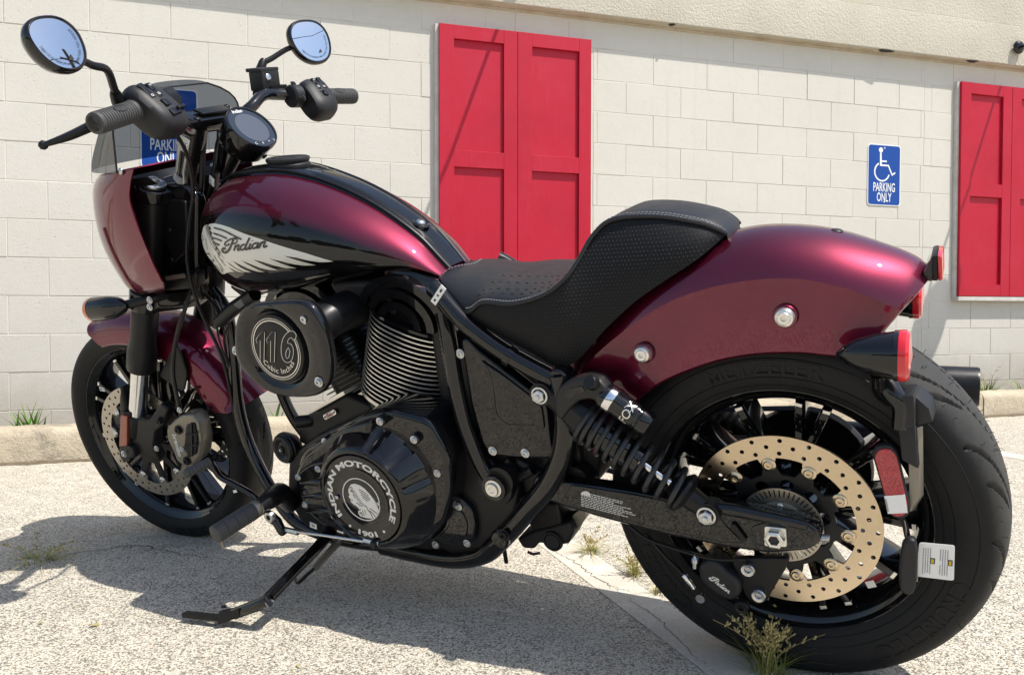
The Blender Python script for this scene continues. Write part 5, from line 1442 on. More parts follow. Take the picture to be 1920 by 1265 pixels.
dv = (cen - R_) * V((1, 0, 1)); dv /= np.linalg.norm(dv, axis=2)[..., None]; inn = R_ + dv * .004; inn[..., 1] *= .965
g = G(); g.grid(R_); g.grid(inn[:, ::-1])
for P_, Q_ in ((R_[0], inn[0]), (R_[-1], inn[-1]), (R_[:, 0], inn[:, 0]), (R_[:, -1], inn[:, -1])): g.grid([P_, Q_])
g.obj('fender_skin', 'paint', rf, smooth=13)
for p, r in (((-.0232,.118,.6739), .0145), ((.2029,.12,.6114), .0140)):
    g = G(); p = V(p); g.lathe([(0, .009), (.30 * r, .009), (.30 * r, .0125), (.62 * r, .0128), (.66 * r, .0115), (.9 * r, .0095), (r, .006), (r, -.004)], p, (0, 1, 0), 36); g.obj('fender_bolt', 'alu', rf, smooth=35)
    g = G(); g.lathe([(r * 1.02, .0022), (r * 1.18, .001), (r * 1.28, -.002)], p, (0, 1, 0), 36); g.obj('bolt_dimple', 'paint', rf)
g = G(); g.lathe([(0, .004), (.007, .004), (.0095, .002), (.0095, -.001)], (-.0813,0,.7749), (-.15, 0, 1), 28); g.obj('seat_stud', 'matte', rf)
# fender stay rail inside
g = plate([rounded([(.2959,.105,.5671), (.1665,.105,.6275), (.0373,.105,.6469), (-.0852,.105,.6316), (-.0992,.105,.6112), (.039,.105,.6165), (.1806,.105,.5714), (.2827,.105,.5082)], .012)], .098, .012, .003); g.obj('fender_strut', 'satin', rf, smooth=35)

# ------------------------------------------------------------------ frame
fr = empty('frame', bike)
def ftube(nm_, pts, r, m='gloss', sm=6, n=14):
    g = G(); g.tube([V(p) for p in pts], r, n, smooth=sm); return g.obj(nm_, m, fr)
for sd in (1, -1):
    def mir(L): return [V(p) * V((1, sd, 1)) for p in L]
    ftube('seat_rail', mir([(.5972,.122,.7298),(.579,.13,.7164),(.5267,.145,.6719),(.4644,.15,.6272),(.4089,.152,.5966),(.3555,.152,.57)]), .0165)
    ftube('rear_downtube', mir([(.5814,.125,.6844),(.5733,.135,.6305),(.5701,.14,.548),(.5646,.14,.4672),(.5439,.14,.3948),(.5207,.14,.349)]), .0165)
    ftube('rear_loop', mir([(.3447,.15,.5814),(.3416,.15,.5127),(.3563,.148,.4398),(.3993,.142,.364),(.4637,.135,.2914),(.5306,.13,.2208),(.5844,.125,.1754),(.6637,.12,.1489),(.7644,.115,.143),(.8555,.11,.1422)]), .0215)
    ftube('front_downtube', mir([(1.2965,.035,.7135),(1.2565,.045,.6633),(1.2557,.055,.5668),(1.2643,.07,.4354),(1.2472,.08,.3358),(1.194,.095,.2419),(1.1306,.105,.1668),(1.0445,.11,.1426),(.947,.112,.1382),(.8537,.112,.1437)]), .0145)
    g = G(); p = V((.5024,.155,.2511)) * V((1, sd, 1)); 
    g = G(); q = V((.3483,.15,.5696)) * V((1, sd, 1)); g.lathe([(.0, .016), (.020, .016), (.023, .012), (.023, -.02), (0, -.02)], q - V((0, sd * .004, 0)), (0, sd, 0), 24); g.obj('shock_mount', 'gloss', fr)
    g = G(); q = V((.5176,.138,.2369)) * V((1, sd, 1)); g.lathe([(0, .02), (.016, .02), (.02, .016), (.02, -.02)], q, (0, sd, 0), 24); g.obj('frame_joint', 'gloss', fr)
ftube('backbone', [(1.24, 0, .90), (1.1, 0, .80), (.9, 0, .76), (.7, 0, .72), (.55, 0, .66)], .035, 'satin')
ftube('head_tube', [(1.300, 0, .86), (1.36, 0, .70)], .040, 'satin')
ftube('steering_lock_tube', [(1.2398,.085,.6517),(1.1797,.085,.6835),(1.1052,.085,.7149)], .0165, 'satin', 0)
q = V((1.146,.102,.6943)); dd_ = unit(V((1.0864,.102,.7192)) - V((1.2191,.102,.6568)))
g = G()
for k in range(4):
    g.box(q + V((0, .0, .007 - .0045 * k)) + dd_ * .003 * k, (.030 - .003 * k, .0005, .0014), np.stack([dd_, V((0, 1, 0)), np.cross(dd_, V((0, 1, 0)))], 1))
g.obj('label_print', 'grey_ink', fr, smooth=0)
ftube('neck_gusset', [(1.32, 0, .80), (1.16, 0, .72)], .032, 'satin')
ftube('rail_collar', [(.4426,.15,.6138),(.4328,.15,.6071)], .0195, 'gloss', 0)
bolt('socket', (.5044,.158,.2502), .0085, fr, m='satin')
g = G(); q = V((.5692,.15,.7236)); R_ = Matrix.Rotation(rad(46), 3, 'Y'); g.box(q, (.042, .0012, .0125), R_); g.obj('warning_label', 'paper', fr, smooth=0)
g = G(); 
for k, w_ in ((-.013, .005), (-.001, .004), (.011, .007)): g.box(q + V((-cos(rad(46)) * k, .0009, sin(rad(46)) * k)), (w_, .0004, .004), R_)
g.obj('label_print', 'dark_ink', fr, smooth=0)
# swingarm pivot
pv = empty('swingarm_pivot', bike)
c = V((.5132,.15,.3459)); g = G(); g.lathe([(0, .0), (.036, .0), (.038, -.004), (.038, -.03)], c, (0, 1, 0), 40); g.obj('pivot_plate', 'satin', pv)
g = G(); g.lathe([(.027, .001), (.025, .006), (.019, .006), (.018, .002)], c, (0, 1, 0), 40); g.obj('pivot_ring', 'gloss', pv)
g = G(); g.lathe([(0, .012), (.005, .012), (.006, .0135), (.0125, .0135), (.0135, .0115), (.0135, .008), (.0175, .007), (.0175, .003)], c, (0, 1, 0), 32); g.obj('pivot_bolt', 'alu', pv, smooth=30)

# ------------------------------------------------------------------ side cover
sc = empty('side_cover', bike)
out = [(.5454,.148,.6352),(.5285,.148,.6395),(.5136,.148,.6205),(.4573,.148,.5765),(.4039,.148,.5364),(.3834,.148,.5173),(.3847,.148,.4476),(.3815,.148,.425),(.3941,.148,.4112),(.4679,.148,.4049),(.5161,.148,.4057),(.5338,.148,.426),(.5449,.148,.5097)]
g = plate([rounded(out, .012)], .140, .03, .006); g.obj('cover_panel', 'gloss', sc, smooth=40)
out = [(.5359,.152,.6039),(.5179,.152,.6085),(.4979,.152,.5866),(.4952,.152,.5559),(.5009,.152,.4822),(.481,.152,.4646),(.4455,.152,.4631),(.4079,.152,.4661),(.3949,.152,.4527),(.4001,.152,.4314),(.503,.152,.4219),(.5228,.152,.4353),(.5331,.152,.5099),(.5387,.152,.5696)]
out2 = [(.5079,.152,.6006),(.4614,.152,.5717),(.4032,.152,.5279),(.3924,.152,.5143),(.3925,.152,.4694),(.4106,.152,.4773),(.4715,.152,.4748),(.4902,.152,.4914),(.4876,.152,.5542),(.491,.152,.5807)]
g = plate([rounded(out2, .012)], .1445, .008, .003); g.obj('raised_panel', 'gloss', sc, smooth=40)
for p in ((.5488,.141,.6091), (.5111,.141,.4172), (.4413,.141,.4193)): bolt('socket', p, .0062, sc)

# ------------------------------------------------------------------ shocks
for sd in (1, -1):
    sk = empty('shock_absorber', bike); ms = V((1, sd, 1))
    U = V((.3776,.172,.5481)) * ms; Lw = V((.1025,.172,.355)) * ms; d = unit(Lw - U); L = np.linalg.norm(Lw - U)
    nrm = unit(np.cross(d, V((0, 1, 0)))); nrm = nrm if nrm[2] > 0 else -nrm      # across the shock, upwards
    U = U - V((0, sd * .016, 0)); Lw = Lw - V((0, sd * .016, 0))
    g = G(); g.tube([U + V((0, sd * .014, 0)), U - V((0, sd * .014, 0))], .021, 28); g.tube([Lw + V((0, sd * .014, 0)), Lw - V((0, sd * .014, 0))], .020, 28); g.obj('eye_bush', 'satin', sk, smooth=35)
    rows = []
    for t, w0, w1 in ((.0, .016, .013), (.03, .021, .014), (.06, .027, .020), (.085, .031, .026), (.10, .031, .028)):
        rows.append([U + d * t + nrm * (w0 * cx + .004) + V((0, w1 * cy, 0)) for cx, cy in ((1, .5), (.5, 1), (-.5, 1), (-1, .5), (-1, -.5), (-.5, -1), (.5, -1), (1, -.5))])
    g = G(); g.loft(rows); g.obj('top_cap', 'satin', sk, smooth=35, bevel=.003)
    g = G(); g.lathe([(.024, .09), (.0255, .10), (.0255, .175), (.0235, .178), (.0235, L - .135)], U, d, 32, caps=True); g.obj('damper_body', 'gloss', sk, smooth=35)
    g = G(); g.lathe([(.0065, L - .14), (.0065, L - .03)], U, d, 16); g.obj('damper_rod', 'chrome', sk)
    g = G(); g.lathe([(.012, L - .075), (.026, L - .06), (.036, L - .052), (.036, L - .046), (.020, L - .038), (.0175, L - .012), (.017, L)], U, d, 32); g.obj('spring_seat', 'satin', sk, smooth=35)
    # coil
    n_t = 10.6; s0, s1 = .088, L - .052; pts = []
    for i in range(int(n_t * 22) + 1):
        t = i / (n_t * 22); a = 2 * pi * n_t * t; tt = t ** 1.28
        pts.append(U + d * (s0 + (s1 - s0) * tt) + (nrm * cos(a) + V((0, 1, 0)) * sin(a)) * .0335)
    g = G(); g.tube(pts, .0047, 10); g.obj('spring', 'spring', sk, smooth=80)
    # remote reservoir lying on top
    r0 = V((.252,.176,.5459)) * ms; r1 = V((.1867,.176,.5025)) * ms; rd = unit(r1 - r0); RL = np.linalg.norm(r1 - r0); yo = V((0, -sd * .012, 0))
    g = G(); g.lathe([(.0, -.016), (.020, -.016), (.0225, -.010), (.0225, .012), (.0215, .014), (.0215, RL - .026), (.0200, RL - .024), (.0200, RL - .020), (.0218, RL - .018), (.0218, RL - .006), (.0195, RL), (0, RL)], r0 + yo, rd, 40); g.obj('reservoir', 'gloss', sk, smooth=30)
    g = G(); g.lathe([(.0226, -.004), (.0229, -.003), (.0229, .008), (.0226, .009)], r0 + yo, rd, 40); g.obj('reservoir_band', 'chrome', sk)
    # bridge from cap to reservoir with dial
    g = plate([rounded([(.3475,.18,.546),(.3368,.18,.5658),(.3193,.18,.5781),(.286,.18,.5889),(.261,.18,.5844),(.2479,.18,.5683),(.2483,.18,.5477),(.261,.18,.5357),(.2783,.18,.5498),(.3012,.18,.5447),(.3222,.18,.5261),(.3389,.18,.5055),(.3496,.18,.5166)], .007)], .180 if sd > 0 else -.145, .035, .006); g.obj('reservoir_bridge', 'wrinkle', sk, smooth=40)
    if sd > 0:
        g = plate([rounded([(.3289,.18,.5509),(.3169,.18,.5668),(.2908,.18,.5737),(.2864,.18,.5626),(.3066,.18,.5559),(.3224,.18,.5397)], .004)], .1815, .003, .0006); g.obj('bridge_pocket', 'gloss', sk, smooth=30)
    dc = V((.2715,.185,.5811)) * ms; g = G(); g.lathe([(0, .008), (.0105, .008), (.0125, .005), (.0125, -.006)], dc, unit(V((.12, sd * .72, .45))), 28); g.obj('adjuster_dial', 'satin', sk)
    if sd > 0:
        # maker's mark along the reservoir
        v, f = text_mesh('FOX', .021, .0002, shear=.1, bold=.0); mc_ = r0 + yo + rd * RL * .50
        up2 = unit(np.cross(rd, V((0, 1, 0)))); up2 = up2 if up2[2] > 0 else -up2
        th_ = rad(20) + v[:, 0] / .0218
        w = mc_ + np.outer(-v[:, 1], rd) + (.0219 + v[:, 2])[:, None] * (np.outer(np.cos(th_), V((0, 1, 0))) + np.outer(np.sin(th_), up2))
        G().add(w, f).obj('lettering', 'alu', sk, smooth=0)
        g = G()
        for p in ((.2112,.186,.5467), (.2058,.186,.5378)): g.box(V(p), (.018, .001, .0012), Matrix.Rotation(rad(38), 3, 'Y'))
        g.obj('mark_lines', 'white', sk, smooth=0)
    bolt('hex', V((.3776,.172,.5481)) * ms, .0125, sk, ax=(0, sd, 0)); bolt('hex', V((.1025,.172,.355)) * ms, .0125, sk, ax=(0, sd, 0))

# ------------------------------------------------------------------ swingarm
sa = empty('swingarm', bike)
for sd in (1, -1):
    out = [(.4262,.15,.3778),(.3622,.15,.3722),(.2412,.15,.3689),(.1213,.15,.3611),(.0862,.15,.3609),(.0439,.15,.3589),(.0028,.15,.357),(-.0446,.15,.3507),(-.0636,.15,.3387),(-.0668,.15,.3188),(-.0467,.15,.3005),(.0146,.15,.2845),(.074,.15,.2843),(.1818,.15,.2913),(.3078,.15,.3081),(.39,.15,.3248),(.4437,.15,.3354)]
    g = plate([rounded(out, .014)], .146 if sd > 0 else -.112, .034, .006); g.obj('arm', 'gloss', sa, smooth=40)
    if sd > 0:
        out = [(.3521,.15,.3692),(.2416,.15,.3648),(.1307,.15,.355),(.0916,.15,.3466),(.0798,.15,.3278),(.054,.15,.3014),(.082,.15,.2949),(.1808,.15,.3027),(.3065,.15,.3189),(.3759,.15,.3332)]
        g = plate([rounded(out, .008)], .1485, .006, .002); g.obj('arm_face', 'gloss', sa, smooth=40)
        out = [(.0413,.15,.3305),(.0116,.15,.3444),(-.0446,.15,.3488),(-.0611,.15,.3346),(-.0574,.15,.3173),(-.039,.15,.3059),(.0306,.15,.2974)]
        g = plate([rounded(out, .010)], .1485, .006, .002); g.obj('axle_plate', 'gloss', sa, smooth=40)
        g = G(); g.tube([V(p) for p in [(.095,.15,.3597),(.0607,.15,.3585),(.0274,.15,.3555),(-.013,.15,.3517),(-.0484,.15,.3476)]], [.010, .011, .010, .009, .008], 12, smooth=6); g.obj('shock_lug', 'gloss', sa)
        out = [(.0727,.15,.3317),(.0639,.15,.335),(.0452,.15,.3067),(.0539,.15,.3034)]; g = plate([rounded(out, .004)], .1525, .004, .001); g.obj('slot', 'satin', sa, smooth=30)
        out = [(.0164,.152,.3382),(-.0161,.152,.3392),(-.0162,.152,.3062),(.0183,.152,.3025)]; g = plate([rounded(out, .004)], .1535, .006, .001); g.obj('axle_washer', 'alu', sa, smooth=30)
        c = V((.0005,.154,.3218)); g = G(); g.lathe([(.009, -.002), (.009, .012), (.0125, .013), (.0155, .011), (.0155, .0)], c, (0, 1, 0), 6); g.obj('axle_nut', 'alu', sa, smooth=20)
        g = G(); g.lathe([(0, .0085), (.0088, .0085)], c, (0, 1, 0), 20); g.obj('nut_hole_shade', 'dark_ink', sa)  # dark disc that paints in the shade inside the nut's hole
        g = G(); a_, b_ = V((-.0552,.135,.3196)), V((-.0771,.135,.3212)); prof = []; L_ = np.linalg.norm(b_ - a_); h = 0
        while h < L_: prof += [(.0062, h), (.0054, h + .0008)]; h += .0016
        g.lathe(prof + [(0, h)], a_, unit(b_ - a_), 16); g.obj('adjuster_screw', 'steel', sa, smooth=0)
        # printed label
        a_, b_ = V((.3344,.1488,.3485)), V((.2353,.1488,.3363)); rt = unit(b_ - a_); up2 = unit(np.cross(V((0, 1, 0)), rt)); up2 = up2 if up2[2] > 0 else -up2
        g = G(); W_ = np.linalg.norm(b_ - a_); Rm = np.stack([rt, V((0, 1, 0)), up2], 1)
        for k in range(9):
            ln = W_ * (.62 if k < 3 else rng.uniform(.75, .98)); x0 = W_ * (.16 if k < 2 else 0); s_ = x0
            if 3 <= k: x0 = W_ * .0
            while s_ < x0 + ln:
                wl_ = rng.uniform(.003, .008); g.box(a_ + rt * (s_ + wl_ / 2) + up2 * (.009 - .0034 * k), (wl_, .0004, .0013), Rm); s_ += wl_ + .0012
        o = g.obj('label_print', 'white', sa, smooth=0); o['kind'] = 'stuff'
        g = plate([rounded([tuple((a_ + rt * u_ + up2 * v_)[[0, 2]]) for u_, v_ in ((-.001, .004), (.002, .010), (.010, .0135), (.016, .012), (.018, .004))], .002)], .1492, .0006); g.obj('label_emblem', 'white', sa, smooth=0)
g = G(); g.tube([(.36, -.12, .36), (.36, .12, .36)], .03, 20); g.tube([(.5, -.15, .36), (.5, .15, .36)], .028, 20); g.obj('crossbrace', 'satin', sa)
g = G(); g.box((.42, 0, .40), (.14, .2, .05)); g.obj('brace_box', 'satin', sa, smooth=30, bevel=.01)
# brake hose along the arm
g = G(); g.tube([V(p) for p in [(.2545,.135,.2937),(.2221,.135,.2722),(.1611,.135,.259),(.1064,.135,.2528),(.053,.135,.261)]], .0035, 8, smooth=6); g.tube([V(p) for p in [(.2363,.11,.2664),(.2052,.11,.2283),(.1738,.11,.196),(.1602,.11,.1736)]], .0040, 8, smooth=6); g.obj('brake_hose', 'satin', sa)

# ------------------------------------------------------------------ rear caliper
rc = empty('rear_brake_caliper', bike)
out = [(.084,.125,.2517),(-.0129,.125,.2684),(-.0089,.125,.2519),(.0171,.125,.2008),(.0268,.125,.1783),(.043,.125,.1677),(.0618,.125,.1794),(.0712,.125,.2139)]
g = plate([rounded(out, .008)], .124, .012, .003); g.obj('carrier_bracket', 'satin', rc, smooth=35)
out = [(.1355,.14,.2352),(.1141,.14,.2535),(.0983,.14,.248),(.0868,.14,.2337),(.0731,.14,.2261),(.0635,.14,.2115),(.0665,.14,.1904),(.0815,.14,.1769),(.101,.14,.1813),(.1202,.14,.1942),(.1339,.14,.2084)]
g = plate([rounded(out, .010)], .140, .046, .008); g.obj('caliper_body', 'matte', rc, smooth=40)
for p, m_ in (((.0528,.126,.2395), 'steel'), ((.0379,.126,.1932), 'steel'), ((.0667,.13,.1671), 'satin')):
    g = G(); g.lathe([(.006, .003), (.006, .008), (.0105, .009), (.0118, .007), (.0118, -.004)], p, (0, 1, 0), 26); g.lathe([(.0, .0035), (.006, .0035)], p, (0, 1, 0), 6); g.obj('mount_bolt', m_, rc, smooth=30)
g = G(); a_ = V((.142,.135,.2415)); g.lathe([(0, 0), (.004, 0), (.0045, .012), (.0065, .012), (.0065, .018), (.003, .022), (.003, .028), (0, .028)], a_ + V((0, 0, -.012)), (-.1, 0, 1), 16); g.obj('bleed_screw', 'steel', rc, smooth=30)
g = G(); a_, b_ = V((.1666,.125,.2056)), V((.1513,.125,.1828)); g.lathe([(.0042, 0), (.0052, .002), (.0052, .018), (.004, .021), (.004, .03)], a_, unit(b_ - a_), 16); g.lathe([(.0, .0), (.008, .0), (.008, .01), (0, .01)], V((.1364,.128,.1705)), (0, 1, 0), 18); g.obj('hose_fitting', 'chrome', rc, smooth=30)
o_, r_e = V((.1176,.1405,.216)), V((.0858,.1405,.192)); u2 = unit(np.cross(V((0, 1, 0)), r_e - o_)); u2 = u2 if u2[2] > 0 else -u2; wS = np.linalg.norm(r_e - o_)
g = G()
def lay(q): return np.stack([q[:, 0], np.full(len(q), .1408), q[:, 1]], 1)
for p, w_ in SCRIPT:
    strokes([[tuple((o_ + (r_e - o_) * x + u2 * wS * .30 * y)[[0, 2]]) for x, y in p]], w_ * wS * .9, lay, g)
g.obj('lettering', 'white', rc, smooth=0)

# ------------------------------------------------------------------ engine
en = empty('engine', bike)
out = [(1.0751,.11,.3445),(.9749,.11,.4029),(.8244,.11,.4658),(.6317,.11,.487),(.5579,.11,.4157),(.5347,.11,.3382),(.5402,.11,.2675),(.5781,.11,.1897),(.7386,.11,.1482),(.981,.11,.1358),(1.0802,.11,.1655),(1.1126,.11,.2311)]
g = plate([rounded(out, .02)], .125, .25, .012); g.obj('crankcase', 'satin', en, smooth=40)
out = [(.6881,.11,.4629),(.5766,.11,.448),(.5209,.11,.3852),(.4684,.11,.3457),(.4895,.11,.2453),(.5587,.11,.1928),(.6674,.11,.1626),(.7194,.11,.243)]
g = plate([rounded(out, .02)], .135, .26, .012); g.obj('gearbox', 'satin', en, smooth=40)
cyl = []
def cylinder(base, top, n, hx, hy, z0, sp, kind):
    base, top = V(base), V(top); ax = unit(top - base); fwd = unit(np.cross(V((0, 1, 0)), ax)); fwd = fwd if fwd[0] > 0 else -fwd
    def ring(h, k, e=2.4, nn=44, bulge=0.):
        o = []
        for i in range(nn):
            a = 2 * pi * i / nn; c_, s_ = cos(a), sin(a); R0 = 1 / (abs(c_) ** e + abs(s_) ** e) ** (1 / e)
            o.append(base + ax * (h + bulge * s_ * abs(s_)) + fwd * (hx * k * c_ * R0) + V((0, hy * k * s_ * R0, 0)))
        return o
    g = G(); g.loft([ring(0, .80), ring(z0 + n * sp, .80)]); g.obj('cylinder_barrel', 'satin', en, smooth=50)
    for i in range(n):
        h = z0 + i * sp; k = 1.0
        g = G(); R = [ring(h - .0022, .78), ring(h - .0018, k * .985), ring(h - .0012, k), ring(h + .0012, k), ring(h + .0018, k * .985), ring(h + .0022, .78)]
        g.loft(R, False); o = g.obj('cooling_fin', 'gloss', en, smooth=30)
        o.data.materials.append(M['alu' if kind == 'rear' else 'gloss'])
        for j, p in enumerate(o.data.polygons):
            if j // 44 in (1, 2, 3): p.material_index = 1
    return base, ax, fwd, ring
z_a = V((.7242,.11,.6333)); z_b = V((.7793,.11,.4781))
# rear cylinder
rb, rt = V((.800, 0, .455)), V((.800 - .170 * .42, 0, .455 + .170))
cyl.append(cylinder((.778, .0, .455), (.700, 0, .660), 17, .118, .112, .030, .0105, 'rear'))
cyl.append(cylinder((.895, -.01, .455), (.985, -.01, .660), 17, .088, .100, .030, .0105, 'front'))
for (b_, ax, fwd, ring), nm_ in zip(cyl, ('rear', 'front')):
    h0 = .030 + 17 * .0105
    g = G(); g.loft([ring(h0 - .004, .96, 2.6), ring(h0 + .002, .96, 2.8), ring(h0 + .008, .84, 3.0), ring(h0 + .060, .82, 3.2), ring(h0 + .098, .78, 3.6), ring(h0 + .108, .70, 3.4)]); g.obj('cylinder_head', 'gloss', en, smooth=40)
    # cast arches over the head
    hx, hy = .092, .106
    for k, (rx, dy) in enumerate(((.100, .004), (.072, .008), (.044, .010))):
        pts = []
        for a in np.linspace(rad(8), rad(172), 18):
            pts.append(b_ + ax * (h0 + .004 + .088 * (rx / .100) * sin(a)) + fwd * rx * cos(a) + V((0, hy * 1.06 - .016 * abs(cos(a)) ** 2 * (rx / .1) + dy * .3 + .004 - .006 * sin(a) ** 2, 0)))
        g = G(); P_ = np.array(pts); 
        wv = .0085
        nrm_ = np.gradient(P_, axis=0); nrm_ /= np.linalg.norm(nrm_, axis=1)[:, None]; sd_ = np.cross(nrm_, V((0, 1, 0)))
        rows = [P_ + sd_ * wv + V((0, -.045, 0)), P_ + sd_ * wv, P_ - sd_ * wv, P_ - sd_ * wv + V((0, -.045, 0))]
        g.grid(rows); 
        for e_ in (0, -1): g.add([r[e_] for r in rows], [(0, 1, 2, 3)])
        g.obj('head_arch', 'gloss', en, smooth=35)
    g = G(); q = b_ + ax * (h0 + .075) + V((0, .085, 0)); g.lathe([(.0, .03), (.008, .03), (.010, .024), (.012, 0)], q, unit(V((0, .55, .8))), 18); g.obj('spark_plug_cap', 'matte', en)
    g = G(); g.loft([ring(-.012, .95), ring(.012, .95)]); g.obj('base_gasket_flange', 'satin', en, smooth=40)
    g = G(); g.loft([ring(.0135, 1.0), ring(.0175, 1.0), ring(.0215, 1.0)], False); g.obj('base_band', 'alu', en, smooth=40)
# silver band and name plate at the front cylinder foot
a_, b_ = V((.9846,.115,.4551)), V((.871,.115,.5071)); d = unit(b_ - a_); u2 = unit(np.cross(V((0, 1, 0)), d)); u2 = u2 if u2[2] > 0 else -u2
g = G(); g.box((a_ + b_) / 2 + V((0, -.03, 0)), (np.linalg.norm(b_ - a_), .07, .0085), np.stack([d, V((0, 1, 0)), u2], 1)); g.obj('base_band', 'alu', en, smooth=30, bevel=.0015)
c = V((.9351,.108,.4492)); pl = [tuple((c + d * x + u2 * z)[[0, 2]]) for x, z in ((-.021, -.006), (.021, -.006), (.021, .006), (-.021, .006))]
g = plate([rounded(pl, .0055)], .1095, .002, .0004); g.obj('name_plate', 'chrome', en, smooth=30)
g = G()
for p, w_ in SCRIPT: strokes([[tuple((c - d * .013 + d * .026 * x - u2 * .0045 + u2 * .009 * y)[[0, 2]]) for x, y in p]], w_ * .024, lambda q: np.stack([q[:, 0], np.full(len(q), .1099), q[:, 1]], 1), g)
g.obj('name_plate_lettering', 'red_lens_dark', en, smooth=0)
for x in (-.0165, .0165): bolt('button', c + d * x + V((0, .002, 0)), .002, en, m='satin')
# tappet tubes / sensor housings ahead of the cases
g = plate([rounded([(1.0465,.1,.4086),(1.012,.1,.4395),(.886,.1,.497),(.816,.1,.4743),(.8275,.1,.425),(.9218,.1,.4027),(1.019,.1,.361),(1.0545,.1,.3684)], .010)], .103, .10, .008); g.obj('tappet_cover', 'satin', en, smooth=40)
g = G(); g.lathe([(0, .016), (.011, .016), (.014, .012), (.014, -.02)], V((1.0205,.11,.4277)), unit((.6, .6, .1)), 22); g.obj('oil_fitting', 'satin', en, smooth=40)
# brass injector rail under the tank
g = G(); g.lathe([(0, 0), (.006, 0), (.007, .01), (.004, .012), (.004, .03), (.007, .032), (.007, .04), (0, .04)], V((.8721,.05,.7184)), unit((1, .2, .0)), 16); g.lathe([(.004, 0), (.005, .012), (0, .012)], V((.9115,.06,.7101)), (0, .2, 1), 12); g.obj('fuel_rail', 'disc', en, smooth=30)
# intake between the cylinders
g = G(); g.tube([V((.84, .02, .68)), V((.84, .14, .68)), V((.86, .20, .66))], .040, 20, smooth=4); g.obj('intake', 'satin', en)
# right-hand exhaust
ex = empty('exhaust', bike)
g = G(); g.tube([(1.0, -.06, .62), (1.06, -.13, .55), (1.05, -.18, .42), (.90, -.20, .30), (.6, -.205, .28), (.3, -.205, .30)], .026, 16, smooth=6); g.obj('header_pipe', 'satin', ex)
for z0_, z1_, xe in ((.345, .33, -.20), (.462, .449, -.276)):
    m0, m1 = V((.34, -.205, z0_)), V((xe, -.215, z1_))
    g = G(); dd = unit(m1 - m0); L_ = np.linalg.norm(m1 - m0); g.lathe([(.026, 0), (.031, .04), (.0345, .08), (.0345, L_ - .004), (.033, L_), (.027, L_), (.026, L_ - .05), (0, L_ - .05)], m0, dd, 36); g.obj('silencer', 'satin', ex, smooth=35)
g = G(); g.tube([(.80, -.08, .60), (.74, -.17, .56), (.6, -.205, .50), (.34, -.205, .462)], .026, 16, smooth=6); g.obj('header_pipe', 'satin', ex)
# drive belt and pulley on the far side
dv_ = empty('belt_drive', bike)
g = G(); g.lathe([(.03, -.105), (.10, -.105), (.112, -.100), (.114, -.118), (.112, -.122), (.03, -.118)], cR, (0, 1, 0), 64); g.obj('pulley', 'satin', dv_)
g = G(); P_ = [(.114 * sin(a), -.112, RR + .114 * cos(a)) for a in np.linspace(0, -pi, 24)] + [(.60, -.112, .30), (.65, -.112, .34), (.60, -.112, .385)]
g.tube([V(p) for p in P_], .011, 6, closed=True, flat=.3); g.obj('belt', 'matte', dv_)
g = plate([rounded([(.44, .36), (.46, .47), (.30, .55), (.10, .575), (-.10, .555), (-.12, .50), (.05, .47), (.25, .44)], .03)], -.128, .010, .003); g.obj('belt_guard', 'matte', dv_, smooth=40)

# ------------------------------------------------------------------ air cleaner
ac = empty('air_cleaner', bike)
face = [V(p) for p in [(.9924,.268,.65),(.9797,.268,.6888),(.9602,.268,.7214),(.9379,.268,.7405),(.907,.268,.7476),(.8472,.268,.7521),(.7909,.268,.7525),(.7592,.268,.7451),(.7427,.268,.7211),(.7341,.268,.686),(.7345,.268,.6454),(.7438,.268,.6089),(.7603,.268,.5852),(.7916,.268,.5666),(.841,.268,.5597),(.8967,.268,.5612),(.9427,.268,.5768),(.9724,.268,.6003),(.9887,.268,.6244)]]
fo = np.array(resample(np.r_[catmull([face[-1]] + face + [face[0]], 4)], 81))[:-1]
fo = np.array(catmull([p for p in face + [face[0]]], 5))[:-1]; fo = resample(np.r_[fo, fo[:1]], 97)[:-1]
cen = fo.mean(0); 
def acring(k, y, sh=(0, 0)): 
    r = cen + (fo - cen) * k * 1.0 + V((0, 0, -.006)); r = r.copy(); r[:, 1] = y; r[:, 0] += sh[0] + .008; r[:, 0] = np.where(r[:, 0] < cen[0], cen[0] + (r[:, 0] - cen[0]) * .93, r[:, 0]); r[:, 2] += sh[1]; return r
bc = V((.882, .27, .652))
def bring(r, y): return np.array([(bc[0] + r * cos(a), y, bc[2] + r * sin(a)) for a in np.arctan2(fo[:, 2] - bc[2], fo[:, 0] - bc[0])])
g = G(); g.loft([acring(.84, .212, (.030, -.01)), acring(.95, .218, (.026, -.008)), acring(.99, .232, (.014, -.004)), acring(.985, .240, (.010, -.003))], True); g.obj('back_plate', 'satin', ac, smooth=40)
rings = [acring(.985, .238, (.010, -.003)), acring(.995, .242, (.008, -.002)), acring(1.0, .254), acring(.995, .260), acring(.98, .2652), acring(.945, .268)]
A9, Bq = acring(.945, .268), bring(.084, .266)
for t in (.33, .66): rings.append(A9 * (1 - t) + Bq * t)
rings += [Bq, bring(.080, .2645), bring(.074, .2575), bring(.0715, .2570)]
g = G(); g.loft(rings, False); g.add(bring(.0716, .2571), [tuple(range(96))]); g.obj('cover', 'gloss', ac, smooth=45)
g = G(); g.lathe([(0, .2665), (.064, .2665), (.068, .2655), (.0695, .262), (.0695, .256)], (bc[0], 0, bc[2]), (0, 1, 0), 64); g.obj('badge_disc', 'satin', ac, smooth=40)
for r0, r1 in ((.0608, .0618), (.0560, .0578)):
    g = G(); g.lathe([(r0, .2666), (r0, .2672), (r1, .2672), (r1, .2666)], (bc[0], 0, bc[2]), (0, 1, 0), 72); g.obj('badge_ring', 'alu', ac, smooth=0)
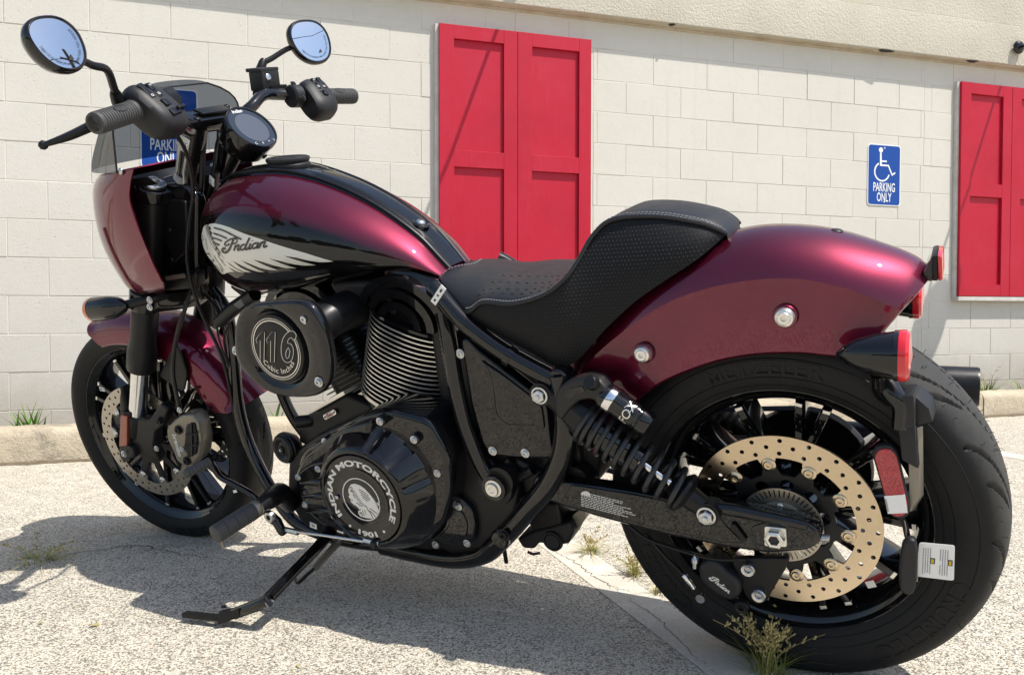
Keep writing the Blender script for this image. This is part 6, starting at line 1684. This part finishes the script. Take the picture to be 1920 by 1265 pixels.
def on_face(x, z, y=.2674): return (bc[0] - (x + .16 * z) * 1.16, y, bc[2] + z * 1.16)
# the numerals stand as outlined figures over a dark field that breaks the rings
def outline_num(polys, nm_='numeral'):
    for P in polys:
        q = np.array([on_face(x, z)[0::2] for x, z in P])
        g = plate([[tuple(p) for p in q]], .2679, .0008); g.obj('numeral_field', 'satin', ac, smooth=0)
        g = G(); cl = [V(on_face(x, z, .2681)) for x, z in P]; g.tube(cl, .0006, 5, closed=True); g.obj(nm_, 'alu', ac, smooth=60)
one = [(-.006, -.026), (.003, -.026), (.012, .026), (.004, .026), (-.010, .013), (-.0085, .006), (-.0005, .011)]
outline_num([[(x - .032, z + .004) for x, z in one], [(x - .008, z + .004) for x, z in one]])
six = [(.048, .020), (.050, .026), (.044, .032), (.034, .031), (.022, .022), (.015, .008), (.013, -.008), (.017, -.019), (.025, -.022), (.034, -.018), (.040, -.006), (.040, .005), (.035, .011), (.029, .012), (.033, .019), (.039, .021), (.043, .017)]
outline_num([[tuple(p) for p in resample(catmull([V((x, z, 0)) for x, z in six + six[:1]], 5), 70)[:-1, :2]]])
inn6 = [(.025, -.001), (.030, .004), (.033, -.002), (.029, -.013), (.024, -.015), (.022, -.009)]
g = G(); g.tube([V(on_face(x, z, .2683)) for x, z in inn6], .0006, 5, closed=True); g.obj('numeral', 'white', ac)
v, f = text_mesh('Cubic Inches', .0155, .0002, spacing=1.12); ang = v[:, 0] / .0445; rr = .0445 - v[:, 1]
G().add(np.stack([bc[0] - rr * np.sin(ang), .2675 + v[:, 2], bc[2] - rr * np.cos(ang)], 1), f).obj('badge_lettering', 'alu', ac, smooth=0)
for p in ((.7921,.266,.7124), (.7859,.27,.5911), (.9976,.262,.6445)):
    p = V(p); g = G(); g.lathe([(.012, -.012), (.012, -.003), (.010, .0)], p, (0, 1, 0), 24, caps=True); g.obj('bolt_boss', 'gloss', ac); bolt('socket', p, .0068, ac)

# ------------------------------------------------------------------ primary cover
pm = empty('primary_cover', bike)
pc_ = V((.761, 0, .340))
out = [(.9803,.2,.3574),(.9568,.2,.397),(.8702,.2,.4432),(.7594,.2,.4975),(.7035,.2,.5122),(.6074,.2,.4948),(.5761,.2,.4219),(.5862,.2,.3434),(.6163,.2,.2766),(.6835,.2,.2152),(.762,.2,.1936),(.8733,.2,.2045),(.9484,.2,.2277),(.9898,.2,.2801)]
g = plate([rounded(out, .02)], .195, .10, .012); g.obj('chaincase', 'gloss', pm, smooth=40)
rows = []; bang = [math.atan2(p[2] - pc_[2], p[0] - pc_[0]) for p in ((.8698,.205,.4336), (.7092,.212,.4926), (.641,.205,.4575), (.608,.195,.3865), (.6727,.18,.2392), (.9385,.18,.2505))]
for r, h, k in ((.143, .170, 0), (.141, .190, .2), (.137, .199, .7), (.128, .213, 1.), (.118, .229, .8), (.109, .243, .3), (.106, .2465, 0), (.1005, .2495, 0), (.098, .2500, 0), (.0955, .2475, 0), (.0950, .244, 0)):
    rows.append([(pc_[0] + (r - k * .006 * max(math.exp(-(((a_ - b_ + pi) % (2 * pi) - pi) / .085) ** 4) for b_ in bang)) * cos(a_), h, pc_[2] + (r - k * .006 * max(math.exp(-(((a_ - b_ + pi) % (2 * pi) - pi) / .085) ** 4) for b_ in bang)) * sin(a_)) for a_ in np.linspace(0, 2 * pi, 180, endpoint=False)])
g = G(); g.grid(rows, True); g.obj('clutch_dome', 'gloss', pm, smooth=32)
g = G(); g.lathe([(0, .2490), (.050, .2490), (.058, .2475), (.064, .2480), (.070, .2500), (.088, .2500), (.0925, .249), (.0945, .245)], pc_, (0, 1, 0), 96); g.obj('badge_disc', 'gloss', pm, smooth=30)
g = G(); g.lathe([(.0440, .2492), (.0440, .2500), (.0460, .2500), (.0460, .2492)], pc_, (0, 1, 0), 80); g.obj('badge_ring', 'white', pm, smooth=0)
def arc_text(body, r, a_mid, size, m, parent, inner=False, spacing=1., y=.2502, bold=.0006, nm_='badge_lettering', span=None):
    v, f = text_mesh(body, size, .0003, bold=bold, spacing=spacing)
    k = 1. if span is None else span / ((v[:, 0].max() - v[:, 0].min()) / r)
    ang = a_mid + v[:, 0] / r * k * (-1 if inner else 1); rr = r + (-v[:, 1] if inner else v[:, 1])
    return G().add(np.stack([pc_[0] - rr * np.sin(ang), y + v[:, 2], pc_[2] + rr * np.cos(ang)], 1), f).obj(nm_, m, parent, smooth=0)
arc_text('INDIAN MOTORCYCLE', .0765, rad(-3), .0172, 'white', pm, span=rad(246))
arc_text('1901', .0765, rad(180), .0155, 'white', pm, inner=True, span=rad(36))
for a in (146, -146):
    g = G(); g.lathe([(0, .0008), (.003, .0008), (.003, 0)], pc_ + V((-.0765 * sin(rad(a)), .2501, .0765 * cos(rad(a)))), (0, 1, 0), 16); g.obj('badge_dot', 'white', pm)
# profile head with headdress, cut as a plate
head = [(-.028, .026), (-.020, .034), (-.010, .037), (.004, .035), (.016, .028), (.028, .016), (.038, .002), (.043, -.014), (.044, -.026), (.038, -.034), (.030, -.040), (.020, -.043), (.006, -.044), (-.006, -.043), (-.012, -.042), (-.016, -.036), (-.015, -.030), (-.010, -.026), (-.013, -.021), (-.019, -.017), (-.026, -.014), (-.030, -.010), (-.031, -.006), (-.029, -.003), (-.033, .000), (-.034, .004), (-.030, .008), (-.032, .013), (-.031, .019)]
def hp_(x, z): return (pc_[0] - x * .90, pc_[2] + z * .90)
g = plate([[hp_(x, z) for x, z in head]], .2500, .0010); g.obj('badge_head', 'white', pm, smooth=0)
lay2 = lambda q: np.stack([q[:, 0], np.full(len(q), .2503), q[:, 1]], 1)
ln = [[(-.028 + .023 * t * 1.15 - .0015, .028 - .044 * t), (-.020 + .023 * t * 1.15, .031 - .044 * t)] for t in np.linspace(.05, 1, 15)]
g = strokes([[hp_(*p) for p in L] for L in ln], .0011, lay2)
fe = [[(.000, .024), (.012, .020), (.024, .012)], [(.001, .018), (.014, .013), (.027, .004)], [(.003, .012), (.013, .008), (.024, .000)], [(.005, .006), (.012, .003), (.018, -.002)], [(.020, -.018), (.030, -.024), (.038, -.029)], [(.018, -.024), (.028, -.032), (.032, -.038)], [(.012, -.020), (.020, -.031), (.024, -.042)], [(.006, -.012), (.014, -.018)]]
strokes([[hp_(*p) for p in L] for L in fe], .0017, lay2, g)
fa2 = [[(-.026, .016), (-.022, .019), (-.018, .016)], [(-.020, .010), (-.016, .002)], [(-.028, -.005), (-.024, -.004)], [(-.016, -.010), (-.008, -.012), (-.006, -.017)], [(-.012, -.027), (-.006, -.024)], [(-.010, -.030), (-.008, -.040)], [(-.006, -.030), (-.004, -.040)], [(-.002, -.026), (.000, -.040)], [(.004, -.024), (.006, -.036)], [(-.013, -.034), (-.008, -.033)]]
strokes([[hp_(*p) for p in L] for L in fa2], .0014, lay2, g); g.obj('badge_inlay', 'gloss', pm, smooth=0)
for p in ((.8236,.25,.3371), (.7185,.25,.3366)): bolt('button', V(p), .0045, pm)
# front housing with ribbed panel
out = [(.973,.222,.3377),(.9625,.222,.3637),(.9341,.222,.3948),(.8663,.222,.4391),(.8018,.222,.4721),(.7293,.222,.4954),(.79,.222,.2389),(.8641,.222,.2261),(.9233,.222,.2373),(.963,.222,.2697)]
g = plate([rounded(out, .016)], .214, .05, .010); g.obj('front_housing', 'gloss', pm, smooth=40)
out = [(.9594,.224,.3465),(.9434,.224,.3655),(.9082,.224,.385),(.8585,.224,.3972),(.8183,.224,.4001),(.8552,.224,.2547),(.9053,.224,.2587),(.9411,.224,.2763),(.9593,.224,.3091)]
g = plate([rounded(out, .012)], .2185, .008, .003); g.obj('ribbed_panel', 'gloss', pm, smooth=40)
for (y0, y1) in ((900, 897), (925, 920), (952, 958)):
    g = G(); a_, b_ = V((.9514,.218,.3245)), V((.8525,.218,.3412)); dz = (910 - y0) * .00125
    g.tube([a_ + V((0, 0, dz)), (a_ + b_) / 2 + V((0, .002, dz)), b_ + V((0, 0, dz))], [.003, .0075, .004], 12, smooth=5); g.obj('panel_rib', 'gloss', pm)
for p in ((.9537,.219,.3508), (.8914,.219,.3771), (.9517,.219,.2874), (.8754,.219,.2714)): bolt('socket', V(p), .0052, pm)
for p in ((.8698,.205,.4336), (.7092,.212,.4926), (.641,.205,.4575), (.608,.195,.3865), (.7755,.14,.1804), (.8962,.15,.1748)):
    p = V(p); g = G(); g.lathe([(.0105, -.03), (.0105, -.002), (.009, .0)], p, (0, 1, 0), 20, caps=True); g.obj('bolt_boss', 'gloss', pm); bolt('socket', p, .0055, pm)
# sprocket cover behind the primary
gc_ = empty('sprocket_cover', bike)
out = [(.6288,.15,.3146),(.5992,.15,.3113),(.5758,.15,.2899),(.572,.15,.2553),(.5804,.15,.2221),(.6063,.15,.2035),(.6913,.15,.1946),(.6915,.15,.207),(.65,.15,.2439),(.635,.15,.2819)]
g = plate([rounded(out, .010)], .150, .03, .006); g.obj('cover_panel', 'gloss', gc_, smooth=40)
out = [(.6227,.152,.2929),(.5957,.152,.2825),(.5884,.152,.254),(.5986,.152,.2251),(.6707,.152,.2114),(.6352,.152,.2472)]
g = plate([rounded(out, .010)], .153, .006, .002); g.obj('raised_panel', 'gloss', gc_, smooth=40)
for p in ((.6036,.152,.2943), (.5983,.152,.2132), (.6776,.152,.1967)): bolt('socket', V(p), .0058, gc_)
# castings behind the pivot
g = plate([rounded([(.5836,.1,.4432),(.4517,.1,.3762),(.4106,.1,.3473),(.4705,.1,.2484),(.558,.1,.1932),(.6269,.1,.2009),(.6308,.1,.3223)], .02)], .11, .16, .01); g.obj('rear_casting', 'wrinkle', gc_, smooth=40)
for q in ([(.4931,.118,.3468),(.4429,.118,.3747)], [(.4944,.118,.3011),(.4454,.118,.3187)], [(.5135,.118,.3672),(.486,.118,.3924)]):
    g = G(); g.tube([V(q[0]), V(q[1])], .010, 10); g.obj('casting_rib', 'satin', gc_)

# ------------------------------------------------------------------ battery tray, filler panels in the dark middle of the bike
dk_ = empty('centre_shroud', bike)
g = plate([rounded([(.6441,.05,.6902),(.5853,.05,.6029),(.4104,.05,.5216),(.3997,.05,.4356),(.4349,.05,.3428),(.6091,.05,.3244),(.6488,.05,.4643)], .02)], .095, .20, .01); g.obj('battery_box', 'matte', dk_, smooth=40)
g = plate([rounded([(.8785,.05,.7393),(.6598,.05,.7391),(.6221,.05,.7061),(.6421,.05,.602),(.7221,.05,.6911),(.8712,.05,.7103)], .02)], .09, .18, .01); g.obj('tank_tunnel', 'matte', dk_, smooth=40)
g = plate([rounded([(.4075,.05,.543),(.3515,.05,.5555),(.2968,.05,.4853),(.3354,.05,.3311),(.4147,.05,.3221),(.411,.05,.4348)], .02)], .085, .17, .01); g.obj('inner_mudguard', 'matte', dk_, smooth=40)

# ------------------------------------------------------------------ horn, regulator, exhaust valve box
hn = empty('horn', bike)
c = V((1.0843,.125,.3612)); nx_ = unit((.15, 1, .05)); hs = 1.2
g = G(); g.lathe([(r * hs, h * hs) for r, h in [(0, .006), (.007, .006), (.008, .002), (.014, .0), (.020, .004), (.026, .004), (.029, 0), (.029, -.004), (.031, -.006), (.031, -.012), (.027, -.02), (.02, -.03), (0, -.03)]], c, nx_, 40); g.obj('horn_body', 'satin', hn, smooth=30)
g = G(); g.lathe([(0, .009), (.003, .009), (.0035, .006)], c, nx_, 12); g.obj('centre_screw', 'steel', hn)
g = G(); g.tube([c - nx_ * .01, V((1.072,.08,.3242))], .008, 8); g.obj('horn_bracket', 'satin', hn)
ev = empty('voltage_regulator', bike)
out = [(.5301,.1,.1892),(.4938,.1,.2118),(.45,.1,.228),(.404,.1,.2466),(.3979,.1,.2245),(.4129,.1,.1965),(.4442,.1,.1866),(.4794,.1,.1879),(.4939,.1,.171),(.5185,.1,.1692)]
g = plate([rounded(out, .006)], .075, .06, .006); g.obj('regulator_body', 'matte', ev, smooth=40)
g = G(); g.lathe([(0, .003), (.015, .003), (.0165, .0), (.018, .003), (.0205, .003), (.0215, -.002)], (.4447,.078,.1998), (0, 1, 0), 36); g.obj('round_cap', 'matte', ev, smooth=30)
g = plate([rounded([(.4185,.08,.2239),(.4032,.08,.2529),(.3781,.08,.2736),(.3795,.08,.2448),(.4063,.08,.2117),(.4266,.08,.1801)], .003)], .055, .030, .001); g.obj('mount_bracket', 'cast', ev, smooth=35)
bolt('hex', (.408,.056,.2285), .006, ev, m='satin')
g = plate([rounded([(.4987,.06,.2762),(.4269,.06,.2819),(.4226,.06,.2274),(.4981,.06,.1981)], .008)], .07, .10, .006); g.obj('valve_box', 'satin', ev, smooth=40)
g = G(); g.tube([V(p) for p in [(.5109,.07,.1601),(.4991,.07,.1571),(.4837,.07,.1622)]], .003, 8); g.obj('loop_bracket', 'satin', ev)
g = G(); g.tube([V(p) for p in [(.5602,.08,.1627),(.56,.08,.1478),(.5599,.08,.1328)]], .0045, 8); g.obj('drain_tube', 'satin', ev)

# ------------------------------------------------------------------ foot controls
fp = empty('footpeg', bike)
pa, pb = V((1.0291,.395,.3026)), V((1.0127,.285,.3092))
d = unit(pb - pa); L_ = np.linalg.norm(pb - pa)
prof = [(0, 0), (.014, 0), (.0185, .002), (.0190, .005)]
for k in range(1, 4):
    h = L_ * .84 * k / 4; prof += [(.0190, h - .002), (.0172, h - .001), (.0172, h + .001), (.0190, h + .002)]
prof += [(.0190, L_ * .84), (.017, L_ * .85), (.015, L_ * .86), (.015, L_)]
g = G(); g.lathe(prof, pa, d, 32); g.obj('peg_rubber', 'grip', fp, smooth=35)
g = G(); g.lathe([(.0175, L_ * .86), (.0185, L_ * .88), (.0185, L_ * .96), (.015, L_)], pa, d, 28); g.obj('peg_collar', 'cast', fp, smooth=35)
g = G(); g.tube([pb - d * .004, V((1.0149,.25,.3093)), V((1.0533,.19,.2864)), V((1.0961,.13,.2229))], [.015, .021, .024, .020], 16, smooth=5); g.obj('peg_bracket', 'satin', fp)
g = G(); g.tube([pa + d * .012 + V((0, 0, -.017)), pa + d * .012 + V((0, 0, -.034))], .0035, 8); g.obj('feeler', 'cast', fp)
sl = empty('shift_lever', bike)
g = G(); g.tube([V(p) for p in [(1.0193,.26,.2723),(1.0364,.26,.2991),(1.0552,.265,.3246),(1.0858,.275,.3474),(1.1096,.285,.3659),(1.1176,.29,.3887),(1.1235,.29,.4005)]], [.010, .008, .0075, .0075, .0075, .0085, .0095], 12, smooth=6, flat=.6); g.obj('lever_arm', 'gloss', sl)
ta, tb = V((1.1466,.345,.3974)), V((1.126,.29,.4028)); d2 = unit(tb - ta); L2 = np.linalg.norm(tb - ta); prof = [(0, 0), (.006, 0), (.0085, .002)]
for k in range(7): prof += [(.0105, .006 + .008 * k), (.0105, .011 + .008 * k), (.0090, .012 + .008 * k)]
g = G(); g.lathe(prof + [(.0095, L2)], ta, d2, 20); g.obj('toe_peg', 'grip', sl, smooth=30)
g = G(); c = V((1.0056,.27,.2796)); g.lathe([(.006, .003), (.006, .006), (.0115, .006), (.0125, .004), (.0125, -.004)], c, (0, 1, 0), 28); g.obj('pivot_bush', 'steel', sl, smooth=30)
g = G(); g.tube([V(p) for p in [(1.0237,.255,.2689),(1.0063,.255,.2586),(.9974,.255,.2357)]], [.012, .011, .009], 12); g.obj('lever_link', 'gloss', sl)
g = G(); g.tube([V(p) for p in [(.9936,.25,.2386),(.7527,.25,.2463)]], .0036, 10, ); g.tube([V(p) for p in [(.9964,.25,.2394),(.9552,.25,.238)]], .0062, 6); g.tube([V(p) for p in [(.7737,.25,.2489),(.7366,.25,.2465)]], .0062, 6); g.obj('linkage_rod', 'steel', sl)
g = G(); q = V((.9962,.256,.2364)); g.lathe([(0, .006), (.006, .006), (.008, .003), (.008, -.006)], q, (0, 1, 0), 18); g.obj('rod_joint', 'satin', sl)
g = G(); q = V((.7472,.252,.246)); g.lathe([(0, .008), (.007, .008), (.009, .003), (.009, -.01)], q, (0, 1, 0), 18); g.obj('rod_joint', 'satin', sl)
q = V((.9612,.2,.2258)); R_ = Matrix.Rotation(rad(-12), 3, 'Y'); g = G(); g.box(q, (.019, .001, .013), R_); g.obj('paper_tag', 'paper', sl, smooth=0)
g = G(); g.box(q + V((0, .0008, .0)), (.008, .0004, .006), R_); g.obj('tag_print', 'grey_ink', sl, smooth=0)
q = V((1.0793,.283,.3358)); g = G(); g.box(q, (.011, .001, .006), Matrix.Rotation(rad(18), 3, 'Y')); g.obj('paper_tag', 'paper', sl, smooth=0)
g = G(); g.tube([V(p) for p in [(.8967,.2,.229),(.8427,.2,.2219)]], .004, 10); g.tube([V(p) for p in [(.8884,.2,.2264),(.8714,.2,.2239)]], .007, 8); g.obj('clutch_cable_end', 'steel', sl)

# ------------------------------------------------------------------ side stand
ss = empty('side_stand', bike)
MW = np.array(bm_.to_3x3()); MO = V((.5633, 1.4709, 0))
def w2b(p): return MW.T @ (V(p) - MO)
f0, f1, f2 = w2b(V((-.63,1.6173,.012))), w2b(V((-.5521,1.5917,.014))), w2b(V((-.5223,1.5985,.02)))
k1 = w2b(V((-.4511,1.5668,.055))); k2 = V((.9771,.17,.1668)); k3 = V((.9858,.12,.1778))
g = G(); g.tube([f2, k1, k1 * .93 + k2 * .07, k1 * .5 + k2 * .5, k2, k3], [.0115, .0125, .0125, .0120, .0130, .018], 16, smooth=5); g.obj('stand_leg', 'gloss', ss)
up = MW.T @ V((0, 0, 1.))
def foot(pts, w, t):
    rows = []
    P_ = np.array(pts)
    T_ = np.gradient(P_, axis=0)
    for p, tt in zip(P_, T_):
        s_ = unit(np.cross(up, tt)); rows.append([p + s_ * w + up * t, p - s_ * w + up * t, p - s_ * w * .9 - up * t, p + s_ * w * .9 - up * t])
    g = G(); g.loft(rows); return g
foot([f1, f2 * .55 + f1 * .45, f2, k1 * .3 + f2 * .7], .016, .009).obj('stand_foot', 'satin', ss, smooth=30, bevel=.002)
foot([f0, f0 * .7 + f1 * .3, f0 * .2 + f1 * .8, f1 * .9 + f2 * .1], .009, .005).obj('stand_tang', 'satin', ss, smooth=30, bevel=.002)
g = G(); q = w2b(V((-.5476,1.6103,.02))); g.lathe([(0, .003), (.005, .003), (.006, 0)], q + up * .0085, up, 14); g.obj('foot_bolt', 'satin', ss)
# return spring
s0_, s1_ = V((.9393,.15,.168)), V((.988,.2,.1154)); d = unit(s1_ - s0_); L_ = np.linalg.norm(s1_ - s0_); u_, w_, _ = frame_of(d); pts = [s0_ + d * L_ * t + (u_ * cos(2 * pi * 21 * t) + w_ * sin(2 * pi * 21 * t)) * .0072 for t in np.linspace(0, 1, 21 * 12)]
g = G(); g.tube(pts, .0016, 6); g.obj('return_spring', 'cast', ss)
g = G(); g.tube([s1_, V((1.0126,.205,.0963)), V((1.044,.205,.0712)), V((1.0674,.19,.067))], .0042, 8, smooth=4); g.obj('spring_hook', 'satin', ss)

# ------------------------------------------------------------------ rear lights and plate holder
def bullet(c0, c1, r, lens_t):
    ti = empty('turn_signal', bike); ax = unit(c1 - c0); L = np.linalg.norm(c1 - c0)
    g = G(); g.lathe([(.002, 0), (r * .35, .010), (r * .62, .026), (r * .84, .050), (r * .96, .075), (r, L - lens_t - .006), (r, L - lens_t)], c0, ax, 40); g.obj('housing', 'gloss', ti, smooth=40)
    g = G(); g.lathe([(r * 1.005, L - lens_t), (r * 1.02, L - lens_t + .003), (r * 1.01, L - .004), (r * .90, L), (0, L + .003)], c0, ax, 40); g.obj('lens', 'red_lens', ti, smooth=40)
    return ti, ax
l0 = V((-.098, .16, .632)); lz = V((-.191, .16, .631))
tl, axl = bullet(l0, lz, .0350, .013)
g = G(); g.tube([l0 * .45 + lz * .55 + V((0, -.01, -.03)), V((-.1487,.11,.5568)), V((-.1729,.06,.5175))], [.010, .010, .012], 12, smooth=4); g.obj('stem', 'gloss', tl)
rz_ = V((-.191, -.16, .625)); r0_ = V((-.098, -.16, .626))
tr2, _ = bullet(r0_, rz_, .0350, .013)
tlx = empty('tail_light', bike)
c = V((-.2139,0,.7137)); 
boxpx((-.2002,.035,.7146), (-.2124,.035,.7393), (-.2125,.035,.7016), (-.2037,.035,.7034), 0, (0, -.07, 0), 'gloss', 'light_arm', tlx, .003)
v1 = [(-.2104,.035,.7386),(-.2184,.035,.7406),(-.2199,.035,.7022),(-.2111,.035,.7032)]; boxpx(*v1, 0, (0, -.075, 0), 'satin', 'light_body', tlx, .003)
v1 = [(-.2184,.034,.7404),(-.2251,.034,.7378),(-.2259,.034,.7034),(-.2199,.034,.702)]; boxpx(*v1, 0, (0, -.073, 0), 'red_lens', 'lens', tlx, .003)
lp = empty('plate_holder', bike)
# arm from under the fender down the left of the tyre
g = G(); g.tube([V((-.1482,.1,.582)), V((-.1648,.12,.5615)), V((-.1773,.125,.5437)), V((-.1757,.125,.5107))], [.016, .015, .013, .012], 12, smooth=4); g.obj('holder_arm', 'gloss', lp)
boxpx(*[(-.1781,.135,.5623),(-.1941,.135,.5647),(-.1953,.135,.5164),(-.1736,.135,.5098)], 0, (-.004, -.05, 0), 'matte', 'lamp_body', lp, .004)
boxpx(*[(-.1933,.12,.5589),(-.212,.12,.5397),(-.2173,.12,.5198),(-.1945,.12,.5099)], 0, (-.004, -.05, 0), 'matte', 'plate_lamp', lp, .004)
boxpx(*[(-.1735,.132,.5135),(-.1952,.132,.5167),(-.199,.132,.4491),(-.1772,.132,.462)], 0, (-.003, -.03, 0), 'matte', 'holder_body', lp, .004)
boxpx(*[(-.185,.12,.5092),(-.1986,.12,.5102),(-.1997,.12,.4004),(-.1864,.12,.3724)], 0, (-.006, -.008, 0), 'cast', 'plate_edge', lp, .002)
boxpx(*[(-.1885,.112,.4809),(-.1968,.112,.4883),(-.1952,.112,.4218),(-.1867,.112,.3991)], 0, (-.002, .006, 0), 'paper', 'plate_label', lp, .0005)
# oval reflector tilted down the holder
rl = [(-.1382,.134,.4694),(-.1455,.134,.482),(-.1623,.134,.4851),(-.1719,.134,.4742),(-.1893,.134,.3847),(-.1851,.134,.371),(-.171,.134,.3655),(-.1611,.134,.3712)]
ro = rounded(rl, .010, 5)
g = plate([ro], .132, .012, .003); g.obj('reflector_frame', 'matte', lp, smooth=40)
cx_, cz_ = np.mean([p[0] for p in ro]), np.mean([p[1] for p in ro]); ri = [(cx_ + (p[0] - cx_) * .86, cz_ + (p[1] - cz_) * .92) for p in ro]
g = plate([ri], .1345, .006, .0015); g.obj('reflector', 'red_lens_dark', lp, smooth=40)
g = plate([[(p[0], p[2]) for p in [(-.1544,.135,.4034),(-.1819,.135,.4094),(-.1852,.135,.3803),(-.1591,.135,.375)]]], .1352, .0008); g.obj('sticker', 'paper', lp, smooth=0)
g = plate([[(p[0], p[2]) for p in [(-.1551,.1355,.3985),(-.1573,.1355,.3996),(-.1606,.1355,.3799),(-.1584,.1355,.3787)]]], .1358, .0006); g.obj('sticker_print', 'grey_ink', lp, smooth=0)
g = G(); g.tube([V(p) for p in [(-.1757,.12,.3639),(-.1813,.12,.3495),(-.184,.12,.332)]], .0045, 8); g.obj('stay', 'satin', lp)

# key fob with its paper card, hanging from the plate holder
kf = empty('key_fob'); kf.matrix_world = bm_
tag(kf, 'black key fob with white printed card hanging below the rear reflector', 'key fob')
fb = rounded([(p[0], p[2]) for p in [(-.1774,.128,.3293),(-.186,.128,.3395),(-.1958,.128,.3375),(-.1985,.128,.3165),(-.197,.128,.2664),(-.1927,.128,.2462),(-.1826,.128,.2423),(-.1739,.128,.2499),(-.1727,.128,.2849)]], .010, 5)
g = plate([fb], .140, .018, .005); g.obj('fob_case', 'matte', kf, smooth=45)
g = plate([[(p[0], p[2]) for p in [(-.195,.128,.3069),(-.1985,.128,.3075),(-.1984,.128,.2666),(-.1949,.128,.266)]]], .1355, .010, .001); g.obj('fob_side', 'cast', kf, smooth=45)
cd = [V(p) for p in [(-.1943,.128,.3068),(-.1929,.128,.3246),(-.2465,.128,.3332),(-.2457,.128,.2728),(-.1956,.128,.2707)]]
cdo = rounded([(p[0], p[2]) for p in [(-.1985,.128,.3111),(-.2,.128,.3302),(-.2458,.128,.3322),(-.245,.128,.2736),(-.1984,.128,.2721),(-.1935,.128,.2721),(-.1929,.128,.3084)]], .004, 4)
g = plate([cdo], .1285, .0007); g.obj('paper_card', 'paper', kf, smooth=0)
g = G(); ca, cb_, cc_ = V((-.2042,.1289,.3251)), V((-.2426,.1289,.3261)), V((-.2027,.1289,.278))
ex_, ez_ = cb_ - ca, cc_ - ca; Rm = np.stack([unit(ex_), V((0, 1, 0)), -unit(ez_)], 1)
for c0_ in (.04, .12, .20, .28, .62, .70, .78, .86):
    t = .06
    while t < .95:
        w_ = rng.uniform(.02, .06); 
        if not (.42 < t < .60 and c0_ in (.28, .62, .86)): g.box(ca + ex_ * c0_ + ez_ * (t + w_ / 2), (.0012, .0003, np.linalg.norm(ez_) * w_), Rm)
        t += w_ + .015
o = g.obj('card_print', 'grey_ink', kf, smooth=0); o['kind'] = 'stuff'
for c0_ in (.36, .95):
    g = G(); g.box(ca + ex_ * c0_ + ez_ * .50, (.0062, .0004, .0095), Rm); g.obj('warning_patch', 'dark_ink', kf, smooth=0)
    g = G(); g.box(ca + ex_ * c0_ + ez_ * .50 + V((0, .0004, 0)), (.0034, .0003, .0070), Rm); g.obj('warning_print', 'yellow_ink', kf, smooth=0)
g = G(); g.tube([V(p) for p in [(-.183,.126,.3362),(-.1824,.126,.3503),(-.1803,.126,.3625)]], .0010, 6); g.obj('hang_tie', 'cast', kf)
